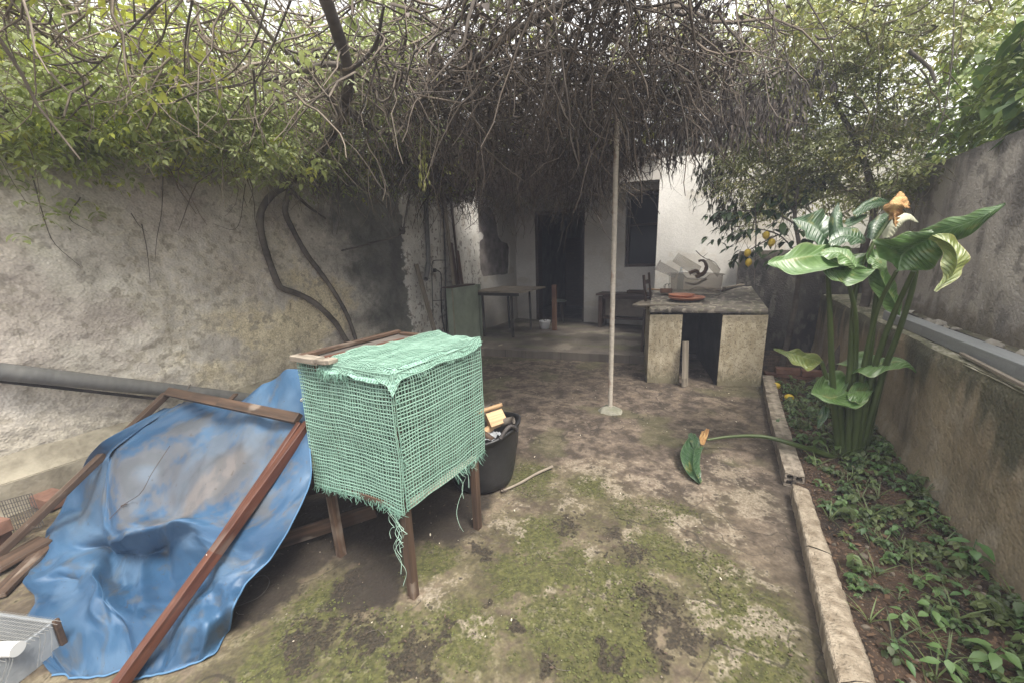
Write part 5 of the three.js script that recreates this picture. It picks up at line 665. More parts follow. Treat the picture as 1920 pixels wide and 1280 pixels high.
function leafLoft(Lp, Mp, Rp, ruffle, seed, res = 26) {
  const toV = a => a.isVector3 ? a : at(a[0], a[1], a[2]); const cv = ps => new THREE.CatmullRomCurve3(ps.map(toV), false, 'centripetal'); const cl = cv(Lp), cm = cv(Mp), cr2 = cv(Rp); const nrm = V();
  return grid(res, res * 2, (u, v) => { const l = cl.getPoint(v), m = cm.getPoint(v), r = cr2.getPoint(v); const s = u * 2 - 1, a = Math.abs(s); const e = s < 0 ? l : r; const p = m.clone().lerp(e, a); const d = e.clone().sub(m); const L = d.length(); const t = cm.getTangent(v); nrm.copy(d).cross(t).normalize(); if (s < 0) nrm.negate(); p.addScaledVector(nrm, L * 0.16 * Math.sin(a * Math.PI) * (s < 0 ? 1 : 1)); p.addScaledVector(nrm, ruffle * a * a * Math.sin(v * 17 + seed + (s < 0 ? 0 : 2)) * Math.min(1, L * 9) * (0.5 + fbm(v * 5 + seed, s, 2))); p.addScaledVector(nrm, 0.006 * Math.sin((v * 11 + a * 2.6) * Math.PI * 2) * a * (1 - a) * 2); return p; });
}
{
  const base = onY(1590, 866, 0.04); const pl = thing('arum_lily_plant', 'tall arum lily with huge arrow shaped glossy leaves growing in the bed on the right', 'plant', base);
  const leaf = (Lp, Mp, Rp, m, ruf = 0.012, seed = 1, lab) => { const o = part(pl, 'leaf', leafLoft(Lp, Mp, Rp, ruf, seed), m); if (lab) o.userData.label = lab; return o; };
  leaf([[1606, 474, 2.46], [1560, 460, 2.42], [1520, 456, 2.36], [1475, 472, 2.28], [1441, 491, 2.22]], [[1588, 500, 2.36], [1545, 480, 2.27], [1500, 482, 2.2], [1466, 488, 2.2], [1440, 493, 2.2]], [[1632, 505, 2.34], [1562, 500, 2.16], [1518, 514, 2.08], [1470, 509, 2.1], [1440, 495, 2.19]], arumL, 0.012, 1, 'glossy pale leaf reaching out to the left');
  leaf([[1640, 482, 2.42], [1602, 470, 2.4], [1566, 464, 2.36], [1538, 480, 2.3]], [[1622, 500, 2.34], [1592, 503, 2.26], [1566, 506, 2.24], [1545, 500, 2.25]], [[1645, 503, 2.3], [1612, 530, 2.22], [1582, 534, 2.2], [1548, 514, 2.22]], arumA, 0.016, 3);
  leaf([[1652, 482, 2.22], [1636, 452, 2.18], [1665, 447, 2.14], [1705, 436, 2.1], [1748, 431, 2.06]], [[1684, 508, 2.2], [1692, 478, 2.2], [1710, 464, 2.16], [1735, 452, 2.1], [1758, 440, 2.05]], [[1718, 508, 2.16], [1747, 505, 2.12], [1764, 484, 2.07], [1772, 465, 2.03], [1768, 444, 2.02]], arumA, 0.010, 5, 'broad green leaf seen from beneath at the upper right');
  leaf([[1740, 448, 2.04], [1766, 464, 2.02], [1764, 490, 1.99], [1768, 516, 1.98], [1752, 546, 1.96]], [[1748, 441, 2.02], [1785, 460, 1.96], [1796, 490, 1.93], [1786, 516, 1.94], [1754, 546, 1.95]], [[1760, 437, 2.02], [1796, 446, 2.0], [1815, 485, 1.98], [1806, 510, 1.97], [1757, 548, 1.95]], arumY, 0.012, 7, 'curled lobe of the broad leaf with a yellowing brown margin');
  leaf([[1728, 432, 2.2], [1765, 414, 2.12], [1805, 403, 2.05], [1847, 391, 1.97], [1885, 380, 1.9]], [[1722, 440, 2.2], [1770, 432, 2.08], [1810, 420, 2.0], [1850, 402, 1.93], [1886, 382, 1.9]], [[1742, 445, 2.16], [1782, 453, 2.08], [1818, 442, 2.0], [1853, 413, 1.94], [1886, 384, 1.9]], arumA, 0.008, 2, 'long pointed leaf reaching far out to the right');
  leaf([[1562, 420, 2.62], [1550, 398, 2.64], [1535, 394, 2.62], [1514, 403, 2.58], [1487, 410, 2.56]], [[1562, 462, 2.5], [1545, 440, 2.5], [1530, 426, 2.52], [1510, 416, 2.54], [1486, 411, 2.56]], [[1548, 462, 2.42], [1530, 456, 2.42], [1514, 444, 2.44], [1503, 430, 2.48], [1487, 413, 2.55]], arumB, 0.010, 4, 'dark blue green leaf with clear veins at the upper left');
  leaf([[1556, 455, 2.46], [1554, 432, 2.48], [1556, 408, 2.5], [1571, 381, 2.52]], [[1568, 458, 2.44], [1570, 432, 2.44], [1568, 408, 2.46], [1572, 380, 2.52]], [[1586, 452, 2.44], [1582, 432, 2.46], [1580, 408, 2.48], [1573, 381, 2.52]], arumB, 0.006, 6);
  leaf([[1626, 478, 2.34], [1628, 520, 2.36], [1645, 556, 2.4], [1664, 582, 2.43], [1687, 592, 2.45]], [[1636, 462, 2.34], [1650, 510, 2.36], [1666, 545, 2.4], [1680, 570, 2.43], [1688, 592, 2.45]], [[1652, 470, 2.36], [1669, 510, 2.4], [1682, 540, 2.44], [1690, 566, 2.46], [1690, 592, 2.46]], arumA, 0.008, 8);
  leaf([[1624, 446, 2.5], [1630, 420, 2.52], [1646, 406, 2.54], [1668, 396, 2.56]], [[1636, 450, 2.46], [1642, 426, 2.48], [1653, 410, 2.5], [1669, 397, 2.56]], [[1648, 448, 2.48], [1658, 430, 2.5], [1664, 412, 2.52], [1670, 398, 2.56]], arumB, 0.005, 9);
  leaf([[1602, 396, 2.7], [1622, 378, 2.72], [1645, 370, 2.74], [1668, 378, 2.76]], [[1600, 402, 2.66], [1624, 386, 2.68], [1645, 379, 2.7], [1668, 380, 2.75]], [[1606, 408, 2.64], [1628, 395, 2.66], [1648, 388, 2.68], [1668, 382, 2.74]], arumB, 0.005, 10);
  leaf([[1588, 412, 2.7], [1600, 406, 2.72], [1625, 402, 2.74]], [[1584, 420, 2.66], [1602, 413, 2.68], [1626, 404, 2.72]], [[1588, 428, 2.64], [1606, 420, 2.66], [1627, 406, 2.7]], arumB, 0.004, 14);
  leaf([[1570, 436, 2.44], [1590, 427, 2.46], [1610, 434, 2.46], [1622, 452, 2.42]], [[1553, 456, 2.38], [1580, 442, 2.38], [1602, 444, 2.38], [1622, 454, 2.4]], [[1558, 464, 2.34], [1580, 457, 2.32], [1602, 458, 2.32], [1621, 457, 2.38]], arumB, 0.010, 11);
  leaf([[1545, 470, 2.36], [1580, 466, 2.34], [1600, 480, 2.3], [1606, 500, 2.24]], [[1538, 476, 2.3], [1572, 476, 2.28], [1590, 486, 2.24], [1604, 502, 2.22]], [[1540, 482, 2.26], [1565, 486, 2.2], [1580, 496, 2.18], [1602, 504, 2.2]], arumL, 0.010, 12);
  leaf([[1640, 470, 2.4], [1655, 476, 2.4], [1662, 500, 2.36]], [[1632, 478, 2.36], [1646, 490, 2.34], [1660, 504, 2.34]], [[1626, 488, 2.34], [1638, 502, 2.3], [1657, 508, 2.32]], arumL, 0.008, 13);
  // lower leaves
  leaf([[1546, 674, 2.72], [1520, 661, 2.72], [1496, 655, 2.7], [1474, 656, 2.68], [1451, 652, 2.66]], [[1541, 677, 2.66], [1515, 671, 2.62], [1492, 664, 2.62], [1472, 659, 2.63], [1451, 653, 2.66]], [[1537, 682, 2.6], [1516, 694, 2.54], [1494, 684, 2.55], [1474, 668, 2.6], [1451, 655, 2.65]], arumY, 0.010, 21, 'yellowing pointed leaf low on the left');
  leaf([[1568, 682, 2.7], [1614, 661, 2.74], [1655, 670, 2.7], [1694, 675, 2.6], [1719, 696, 2.5]], [[1606, 696, 2.62], [1632, 686, 2.6], [1665, 683, 2.58], [1697, 680, 2.54], [1719, 697, 2.5]], [[1594, 699, 2.6], [1622, 703, 2.5], [1662, 698, 2.48], [1695, 687, 2.48], [1718, 699, 2.49]], arumL, 0.014, 22, 'wide low leaf with a drooping tip');
  leaf([[1588, 728, 2.56], [1590, 704, 2.66], [1562, 695, 2.68], [1534, 712, 2.6], [1521, 735, 2.5]], [[1588, 733, 2.54], [1577, 740, 2.51], [1560, 744, 2.49], [1540, 741, 2.49], [1521, 736, 2.5]], [[1600, 738, 2.52], [1625, 748, 2.5], [1606, 764, 2.42], [1560, 756, 2.42], [1522, 738, 2.49]], arumL, 0.014, 23, 'lowest pale green heart shaped leaf');
  leaf([[1600, 720, 2.62], [1620, 709, 2.66], [1637, 713, 2.66], [1640, 728, 2.62]], [[1588, 738, 2.54], [1604, 733, 2.56], [1622, 731, 2.58], [1639, 730, 2.61]], [[1590, 746, 2.5], [1606, 756, 2.46], [1624, 752, 2.48], [1638, 733, 2.6]], arumL, 0.010, 26, 'right lobe of the lowest heart shaped leaf');
  leaf([[1542, 762, 2.5], [1535, 775, 2.5], [1532, 800, 2.5]], [[1548, 760, 2.48], [1545, 778, 2.48], [1533, 802, 2.5]], [[1556, 764, 2.48], [1553, 780, 2.48], [1536, 803, 2.5]], arumB, 0.004, 24);
  // flower and withered flower
  const sp = part(pl, 'flower_spathe', [leafLoft([[1655, 446, 2.4], [1656, 425, 2.42], [1672, 408, 2.44], [1698, 402, 2.44], [1722, 416, 2.4]], [[1663, 446, 2.38], [1670, 425, 2.36], [1684, 415, 2.36], [1702, 408, 2.38], [1722, 417, 2.4]], [[1676, 440, 2.4], [1688, 426, 2.4], [1694, 418, 2.4], [1708, 413, 2.4], [1723, 418, 2.4]], 0.004, 31)], spatheM); sp.userData.label = 'cream white flower spathe with a green edge';
  const wf = part(pl, 'withered_flower', [rough(leafLoft([[1672, 414, 2.3], [1662, 396, 2.32], [1664, 380, 2.33], [1684, 369, 2.34], [1704, 376, 2.32]], [[1676, 410, 2.27], [1676, 394, 2.26], [1680, 384, 2.24], [1692, 380, 2.25], [1704, 380, 2.3]], [[1682, 412, 2.3], [1688, 398, 2.3], [1694, 390, 2.28], [1702, 388, 2.28], [1705, 384, 2.31]], 0.02, 33), 0.010, 34), rough(leafLoft([[1668, 402, 2.28], [1672, 412, 2.28], [1678, 424, 2.28]], [[1674, 400, 2.26], [1678, 412, 2.26], [1680, 426, 2.27]], [[1684, 402, 2.28], [1684, 412, 2.28], [1681, 425, 2.28]], 0.012, 35), 0.006, 40)], deadM); wf.userData.label = 'withered brown flower at the top';
  const stems = [[[1553, 508, 2.36], [1557, 600, 2.46], [1561, 700, 2.6], [1574, 862, 2.76]], [[1587, 512, 2.34], [1604, 590, 2.46], [1603, 690, 2.6], [1584, 866, 2.74]], [[1628, 512, 2.36], [1610, 600, 2.46], [1604, 690, 2.58], [1590, 866, 2.76]], [[1682, 508, 2.2], [1650, 570, 2.36], [1622, 680, 2.55], [1596, 868, 2.75]], [[1714, 508, 2.16], [1676, 590, 2.36], [1640, 690, 2.55], [1602, 866, 2.76]], [[1722, 440, 2.2], [1716, 520, 2.24], [1690, 610, 2.38], [1656, 700, 2.55], [1610, 864, 2.78]], [[1670, 410, 2.3], [1636, 460, 2.34], [1606, 540, 2.44], [1594, 690, 2.6], [1580, 866, 2.78]], [[1562, 462, 2.5], [1572, 560, 2.56], [1580, 700, 2.66], [1580, 860, 2.8]], [[1541, 677, 2.66], [1556, 730, 2.68], [1570, 800, 2.74], [1580, 864, 2.78]], [[1607, 697, 2.62], [1606, 750, 2.64], [1600, 866, 2.74]], [[1594, 735, 2.55], [1592, 790, 2.62], [1590, 870, 2.72]], [[1664, 446, 2.4], [1648, 530, 2.44], [1628, 690, 2.6], [1606, 862, 2.8]], [[1568, 458, 2.44], [1580, 560, 2.54], [1590, 860, 2.8]]];
  stems.filter((_, i) => i !== 7 && i !== 12 && i !== 2).forEach((s, i) => part(pl, 'stem', [tube(s.map(p => at(...p)), 0.0125 - (i % 3) * 0.0015, 0.023, 22, 9)], stemM));
  for (const [a, b, r] of [[[1560, 700, 2.66], [1580, 868, 2.78], 0.02], [[1640, 705, 2.62], [1604, 868, 2.78], 0.026], [[1618, 720, 2.6], [1594, 872, 2.74], 0.026], [[1575, 740, 2.62], [1584, 872, 2.74], 0.024], [[1655, 715, 2.66], [1616, 860, 2.8], 0.02]]) part(pl, 'leaf_sheath', [tube([at(...a), at((a[0] + b[0]) / 2, (a[1] + b[1]) / 2, (a[2] + b[2]) / 2 + 0.005), at(...b)], r * 0.55, r * 1.25, 10, 9)], stemM);
  // leaf that has fallen over the kerb on a long bowed stalk
  const f = thing('fallen_arum_leaf', 'drooping arum leaf on a bowed stalk lying across the kerb onto the concrete', 'leaf', onY(1310, 900)); const g = (x, y, h) => onY(x, y, h);
  part(f, 'stalk', [tube([at(1578, 862, 2.72), g(1500, 836, 0.13), g(1432, 818, 0.16), g(1370, 818, 0.13), g(1326, 824, 0.10)], 0.022, 0.009, 30, 9)], stemM);
  part(f, 'leaf_blade', [leafLoft([g(1292, 818, .13), g(1276, 850, .09), g(1288, 885, .04), g(1310, 906, .012)], [g(1312, 826, .10), g(1302, 850, .10), g(1302, 880, .07), g(1314, 906, .02)], [g(1320, 838, .09), g(1314, 852, .09), g(1314, 884, .05), g(1317, 902, .015)], 0.008, 41)], arumB);
  part(f, 'leaf_lobe', [leafLoft([g(1290, 812, .13), g(1292, 822, .12), g(1300, 838, .10)], [g(1297, 810, .13), g(1302, 824, .11), g(1306, 838, .10)], [g(1304, 812, .12), g(1312, 826, .11), g(1312, 838, .10)], 0.005, 42)], arumB); const lb = part(f, 'leaf_lobe', [leafLoft([g(1316, 808, .13), g(1312, 820, .12), g(1314, 832, .10)], [g(1325, 802, .14), g(1320, 818, .12), g(1318, 833, .10)], [g(1331, 804, .13), g(1326, 820, .12), g(1321, 833, .10)], 0.005, 43)], deadM); lb.userData.label = 'brown dried lobe';
}

// ---------------------------------------------------------------- weeds of the bed
const INST = (parent, name, geo, mat, list, cols) => { const m = new THREE.InstancedMesh(geo, mat, list.length); list.forEach((x, i) => m.setMatrixAt(i, x)); if (cols) cols.forEach((c, i) => m.setColorAt(i, c)); m.name = name; m.castShadow = m.receiveShadow = true; m.userData.kind = 'stuff'; const o = origin(parent); m.position.set(-o.x, -o.y, -o.z); parent.add(m); return m; };
const leafGreen = phys({ color: C(1, 1, 1), roughness: 0.55, transmission: 0.35, thickness: 0 });
function leaflet(L, W, fold = 0.25, droop = 0.2, n = 2) { // pointed oval, folded on its midrib
  const pos = [], idx = []; const m = 4; for (let i = 0; i <= m; i++) { const t = i / m, w = W * Math.sin(Math.PI * Math.pow(t, 0.8)) * 0.5, y = -droop * L * t * t; pos.push(-w, y + w * fold, t * L, 0, y, t * L, w, y + w * fold, t * L); } for (let i = 0; i < m; i++) { const a = i * 3; idx.push(a, a + 3, a + 1, a + 1, a + 3, a + 4, a + 1, a + 4, a + 2, a + 2, a + 4, a + 5); }
  const g = new THREE.BufferGeometry(); g.setAttribute('position', new THREE.Float32BufferAttribute(pos, 3)); g.setIndex(idx); g.computeVertexNormals(); g.setAttribute('uv', new THREE.Float32BufferAttribute(new Float32Array(pos.length / 3 * 2), 2)); return g;
}
const XF = (p, e, s = 1) => new THREE.Matrix4().compose(p, new THREE.Quaternion().setFromEuler(new THREE.Euler(e[0], e[1], e[2], 'YXZ')), V(s, s, s));
function tint(g, c) { g = g.toNonIndexed(); const n = g.attributes.position.count, a = new Float32Array(n * 3); for (let i = 0; i < n; i++) { a[i * 3] = c[0]; a[i * 3 + 1] = c[1]; a[i * 3 + 2] = c[2]; } g.setAttribute('color', new THREE.BufferAttribute(a, 3)); return g; }
{
  const r = rng(101); const vGreen = phys({ color: C(1, 1, 1), vertexColors: true, roughness: 0.55, transmission: 0.3, thickness: 0 });
  // weed variants: rosette of toothed leaflets on short stalks
  const variant = (seed, n, size) => { const q = rng(seed), gs = []; for (let i = 0; i < n; i++) { const a = q() * 6.28, h = size * (0.4 + 0.9 * q()), R = size * (0.2 + 0.8 * q()); const tip = V(Math.cos(a) * R, h, Math.sin(a) * R); gs.push(tint(tube([V(0, 0, 0), V(tip.x * 0.4, h * 0.6, tip.z * 0.4), tip], 0.0012, 0.0009, 3, 3), [0.07, 0.09, 0.03])); const k = 3 + Math.floor(q() * 3); for (let j = 0; j < k; j++) { const g = leaflet(size * (0.45 + 0.35 * q()), size * 0.46, 0.15 + 0.2 * q(), 0.25); g.applyMatrix4(XF(tip, [0.15 + 0.35 * q(), j / k * 6.28 + q(), (q() - 0.5) * 0.4])); const b = 0.7 + 0.6 * q(); gs.push(tint(g, [0.08 * b, 0.135 * b, 0.036 * b])); } } return merge(gs); };
  const vars = [variant(1, 5, 0.026), variant(2, 4, 0.044), variant(3, 3, 0.06), variant(4, 6, 0.032)];
  const bed = thing('bed_weeds', 'low green clover and weeds covering the soil of the bed', 'weeds', [0.9, 0, -2], null, 'stuff');
  vars.forEach((g, k) => { const list = [], cols = []; for (let i = 0; i < 470; i++) { const x = mix(0.60, 1.14, r()), z = mix(0.8, -5.1, Math.pow(r(), 0.8)); const den = 0.12 + 0.75 * sm(0.46, 0.66, fbm(x * 7 + 7, z * 6.2, 4) + 0.10 * sm(0.75, 1.05, x)); if (r() > den) continue; const s = 0.6 + 0.7 * r(); list.push(XF(V(x, bedH(x, z) - 0.004, z), [(r() - 0.5) * 0.4, r() * 6.28, (r() - 0.5) * 0.4], s)); const b = 0.55 + 0.9 * r(); cols.push(C(b * (0.85 + 0.5 * r()), b, b)); } INST(bed, 'clover_leaves', g, vGreen, list, cols); });
  // creeping thin stems and litter
  const gs = []; for (let i = 0; i < 90; i++) { const x = mix(0.62, 1.12, r()), z = mix(0.4, -4.8, r()); let p = V(x, bedH(x, z) + 0.01, z), a = r() * 6.28; const pts = [p]; for (let k = 0; k < 4; k++) { a += (r() - 0.5) * 1.2; p = p.clone().add(V(Math.cos(a) * 0.06, (r() - 0.45) * 0.03, Math.sin(a) * 0.06)); p.x = clamp(p.x, 0.58, 1.13); p.y = Math.max(p.y, bedH(p.x, p.z) + 0.003); pts.push(p); } gs.push(tube(pts, 0.0016, 0.0012, 8, 3)); }
  part(bed, 'creeping_stems', gs, phys({ color: C(0.10, 0.12, 0.045), roughness: 0.7 }), 'stuff');
  const lit = thing('leaf_litter', 'brown leaf litter and crumbs scattered over the soil of the bed', 'leaf litter', [0.9, 0, -2], null, 'stuff'); { const list = [], cols = []; const g = leaflet(0.03, 0.018, 0.5, -0.3); for (let i = 0; i < 1500; i++) { const x = mix(0.57, 1.15, r()), z = mix(0.8, -5.1, Math.pow(r(), 0.7)); list.push(XF(V(x, bedH(x, z) + 0.004, z), [(r() - 0.5) * 1.2, r() * 6.28, (r() - 0.5) * 1.2], 0.35 + 0.8 * r())); const b = 0.5 + r(); cols.push(C(0.10 * b, 0.06 * b, 0.036 * b)); } INST(lit, 'dead_leaf', g, phys({ color: C(1, 1, 1), roughness: 0.9 }), list, cols); }
  const lit2 = thing('yard_litter', 'dry crumbs, twig bits and small leaves scattered on the concrete', 'leaf litter', [-1.5, 0, -2.5], null, 'stuff'); { const list = [], cols = []; const g = leaflet(0.022, 0.010, 0.5, -0.3); for (let i = 0; i < 1500; i++) { const x = mix(-3.8, 0.45, r()), z = mix(-0.2, -5.0, Math.pow(r(), 0.75)); list.push(XF(V(x, 0.007, z), [(r() - 0.5) * 0.7, r() * 6.28, (r() - 0.5) * 0.9], 0.25 + 0.65 * r())); const b = 0.4 + r(); const pale = r() > 0.88; cols.push(pale ? C(0.45, 0.4, 0.32) : C(0.075 * b, 0.052 * b, 0.036 * b)); } INST(lit2, 'crumb', g, phys({ color: C(1, 1, 1), roughness: 0.9 }), list, cols); }
  // raised moss tufts, grit and twig bits on the concrete
  { const moss = thing('moss_tufts', 'raised tufts of green moss on the concrete in front of the hutch', 'moss', [-0.6, 0, -1.5], null, 'stuff'); const g = boxUV(rough(new THREE.IcosahedronGeometry(1, 1), 0.35, 2.3)); g.scale(0.0055, 0.0026, 0.0055); const list = [], cols = []; let tries = 0; while (list.length < 6000 && tries++ < 120000) { const x = mix(-2.0, 0.42, r()), z = mix(-0.3, -2.3, r()); const [m, w1, w2, w3] = yardMasks(x, z); const k = m.moss * (0.45 + w3 * 0.6) + 0.25 * m.dark; if (r() > sm(0.28, 0.6, k)) continue; list.push(XF(V(x, 0.004, z), [(r() - 0.5) * 0.4, r() * 6.28, 0], 0.3 + 0.9 * r() * r())); const b = 0.5 + 0.8 * r(), d = m.dark > 0.45; cols.push(d ? C(0.04 * b, 0.03 * b, 0.02 * b) : C(0.075 * b, 0.08 * b, 0.026 * b)); } INST(moss, 'moss_tuft', g, std({ color: C(1, 1, 1), roughness: 1 }), list, cols); }
  { const tw = thing('ground_twigs', 'short dry twigs and grit fallen from the climbers onto the concrete', 'twigs', [-1, 0, -2.5], null, 'stuff'); const gs = []; for (let i = 0; i < 150; i++) { const x = mix(-2.6, 0.44, r()), z = mix(-0.4, -4.8, r()), a = r() * 6.28, L = 0.02 + 0.07 * r() * r(); const p = V(x, 0.006, z); gs.push(tube([p, p.clone().add(V(Math.cos(a) * L * 0.5, 0.006, Math.sin(a) * L * 0.5)), p.clone().add(V(Math.cos(a + 0.4) * L, 0.001, Math.sin(a + 0.4) * L))], 0.0014, 0.0009, 4, 4)); } part(tw, 'twig_bits', gs, M.bark, 'stuff'); const list = [], cols = []; const g = new THREE.IcosahedronGeometry(0.006, 0); for (let i = 0; i < 1500; i++) { const x = mix(-3.6, 0.47, r()), z = mix(-0.3, -5, Math.pow(r(), 0.8)); list.push(XF(V(x, 0.005, z), [r() * 3, r() * 6, 0], 0.2 + 0.7 * r() * r())); const b = 0.4 + r(); cols.push(r() < 0.3 ? C(0.27, 0.24, 0.19) : C(0.14 * b, 0.115 * b, 0.09 * b)); } INST(tw, 'grit', g, std({ color: C(1, 1, 1) }), list, cols); }
  { const gr = thing('bed_grass', 'thin grass blades and small stones among the weeds of the bed', 'grass', [0.9, 0, -2], null, 'stuff'); const q2 = rng(9), bl = []; for (let i = 0; i < 7; i++) { const g = leaflet(0.08 + 0.06 * q2(), 0.006, 0.3, 0.5); g.applyMatrix4(XF(V(0, 0, 0), [-0.7 - 0.6 * q2(), q2() * 6.28, 0])); bl.push(g); } const tuft = merge(bl), list = [], cols = []; for (let i = 0; i < 170; i++) { const x = mix(0.6, 1.12, r()), z = mix(0.4, -4.8, r()); list.push(XF(V(x, bedH(x, z), z), [0, r() * 6.28, 0], 0.4 + 0.8 * r())); const b = 0.6 + 0.8 * r(); cols.push(C(0.11 * b, 0.15 * b, 0.045 * b)); } INST(gr, 'grass_tuft', tuft, leafGreen, list, cols); const l2 = [], c2 = []; const sg = boxUV(rough(new THREE.IcosahedronGeometry(0.014, 1), 0.004, 60)); for (let i = 0; i < 260; i++) { const x = mix(0.58, 1.14, r()), z = mix(0.4, -4.8, r()); l2.push(XF(V(x, bedH(x, z) + 0.002, z), [r() * 3, r() * 6, 0], 0.25 + r() * r())); const b = 0.6 + 0.7 * r(); c2.push(C(0.2 * b, 0.165 * b, 0.125 * b)); } INST(gr, 'small_stone', sg, std({ color: C(1, 1, 1) }), l2, c2); }
  // larger leafy weeds at the right that can be told apart
  const wm = phys({ color: C(0.085, 0.175, 0.05), roughness: 0.5, transmission: 0.3, thickness: 0 }), wm2 = phys({ color: C(0.06, 0.12, 0.04), roughness: 0.5, transmission: 0.3, thickness: 0 }), wl = phys({ color: C(0.14, 0.24, 0.07), roughness: 0.5, transmission: 0.3, thickness: 0 });
  const weed = (px, py, h, n, sz, m, lab, seed) => { sz *= 0.8; const q = rng(seed); const b = onY(px, py, 0.05); b.x = Math.min(b.x, 1.08); const o = thing('leafy_weed', lab, 'weed', b); const top = b.clone().add(V((q() - 0.7) * 0.08, h, (q() - 0.5) * 0.08)); const cu = new THREE.CatmullRomCurve3([b, b.clone().lerp(top, 0.5).add(V(-0.015, 0, 0.01)), top]); part(o, 'stem', [tube(cu.getPoints(3), 0.003, 0.0018, 8, 5)], wm2); for (let i = 0; i < n; i++) { const t = 0.35 + 0.65 * (i + 0.5) / n, p = cu.getPoint(t); const g = leaflet(sz * (0.7 + 0.5 * q()), sz * 0.55, 0.22, 0.35); const s = XF(p, [-0.1 + 0.35 * q(), i * 2.4 + q() * 0.6, (q() - 0.5) * 0.3]); g.translate(0, 0, 0.012); g.applyMatrix4(s); part(o, 'leaf', g, m); } };
  weed(1850, 1085, 0.16, 9, 0.085, wm, 'tall broad leaved weed against the retaining wall at the far right of the bed', 1); weed(1815, 1130, 0.07, 7, 0.05, wm, 'small round leaved weed just below the broad leaved one by the wall', 2); weed(1755, 1170, 0.06, 8, 0.06, wl, 'pale green clover like weed in the middle of the bed, right of the bare earth', 3); weed(1690, 1165, 0.05, 6, 0.055, wl, 'small pale weed beside the bare earth near the kerb', 4); weed(1860, 1240, 0.09, 9, 0.075, wl, 'bright weed with long leaflets in the lower right corner', 5); weed(1790, 1275, 0.08, 8, 0.06, wl, 'bright weed at the bottom edge right of the kerb', 6); weed(1720, 1250, 0.06, 7, 0.05, wm, 'weed at the bottom of the bed closest to the kerb', 7); weed(1640, 1010, 0.08, 8, 0.05, wm2, 'dark weed in the middle of the bed in front of the arum', 8); weed(1780, 985, 0.13, 8, 0.05, wm, 'weed with drooping leaves close to the curved foot of the retaining wall', 9); weed(1560, 955, 0.06, 7, 0.05, wm2, 'dark weed just behind the tip of the near kerb', 10); weed(1700, 930, 0.10, 9, 0.05, wm, 'clump of clover leaves right of the arum stems', 11); weed(1470, 800, 0.06, 7, 0.06, wm2, 'weed spilling over the hollow brick kerb', 12);
}

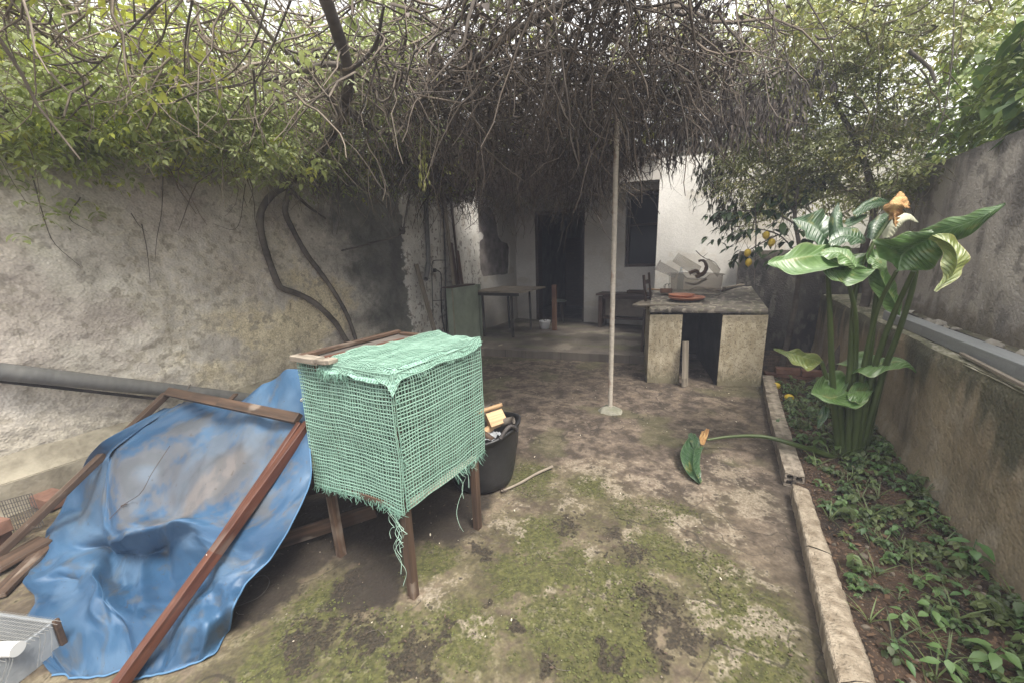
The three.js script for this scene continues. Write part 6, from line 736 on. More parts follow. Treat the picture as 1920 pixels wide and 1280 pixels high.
// ---------------------------------------------------------------- lemon tree at the back of the bed
{
  const b = onY(1466, 692, 0.02); b.z = -5.75; b.x = onZ(1466, 680, -5.75).x; const t = thing('lemon_tree', 'small lemon tree with dark leaves and yellow fruit at the back right', 'tree', [b.x, 0, b.z]);
  const Z = -5.3; const z = (x, y, d = Z) => onZ(x, y, d);
  part(t, 'trunk', [tube([V(b.x, 0, b.z), z(1482, 620, -5.7), z(1496, 540, -5.5), z(1500, 470, Z), z(1490, 400, Z), z(1500, 330, Z)], 0.035, 0.015, 20, 8, 0.2, rng(2))], M.bark);
  const br = [[z(1498, 480), z(1460, 440), z(1420, 430), z(1385, 435), z(1350, 452)], [z(1492, 420), z(1450, 400), z(1400, 395), z(1345, 400)], [z(1460, 440), z(1430, 455), z(1395, 475), z(1365, 490)], [z(1494, 400), z(1460, 370), z(1420, 360)], [z(1417, 380), z(1418, 440), z(1416, 500), z(1414, 545)], [z(1500, 470), z(1540, 430), z(1570, 400)], [z(1490, 400), z(1520, 350), z(1560, 320)]];
  br.forEach(p => part(t, 'branch', [tube(p, 0.010, 0.003, 14, 6, 0.2, rng(4))], M.bark));
  const q = rng(17); const m1 = phys({ color: C(0.028, 0.055, 0.02), roughness: 0.35, transmission: 0.15, thickness: 0 }), m2 = phys({ color: C(0.05, 0.09, 0.028), roughness: 0.4, transmission: 0.2, thickness: 0 });
  const geos = [leaflet(0.12, 0.05, 0.3, 0.25), leaflet(0.09, 0.042, 0.35, 0.35), leaflet(0.14, 0.055, 0.2, 0.15)];
  const put = (p, e, s) => { const g = geos[Math.floor(q() * 3)]; const m = new THREE.Mesh(g, q() < 0.6 ? m1 : m2); m.name = 'leaf'; m.castShadow = true; m.applyMatrix4(XF(p.clone().sub(V(b.x, 0, b.z)), e, s)); t.add(m); };
  for (const p of br) { const c = new THREE.CatmullRomCurve3(p); const n = p === br[4] ? 4 : 26; for (let i = 0; i < n; i++) { const pt = c.getPoint(0.15 + 0.85 * q()); put(pt.add(V((q() - 0.5) * 0.08, (q() - 0.5) * 0.08, (q() - 0.5) * 0.1)), [0.2 + 0.9 * q(), q() * 6.28, (q() - 0.5) * 0.8], 0.7 + 0.7 * q()); } }
  for (const [x, y] of [[1325, 448], [1340, 450], [1345, 402], [1360, 398], [1372, 425], [1385, 405], [1355, 425], [1330, 404], [1365, 465], [1380, 460], [1420, 470], [1440, 480], [1470, 470], [1480, 450], [1450, 490], [1385, 480], [1500, 460], [1465, 400], [1490, 380], [1510, 430], [1530, 400], [1475, 430], [1455, 420], [1520, 470], [1540, 440], [1550, 400], [1500, 410], [1445, 395], [1425, 385], [1480, 475], [1535, 370], [1500, 355], [1465, 365], [1410, 400], [1400, 440], [1385, 380]]) for (let k = 0; k < 3; k++) put(z(x, y).add(V((q() - 0.5) * 0.06, (q() - 0.5) * 0.05, (q() - 0.5) * 0.06)), [0.1 + 0.7 * q(), -1.2 + (q() - 0.5) * 2.4, (q() - 0.5) * 0.5], 0.8 + 0.5 * q());
  const lemonM = std({ map: colTex(128, 128, (u, v) => mix3([0.50, 0.33, 0.03], [0.66, 0.48, 0.06], fbm(u * 6, v * 6, 3)).concat(1)), bumpMap: bumpFine, bumpScale: 0.002, roughness: 0.45 });
  const lemonG = () => { const g = new THREE.LatheGeometry([[0, -0.052], [0.006, -0.049], [0.012, -0.042], [0.026, -0.032], [0.035, -0.012], [0.036, 0.008], [0.028, 0.030], [0.014, 0.042], [0, 0.045]].map(p => new THREE.Vector2(...p)), 18); return g; };
  for (const [x, y] of [[1437, 441], [1447, 455], [1402, 474], [1404, 492]]) { const p = z(x, y, Z + 0.05); const g = lemonG(); g.rotateZ((q() - 0.5) * 0.5); g.translate(p.x, p.y, p.z); part(t, 'lemon', g, lemonM); }
  for (const [x, y, lab] of [[1480, 745, 'fallen yellow lemon on the soil beside the kerb in front of the brick edging'], [1456, 723, 'fallen lemon half hidden between kerb and brick edging']]) { const p = onY(x, y, 0.06); const o = thing('fallen_lemon', lab, 'lemon', p); const g = lemonG(); g.rotateZ(1.4); g.rotateY(0.6); g.translate(p.x, p.y, p.z); part(o, 'fruit', g, lemonM); }
}

// ---------------------------------------------------------------- climbers over the yard
const twigMat = std({ map: colTex(64, 256, (u, v) => { const n = fbm(u * 4, v * 30, 3); return mix3([0.06, 0.048, 0.039], [0.21, 0.175, 0.145], n); }, true), roughness: 0.95 });
function twigClump(seed, n, R, len, rad) { const q = rng(seed), pos = [], idx = []; for (let i = 0; i < n; i++) { let p = V((q() - 0.5) * 2 * R, (q() - 0.5) * 1.1 * R, (q() - 0.5) * 2 * R); const d = V(q() - 0.5, (q() - 0.62) * 0.8, q() - 0.5).normalize(); const L = len * (0.4 + q()), m = 6, r0 = rad * (0.4 + Math.pow(q(), 3) * 2.0); const a = V(0.3, 0.9, 0.2).cross(d).normalize(); for (let k = 0; k <= m; k++) { const r = r0 * (1 - 0.6 * k / m), b = d.clone().cross(a).normalize(); const o = pos.length / 3; for (let s = 0; s < 3; s++) { const c = Math.cos(s * 2.094) * r, e = Math.sin(s * 2.094) * r; pos.push(p.x + a.x * c + b.x * e, p.y + a.y * c + b.y * e, p.z + a.z * c + b.z * e); } if (k) for (let s = 0; s < 3; s++) { const t = (s + 1) % 3; idx.push(o - 3 + s, o + s, o - 3 + t, o + s, o + t, o - 3 + t); } d.add(V((q() - 0.5) * 1.0, (q() - 0.52) * 1.0, (q() - 0.5) * 1.0)).normalize(); p = p.clone().addScaledVector(d, L / m); } }
  const g = new THREE.BufferGeometry(); g.setAttribute('position', new THREE.Float32BufferAttribute(pos, 3)); g.setAttribute('uv', new THREE.Float32BufferAttribute(new Float32Array(pos.length / 3 * 2).map((_, i) => (i * 0.618) % 1), 2)); g.setIndex(idx); g.computeVertexNormals(); return g; }
function hangClump(seed, n, R, len, rad, leafy) { // dead shoots hanging down with shrivelled leaves
  const q = rng(seed), gs = []; for (let i = 0; i < n; i++) { const p = V((q() - 0.5) * 2 * R, (q() - 0.5) * 0.1, (q() - 0.5) * 2 * R), L = len * (0.35 + q()); const b = p.clone().add(V((q() - 0.5) * 0.08, -L * 0.5, (q() - 0.5) * 0.08)), c = b.clone().add(V((q() - 0.5) * 0.09, -L * 0.5, (q() - 0.5) * 0.09)); gs.push(tube([p, b, c], rad, rad * 0.6, 4, 3)); for (let k = 0; k < leafy; k++) { const t = q(), s = t < 0.5 ? p.clone().lerp(b, t * 2) : b.clone().lerp(c, t * 2 - 1); const g = leaflet(0.035 + 0.04 * q(), 0.016, 0.6, 0.5); g.applyMatrix4(XF(s, [0.7 + 0.8 * q(), q() * 6.28, 0])); gs.push(g); } } return merge(gs); }
function sprayClump(seed, n, R, ls, lw) { // pinnate green sprays
  const q = rng(seed), gs = []; for (let i = 0; i < n; i++) { const p = V((q() - 0.5) * 2 * R, (q() - 0.5) * 1.2 * R, (q() - 0.5) * 2 * R), a = q() * 6.28; const d = V(Math.cos(a), (q() - 0.6) * 0.9, Math.sin(a)).normalize(), L = 0.09 + 0.10 * q(); const k = 5 + 2 * Math.floor(q() * 2); for (let j = 0; j < k; j++) { const t = (Math.floor(j / 2) + 1) / (k / 2 + 1), s = p.clone().addScaledVector(d, L * t); s.y -= 0.03 * t * t; const g = leaflet(ls * (0.6 + 0.6 * q()), lw * (0.7 + 0.5 * q()), 0.3, 0.3); const yaw = Math.atan2(d.x, d.z) + (j === k - 1 ? 0 : (j % 2 ? 1 : -1) * (0.9 + 0.3 * q())); g.applyMatrix4(XF(s, [0.1 + 0.5 * q(), yaw, (q() - 0.5) * 0.5])); gs.push(g); } } return merge(gs); }
const twigs = [twigClump(1, 20, 0.28, 0.46, 0.0040), twigClump(2, 18, 0.28, 0.52, 0.0044), twigClump(3, 16, 0.30, 0.60, 0.0050), twigClump(4, 24, 0.26, 0.38, 0.0036)];
const hangs = [hangClump(11, 6, 0.16, 0.26, 0.0022, 6), hangClump(12, 5, 0.18, 0.34, 0.0022, 7), hangClump(13, 7, 0.15, 0.2, 0.002, 7)];
const sprays = [sprayClump(21, 9, 0.18, 0.050, 0.022), sprayClump(22, 8, 0.2, 0.058, 0.025), sprayClump(23, 10, 0.17, 0.044, 0.019)];
const bigSprays = [sprayClump(31, 9, 0.2, 0.062, 0.03), sprayClump(32, 8, 0.2, 0.07, 0.034)];
const white = C(1, 1, 1);
function scatter(parent, name, geos, mat, pts, col, seed, smin = 0.8, smax = 1.3, tilt = 0.9) { const q = rng(seed); const L = geos.map(() => []), K = geos.map(() => []); for (const p of pts) { const k = Math.floor(q() * geos.length); L[k].push(XF(p, [(q() - 0.5) * tilt, q() * 6.28, (q() - 0.5) * tilt], smin + (smax - smin) * q())); K[k].push(col(q, p)); } geos.forEach((g, i) => L[i].length && INST(parent, name, g, mat, L[i], K[i])); }
const blobPts = (bl, seed) => { const q = rng(seed), out = []; for (const [c, rx, ry, rz, n] of bl) for (let i = 0; i < n; i++) { let x, y, z; do { x = q() * 2 - 1; y = q() * 2 - 1; z = q() * 2 - 1; } while (x * x + y * y + z * z > 1); out.push(V(c.x + x * rx, c.y + y * ry, c.z + z * rz)); } return out; };
const leafCanopy = phys({ color: white, roughness: 0.6, transmission: 0.58, thickness: 0 });
const leafDry = phys({ color: C(1, 1, 1), roughness: 0.9, transmission: 0.1, thickness: 0 });
const greenish = (b0, b1, yel) => (q) => { const b = b0 + (b1 - b0) * q(); return q() < yel ? C(0.34 * b, 0.36 * b, 0.07 * b) : C(0.23 * b, 0.265 * b, 0.10 * b); };
const brownish = (q) => { const b = 0.45 + 0.8 * q(); return C(0.105 * b, 0.085 * b, 0.072 * b); };

// dry tangle over the middle of the yard
{
  const endZ = x => Math.max(HZ(x) + 0.1, -6.6 + 2.4 * sm(-2.0, -0.7, x) + 1.3 * sm(-2.9, -3.7, x));
  const t = thing('dry_jasmine_tangle', 'dense brown tangle of dead jasmine twigs hanging over the middle of the yard', 'climber', [-2, 2.6, -4.5]);
  const q = rng(201), pts = [], low = [], hang = [];
  const dryness = (x, z) => { const a = Math.atan2(x, -z); return sm(-0.86, -0.70, a) * sm(-0.02, -0.16, a); };   // fades into the green growth at either side
  let n = 0; while (n < 590) { const x = mix(-4.6, 0.9, q()), z = mix(-1.7, -7.0, q()); const d = dryness(x + (q() - 0.5) * 0.5, z + (q() - 0.5) * 0.5); if (q() > d || z < endZ(x)) continue; const gap = fbm(x * 1.6 + 3, z * 1.6, 3); if (gap < 0.42 && q() < 0.7 && z > -4.6) continue; if (z > -2.3 && q() < 0.4) continue; n++; const far = sm(-3.2, -5.6, z); pts.push(V(x, mix(2.78, 2.62, far) + (q() - 0.5) * mix(0.26, 0.5, far) + 0.0, z)); }
  for (let i = 0; i < 55; i++) { const x = mix(-4.0, 0.35, q()); const z = endZ(x) + 0.05 + 1.3 * q(); low.push(V(x, 2.6 + 0.4 * q(), z)); }
  for (let i = 0; i < 170; i++) { const x = mix(-4.0, 0.4, q()); const z = endZ(x) + 0.05 + 1.0 * q() * q(); hang.push(V(x, 2.62 - 0.12 * q() + 0.1, z)); }
  for (let i = 0; i < 30; i++) { const x = mix(-4.0, 0.3, q()), z = mix(-2.5, -5.2, q()); if (dryness(x, z) > 0.5) hang.push(V(x, 2.62, z)); }
  scatter(t, 'dead_twigs', twigs, twigMat, pts.concat(low), (q) => { const b = 0.35 + 1.7 * q() * q(); return C(b, b * 0.97, b * 0.93); }, 5);
  scatter(t, 'small_leaves', sprays, leafCanopy, pts.filter((_, i) => i % 11 === 0), greenish(0.7, 1.5, 0.3), 18, 0.6, 1.0);
  scatter(t, 'hanging_shoots', hangs, leafDry, hang, brownish, 6, 0.7, 1.25, 0.3);
  scatter(t, 'shrivelled_leaves', sprays, leafDry, pts.filter((_, i) => i % 3 === 0).concat(low.filter((_, i) => i % 2 === 0)), brownish, 7, 0.8, 1.3);
  const Y = (x, y, h) => onY(x, y, h); const limb = (p, a, b, n2 = 24) => part(t, 'limb', [tube(p, a, b, n2, 7, 0.12, rng(9))], M.bark);
  { const w = rng(88); const dk = noisy([0.05, 0.04, 0.034], [0.14, 0.115, 0.095]); for (let i = 0; i < 46; i++) { let x = mix(-3.9, 0.1, w()), z = mix(-2.0, -5.2, w()), y = 2.5 + 0.25 * w(), a = w() * 6.28; const p = []; for (let k = 0; k < 7; k++) { if (dryness(x, z) > 0.3 && z > endZ(x)) p.push(V(x, y, z)); a += (w() - 0.5) * 1.3; x += Math.cos(a) * 0.28; z += Math.sin(a) * 0.28; y = clamp(y + (w() - 0.55) * 0.2, 2.4, 2.9); } if (p.length > 3) part(t, 'vine_stem', [tube(p, 0.004 + 0.007 * w() * w(), 0.003, 26, 6, 0.25, w)], w() < 0.5 ? M.bark : dk); } }
  limb([Y(1180, -60, 2.8), Y(1060, 5, 2.75), Y(960, 62, 2.72), Y(900, 105, 2.7), Y(835, 148, 2.68), Y(790, 185, 2.66), Y(735, 260, 2.6)], 0.020, 0.024);
  limb([Y(1045, 300, 2.5), Y(930, 285, 2.5), Y(800, 265, 2.52)].reverse(), 0.014, 0.008); limb([Y(1000, 180, 2.6), Y(1080, 140, 2.65), Y(1180, 105, 2.68)], 0.010, 0.006); limb([Y(810, 165, 2.64), Y(950, 165, 2.62), Y(1090, 150, 2.6), Y(1200, 130, 2.6)], 0.010, 0.006); limb([Y(760, 320, 2.55), Y(880, 285, 2.55), Y(990, 250, 2.55)], 0.012, 0.008);
  limb([Y(870, 130, 2.68), Y(900, 180, 2.64), Y(880, 240, 2.58)], 0.010, 0.006); limb([Y(1290, 40, 2.7), Y(1260, 140, 2.66), Y(1220, 240, 2.55)], 0.008, 0.004); limb([Y(1300, 100, 2.7), Y(1250, 180, 2.6), Y(1190, 245, 2.5)], 0.006, 0.003);
}
// green jasmine over the left wall: trunks on the wall, limbs, sprays
{
  const t = thing('jasmine_vine', 'large green jasmine vine climbing the left wall and spilling over its top', 'climber', [LX, 0, -3]);
  const w = (x, y, dx = 0.06) => onX(x, y, LX + dx);
  const limb = (p, a, b, n2 = 30, m = M.bark) => part(t, 'limb', [tube(p, a, b, n2, 8, 0.14, rng(12))], m);
  part(t, 'trunk', [tube([w(662, 650), w(650, 640), w(628, 605), w(585, 565), w(555, 550), w(540, 545), w(526, 540), w(508, 500), w(490, 440), w(488, 400), w(505, 370, 0.1), w(540, 345, 0.15), onY(590, 300, 2.35), onY(640, 215, 2.5), onY(652, 130, 2.6), onY(632, 60, 2.7), onY(600, -30, 2.8)], 0.030, 0.034, 70, 9, 0.16, rng(5))], M.bark);
  part(t, 'trunk', [tube([w(668, 640, 0.04), w(650, 590, 0.05), w(622, 542, 0.06), w(598, 508, 0.06), w(575, 478, 0.06), w(548, 430, 0.08), w(534, 395, 0.1), w(545, 350, 0.14)], 0.022, 0.028, 44, 9, 0.16, rng(6))], M.bark);
  limb([w(540, 350, 0.14), w(575, 385, 0.1), w(610, 410, 0.08)], 0.022, 0.008); limb([w(640, 470, 0.05), w(700, 455, 0.08), w(752, 437, 0.1), w(760, 405, 0.1), w(772, 340, 0.1)], 0.010, 0.012);
  { const k = new THREE.SphereGeometry(0.05, 10, 8).toNonIndexed(); const p = w(754, 432, 0.1); k.translate(p.x, p.y, p.z); part(t, 'knot', [boxUV(rough(k, 0.02, 40))], M.bark); }
  const Y = (x, y, h) => onY(x, y, h);
  limb([Y(652, 130, 2.6), Y(620, 120, 2.6), Y(560, 135, 2.58), Y(500, 150, 2.55), Y(420, 165, 2.5)], 0.018, 0.006); limb([Y(640, 215, 2.5), Y(590, 150, 2.6), Y(500, 60, 2.7), Y(440, -20, 2.8)], 0.016, 0.010); limb([Y(650, 140, 2.6), Y(700, 90, 2.65), Y(720, 10, 2.7)], 0.012, 0.008); limb([Y(645, 200, 2.5), Y(690, 235, 2.5), Y(740, 250, 2.5), Y(800, 190, 2.6)], 0.03, 0.016);
  const thin = [[[70, 180, 2.45], [160, 140, 2.5], [230, 70, 2.55], [300, 0, 2.6]], [[75, 182, 2.45], [110, 165, 2.48], [150, 150, 2.5]], [[70, 285, 2.3], [150, 200, 2.4], [190, 160, 2.45]], [[360, 180, 2.4], [440, 130, 2.5], [480, 70, 2.6], [500, 0, 2.7]], [[410, 250, 2.3], [470, 170, 2.4], [500, 110, 2.5], [545, 0, 2.6]], [[460, 300, 2.2], [478, 220, 2.3], [475, 130, 2.4]], [[300, 310, 2.2], [330, 320, 2.2], [345, 300, 2.25], [355, 285, 2.3]], [[345, 150, 2.45], [348, 70, 2.5], [360, 0, 2.6]], [[250, 0, 2.6], [252, 40, 2.55]], [[310, 0, 2.6], [308, 60, 2.55], [270, 120, 2.5]], [[20, 60, 2.5], [90, 120, 2.45], [180, 110, 2.5]], [[540, 60, 2.6], [470, 150, 2.5], [380, 170, 2.4], [330, 190, 2.4]]];
  thin.forEach(p => limb(p.map(a => Y(...a)), 0.002, 0.005, 18));
  // stems trailing down the wall face
  [[[305, 330], [302, 400], [293, 450], [290, 490]], [[265, 420], [275, 470], [281, 530]], [[60, 330], [85, 420], [100, 455], [150, 500]], [[150, 370], [130, 410], [170, 435]], [[245, 400], [262, 425], [275, 435]], [[460, 345], [440, 430], [400, 420]]].forEach(p => limb(p.map(a => w(a[0], a[1], 0.05)), 0.004, 0.0014, 14));
  const q = rng(301), pts = [], tw = [];
  for (let i = 0; i < 1000; i++) { const x = mix(-5.4, -2.0, q()), z = mix(0.2, -4.6, q()); if (x > -3.1 && q() < 0.75) continue; if (Math.atan2(x, -z) > -0.62 + (q() - 0.5) * 0.3) continue; const g = fbm(x * 2 + 9, z * 2, 3); if (g < 0.43 && q() < 0.75) continue; pts.push(V(x, 2.75 + (q() - 0.5) * 0.5 - 0.25 * sm(-3.0, -4.1, x), z)); }
  for (let i = 0; i < 240; i++) { const x = mix(-4.9, -2.0, q()), z = mix(0.0, -4.6, q()); if (Math.atan2(x, -z) > -0.6 + (q() - 0.5) * 0.4) continue; tw.push(V(x, 2.7 + (q() - 0.5) * 0.4, z)); }
  const hang = blobPts([[at(30, 320, 2.6), 0.45, 0.34, 0.4, 60], [at(120, 260, 2.5), 0.4, 0.2, 0.3, 30], [at(330, 235, 2.6), 0.3, 0.14, 0.25, 24], [at(430, 200, 2.6), 0.25, 0.14, 0.25, 22], [at(500, 275, 2.7), 0.2, 0.12, 0.15, 16], [at(160, 170, 2.5), 0.4, 0.25, 0.3, 30], [at(320, 120, 2.5), 0.4, 0.25, 0.3, 26], [at(300, 300, 3.2), 0.5, 0.12, 0.3, 24], [at(560, 250, 3.3), 0.3, 0.2, 0.3, 22], [at(700, 230, 3.6), 0.3, 0.3, 0.3, 22], [at(620, 160, 3.4), 0.4, 0.35, 0.3, 36], [at(740, 90, 3.2), 0.35, 0.35, 0.3, 34], [at(480, 60, 3.2), 0.4, 0.3, 0.3, 24], [at(150, 330, 3.0), 0.3, 0.24, 0.35, 14], [at(410, 190, 3.0), 0.2, 0.2, 0.2, 10], [at(520, 270, 3.1), 0.22, 0.16, 0.2, 10], [at(330, 260, 3.0), 0.3, 0.12, 0.2, 10], [at(230, 230, 2.8), 0.35, 0.16, 0.3, 14], [at(90, 230, 2.7), 0.35, 0.2, 0.3, 16], [at(420, 260, 3.0), 0.25, 0.12, 0.2, 10], [at(640, 60, 2.6), 0.25, 0.16, 0.2, 6]], 33);
  scatter(t, 'leaf_sprays', sprays, leafCanopy, pts, greenish(1.2, 2.4, 0.12), 8); scatter(t, 'leaf_sprays', sprays, leafCanopy, hang, greenish(1.3, 2.5, 0.16), 9);
  scatter(t, 'thin_twigs', twigs, twigMat, tw, (q) => { const b = 0.9 + 0.9 * q(); return C(b, b, b * 0.95); }, 10);
  scatter(t, 'thin_twigs', twigs, twigMat, blobPts([[at(700, 200, 3.8), 0.5, 0.5, 0.4, 26], [at(620, 100, 3.6), 0.5, 0.4, 0.4, 22], [at(760, 60, 3.6), 0.5, 0.4, 0.4, 26], [at(640, 280, 3.9), 0.5, 0.2, 0.3, 20]], 35), (q) => { const b = 0.8 + 0.7 * q(); return C(b, b, b); }, 19);
  const mid = []; for (let i = 0; i < 34; i++) { const x = mix(-3.4, -0.6, q()), z = mix(-1.9, -4.2, q()); mid.push(V(x, 2.95 + 0.25 * q(), z)); } scatter(t, 'leaf_sprays', sprays, leafCanopy, mid, greenish(0.6, 1.4, 0.1), 11);
  // bright single sprigs hanging free
  const yl = phys({ color: C(0.36, 0.37, 0.09), roughness: 0.5, transmission: 0.4, thickness: 0 });
  const sprig = (pts2, n, seed, s = 1, lab) => { const r = rng(seed), c = new THREE.CatmullRomCurve3(pts2), gs = [tube(pts2, 0.0028, 0.0016, 14, 4)]; for (let i = 0; i < n; i++) { const p = c.getPoint(0.25 + 0.75 * r()); const dir = V((r() - 0.5), -0.35, (r() - 0.5)).normalize(); const e = p.clone().addScaledVector(dir, 0.05 * s); gs.push(tube([p, p.clone().lerp(e, 0.5).add(V(0, 0.008, 0)), e], 0.0012, 0.001, 3, 3)); for (let k = 0; k < 3; k++) { const g = leaflet(0.034 * s * (0.6 + r()), 0.011 * s, 0.4, 0.3); g.applyMatrix4(XF(e, [0.5 + r(), r() * 6.28, 0])); gs.push(g); } } const o = part(t, 'hanging_sprig', gs, yl); o.userData.label = lab; };
  sprig([Y(770, 190, 2.55), Y(790, 225, 2.45), Y(795, 270, 2.35), Y(793, 310, 2.25), Y(797, 345, 2.15)].map((p, i) => at([770, 790, 795, 793, 797][i], [190, 225, 270, 310, 345][i], 2.9)), 26, 3, 1.0, 'bright sprig dangling in front of the porch');
  sprig([at(1270, 130, 2.9), at(1255, 190, 2.9), at(1225, 235, 2.9), at(1205, 250, 2.9)], 8, 4, 0.9, 'small pale sprig near the pole top'); sprig([at(905, -10, 2.2), at(912, 20, 2.2), at(925, 50, 2.2)], 12, 5, 1.0, 'yellow green sprig at the top edge'); sprig([at(745, 40, 2.6), at(750, 70, 2.6), at(755, 75, 2.6)], 5, 6, 1.2, 'single yellow leaf cluster'); sprig([at(1210, -5, 2.1), at(1205, 25, 2.1), at(1190, 50, 2.1)], 8, 7, 1.1, 'green sprig at the top right of the tangle');
}
// fine leaved green climber at the right
{
  const t = thing('green_climber', 'fine leaved green climber hanging in a thick curtain above the arum lily', 'climber', at(1520, 200, 3.8));
  const bl = [[at(1440, 60, 3.9), 0.5, 0.4, 0.5, 100], [at(1440, 220, 4.3), 0.45, 0.5, 0.5, 130], [at(1560, 130, 3.8), 0.55, 0.5, 0.5, 140], [at(1560, 290, 4.0), 0.5, 0.4, 0.5, 130], [at(1480, 345, 4.4), 0.4, 0.25, 0.4, 80], [at(1650, 220, 3.7), 0.4, 0.4, 0.4, 80], [at(1660, 60, 3.4), 0.5, 0.4, 0.45, 90], [at(1700, 330, 3.5), 0.2, 0.16, 0.3, 24], [at(1395, 300, 4.6), 0.2, 0.45, 0.4, 60], [at(1350, 130, 4.4), 0.3, 0.4, 0.4, 50], [at(1620, 360, 4.0), 0.3, 0.14, 0.3, 40], [at(1780, 40, 3.0), 0.4, 0.3, 0.4, 40], [at(1420, 400, 4.9), 0.2, 0.2, 0.3, 26], [at(1300, 40, 4.0), 0.4, 0.3, 0.4, 30], [at(1560, 0, 3.0), 0.6, 0.25, 0.4, 50]];
  for (const b of bl) b[4] = Math.round(b[4] * 0.72); const pts = blobPts(bl, 41); scatter(t, 'leaf_sprays', sprays, leafCanopy, pts, (q) => { const b = 0.5 + 1.1 * q(); return q() < 0.08 ? C(0.44 * b, 0.41 * b, 0.12 * b) : C(0.33 * b, 0.36 * b, 0.125 * b); }, 12, 0.7, 1.2);
  scatter(t, 'thin_twigs', twigs, twigMat, pts.filter((_, i) => i % 9 === 0), (q) => { const b = 0.8 + 0.8 * q(); return C(b, b * 1.05, b * 0.8); }, 13);
  scatter(t, 'hanging_shoots', hangs, leafDry, blobPts([[at(1345, 310, 5.0), 0.25, 0.3, 0.3, 24], [at(1300, 240, 5.0), 0.35, 0.12, 0.3, 16], [at(1365, 380, 5.0), 0.12, 0.2, 0.3, 12]], 43), (q) => { const b = 0.5 + 0.8 * q(); return C(0.07 * b, 0.075 * b, 0.045 * b); }, 14, 0.7, 1.2, 0.3);
  const limb = (p, a, b) => part(t, 'limb', [tube(p.map(x => at(...x)), a, b, 20, 6, 0.12, rng(8))], M.bark);
  limb([[1705, 95, 2.9], [1730, 115, 2.9], [1745, 130, 2.9], [1755, 155, 2.9]], 0.014, 0.010); limb([[1660, 40, 3.3], [1655, 110, 3.3], [1640, 230, 3.4], [1620, 320, 3.5]], 0.006, 0.003); limb([[1790, 0, 2.8], [1785, 120, 2.8], [1765, 230, 2.9], [1730, 300, 3.0]], 0.006, 0.003); limb([[1400, 0, 4.0], [1430, 80, 4.0], [1500, 160, 4.0], [1545, 240, 4.0]], 0.010, 0.004); limb([[1280, 30, 4.2], [1350, 120, 4.2], [1430, 200, 4.2]], 0.010, 0.005); limb([[1340, 260, 4.6], [1375, 235, 4.6], [1400, 215, 4.6]], 0.006, 0.003);
  // the trunk behind the arum, at the foot of the upper wall
  part(t, 'trunk', [tube([V(1.05, 0, -5.2), at(1625, 560, 4.0), at(1620, 470, 3.9), at(1640, 400, 3.8), at(1620, 300, 3.8), at(1560, 180, 3.8)], 0.05, 0.02, 26, 9, 0.14, rng(7))], M.bark);
}
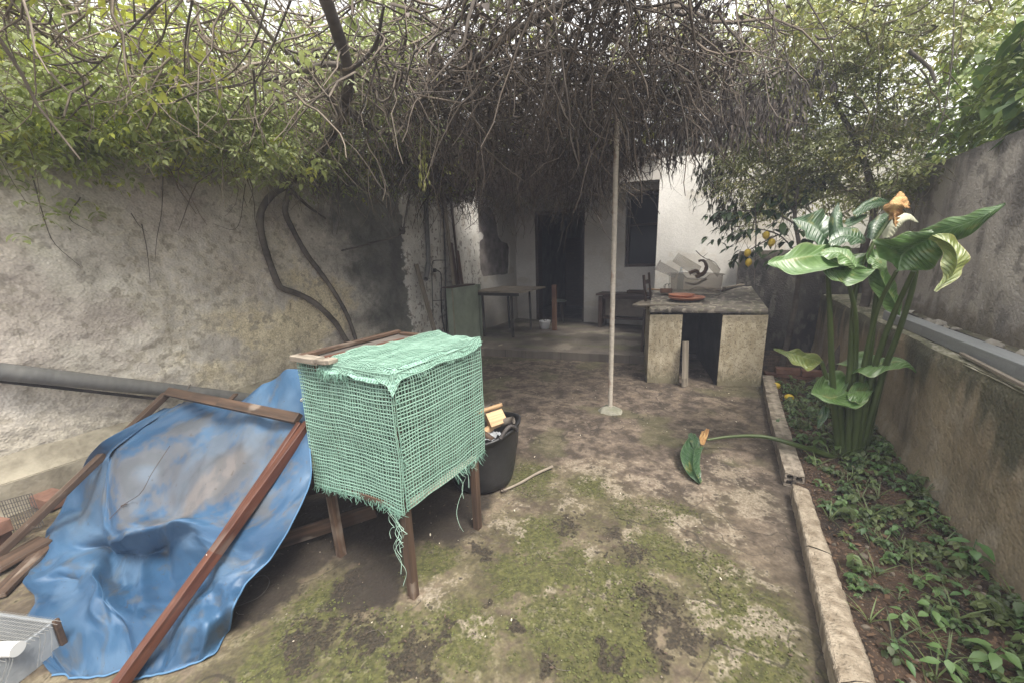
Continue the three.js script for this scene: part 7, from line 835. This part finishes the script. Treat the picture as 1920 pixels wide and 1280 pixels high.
// broad leaved shrub growing behind the upper wall
{
  const c = V(2.3, 0.8, -4.2), t = thing('broadleaf_shrub', 'sunlit broad leaved shrub growing over the top of the upper wall at the right', 'shrub', [2.3, 0, -4.2]); const q = rng(55);
  for (let i = 0; i < 5; i++) part(t, 'branch', [tube([V(2.2 + 0.1 * i, 0, -3.2 - 0.5 * i), V(2.2 + 0.05 * i, 1.6, -3.2 - 0.55 * i), V(2.0 + 0.2 * q(), 3.0, -3.1 - 0.6 * i)], 0.03, 0.01, 12, 6)], M.bark);
  const gs = [leaflet(0.15, 0.08, 0.25, 0.3), leaflet(0.12, 0.065, 0.3, 0.4), leaflet(0.19, 0.09, 0.2, 0.2)]; const ms = [[0.15, 0.25, 0.06], [0.23, 0.33, 0.07], [0.10, 0.18, 0.06], [0.32, 0.36, 0.06]].map(a => phys({ color: C(...a), roughness: 0.45, transmission: 0.4, thickness: 0 }));
  for (let i = 0; i < 290; i++) { const z = mix(-3.0, -5.8, q()), x = mix(1.62, 2.3, Math.pow(q(), 1.4)), y = mix(2.2, 3.1, Math.pow(q(), 1.2)) - 0.35 * Math.max(0, 1.75 - x) ; const m = new THREE.Mesh(gs[Math.floor(q() * 3)], ms[Math.floor(q() * 3.3)]); m.name = 'leaf'; m.castShadow = true; m.applyMatrix4(XF(V(x - 2.3, Math.max(y, 2.18), z + 4.2), [0.1 + 0.8 * q(), -1.57 + (q() - 0.5) * 3, (q() - 0.5) * 0.6], 0.7 + 0.6 * q())); t.add(m); }
  const pts = []; for (let i = 0; i < 420; i++) pts.push(V(mix(2.2, 3.8, q()), mix(1.6, 3.8, q()), mix(-1.5, -8.0, q()))); for (let i = 0; i < 170; i++) pts.push(V(mix(1.75, 2.3, q()), mix(2.25, 3.3, q()), mix(-3.0, -6.2, q()))); scatter(t, 'small_leaves', bigSprays, leafCanopy, pts, (q) => { const b = 0.7 + 0.9 * q(); return C(0.22 * b, 0.28 * b, 0.06 * b); }, 15, 0.9, 1.5);
}
// trees beyond the left wall and behind the house
{
  const t = thing('garden_tree', 'pale green leafy tree beyond the left wall seen through the jasmine', 'tree', [-6.6, 0, -2.0]); part(t, 'trunk', [tube([V(-6.6, 0, -2), V(-6.5, 1.8, -2.1), V(-6.7, 3.4, -2.2)], 0.09, 0.04, 12, 8)], M.bark); part(t, 'limb', [tube([V(-6.55, 1.9, -2.1), V(-6.0, 3.0, -1.2)], 0.04, 0.02, 6, 6), tube([V(-6.55, 2.0, -2.1), V(-6.8, 3.2, -3.4)], 0.04, 0.02, 6, 6)], M.bark);
  const q = rng(77); const pts = blobPts([[V(-6.6, 3.6, -1.2), 1.3, 1.1, 1.4, 120], [V(-6.8, 3.8, -3.2), 1.4, 1.2, 1.3, 110]], 78); scatter(t, 'crown_leaves', bigSprays, leafCanopy, pts, (q) => { const b = 0.8 + 0.9 * q(); return C(0.16 * b, 0.20 * b, 0.06 * b); }, 16, 1.0, 1.6);
  const t2 = thing('background_tree', 'dull green tree behind the porch roof half hidden by the dead twigs', 'tree', [-3, 0, -13.5]); part(t2, 'trunk', [tube([V(-3, 0, -13.5), V(-3.1, 2.5, -13.6), V(-2.9, 4.6, -13.5)], 0.13, 0.06, 12, 8)], M.bark); const p2 = blobPts([[V(-4.6, 4.4, -13.4), 1.8, 1.3, 1.4, 50], [V(-1.8, 4.6, -13.6), 1.9, 1.4, 1.4, 56], [V(0.6, 4.2, -13.4), 1.6, 1.3, 1.4, 50]], 79); scatter(t2, 'crown_leaves', bigSprays, leafCanopy, p2, (q) => { const b = 0.6 + 0.8 * q(); return C(0.10 * b, 0.13 * b, 0.05 * b); }, 17, 1.4, 2.2);
}

renderer.render(scene, camera);
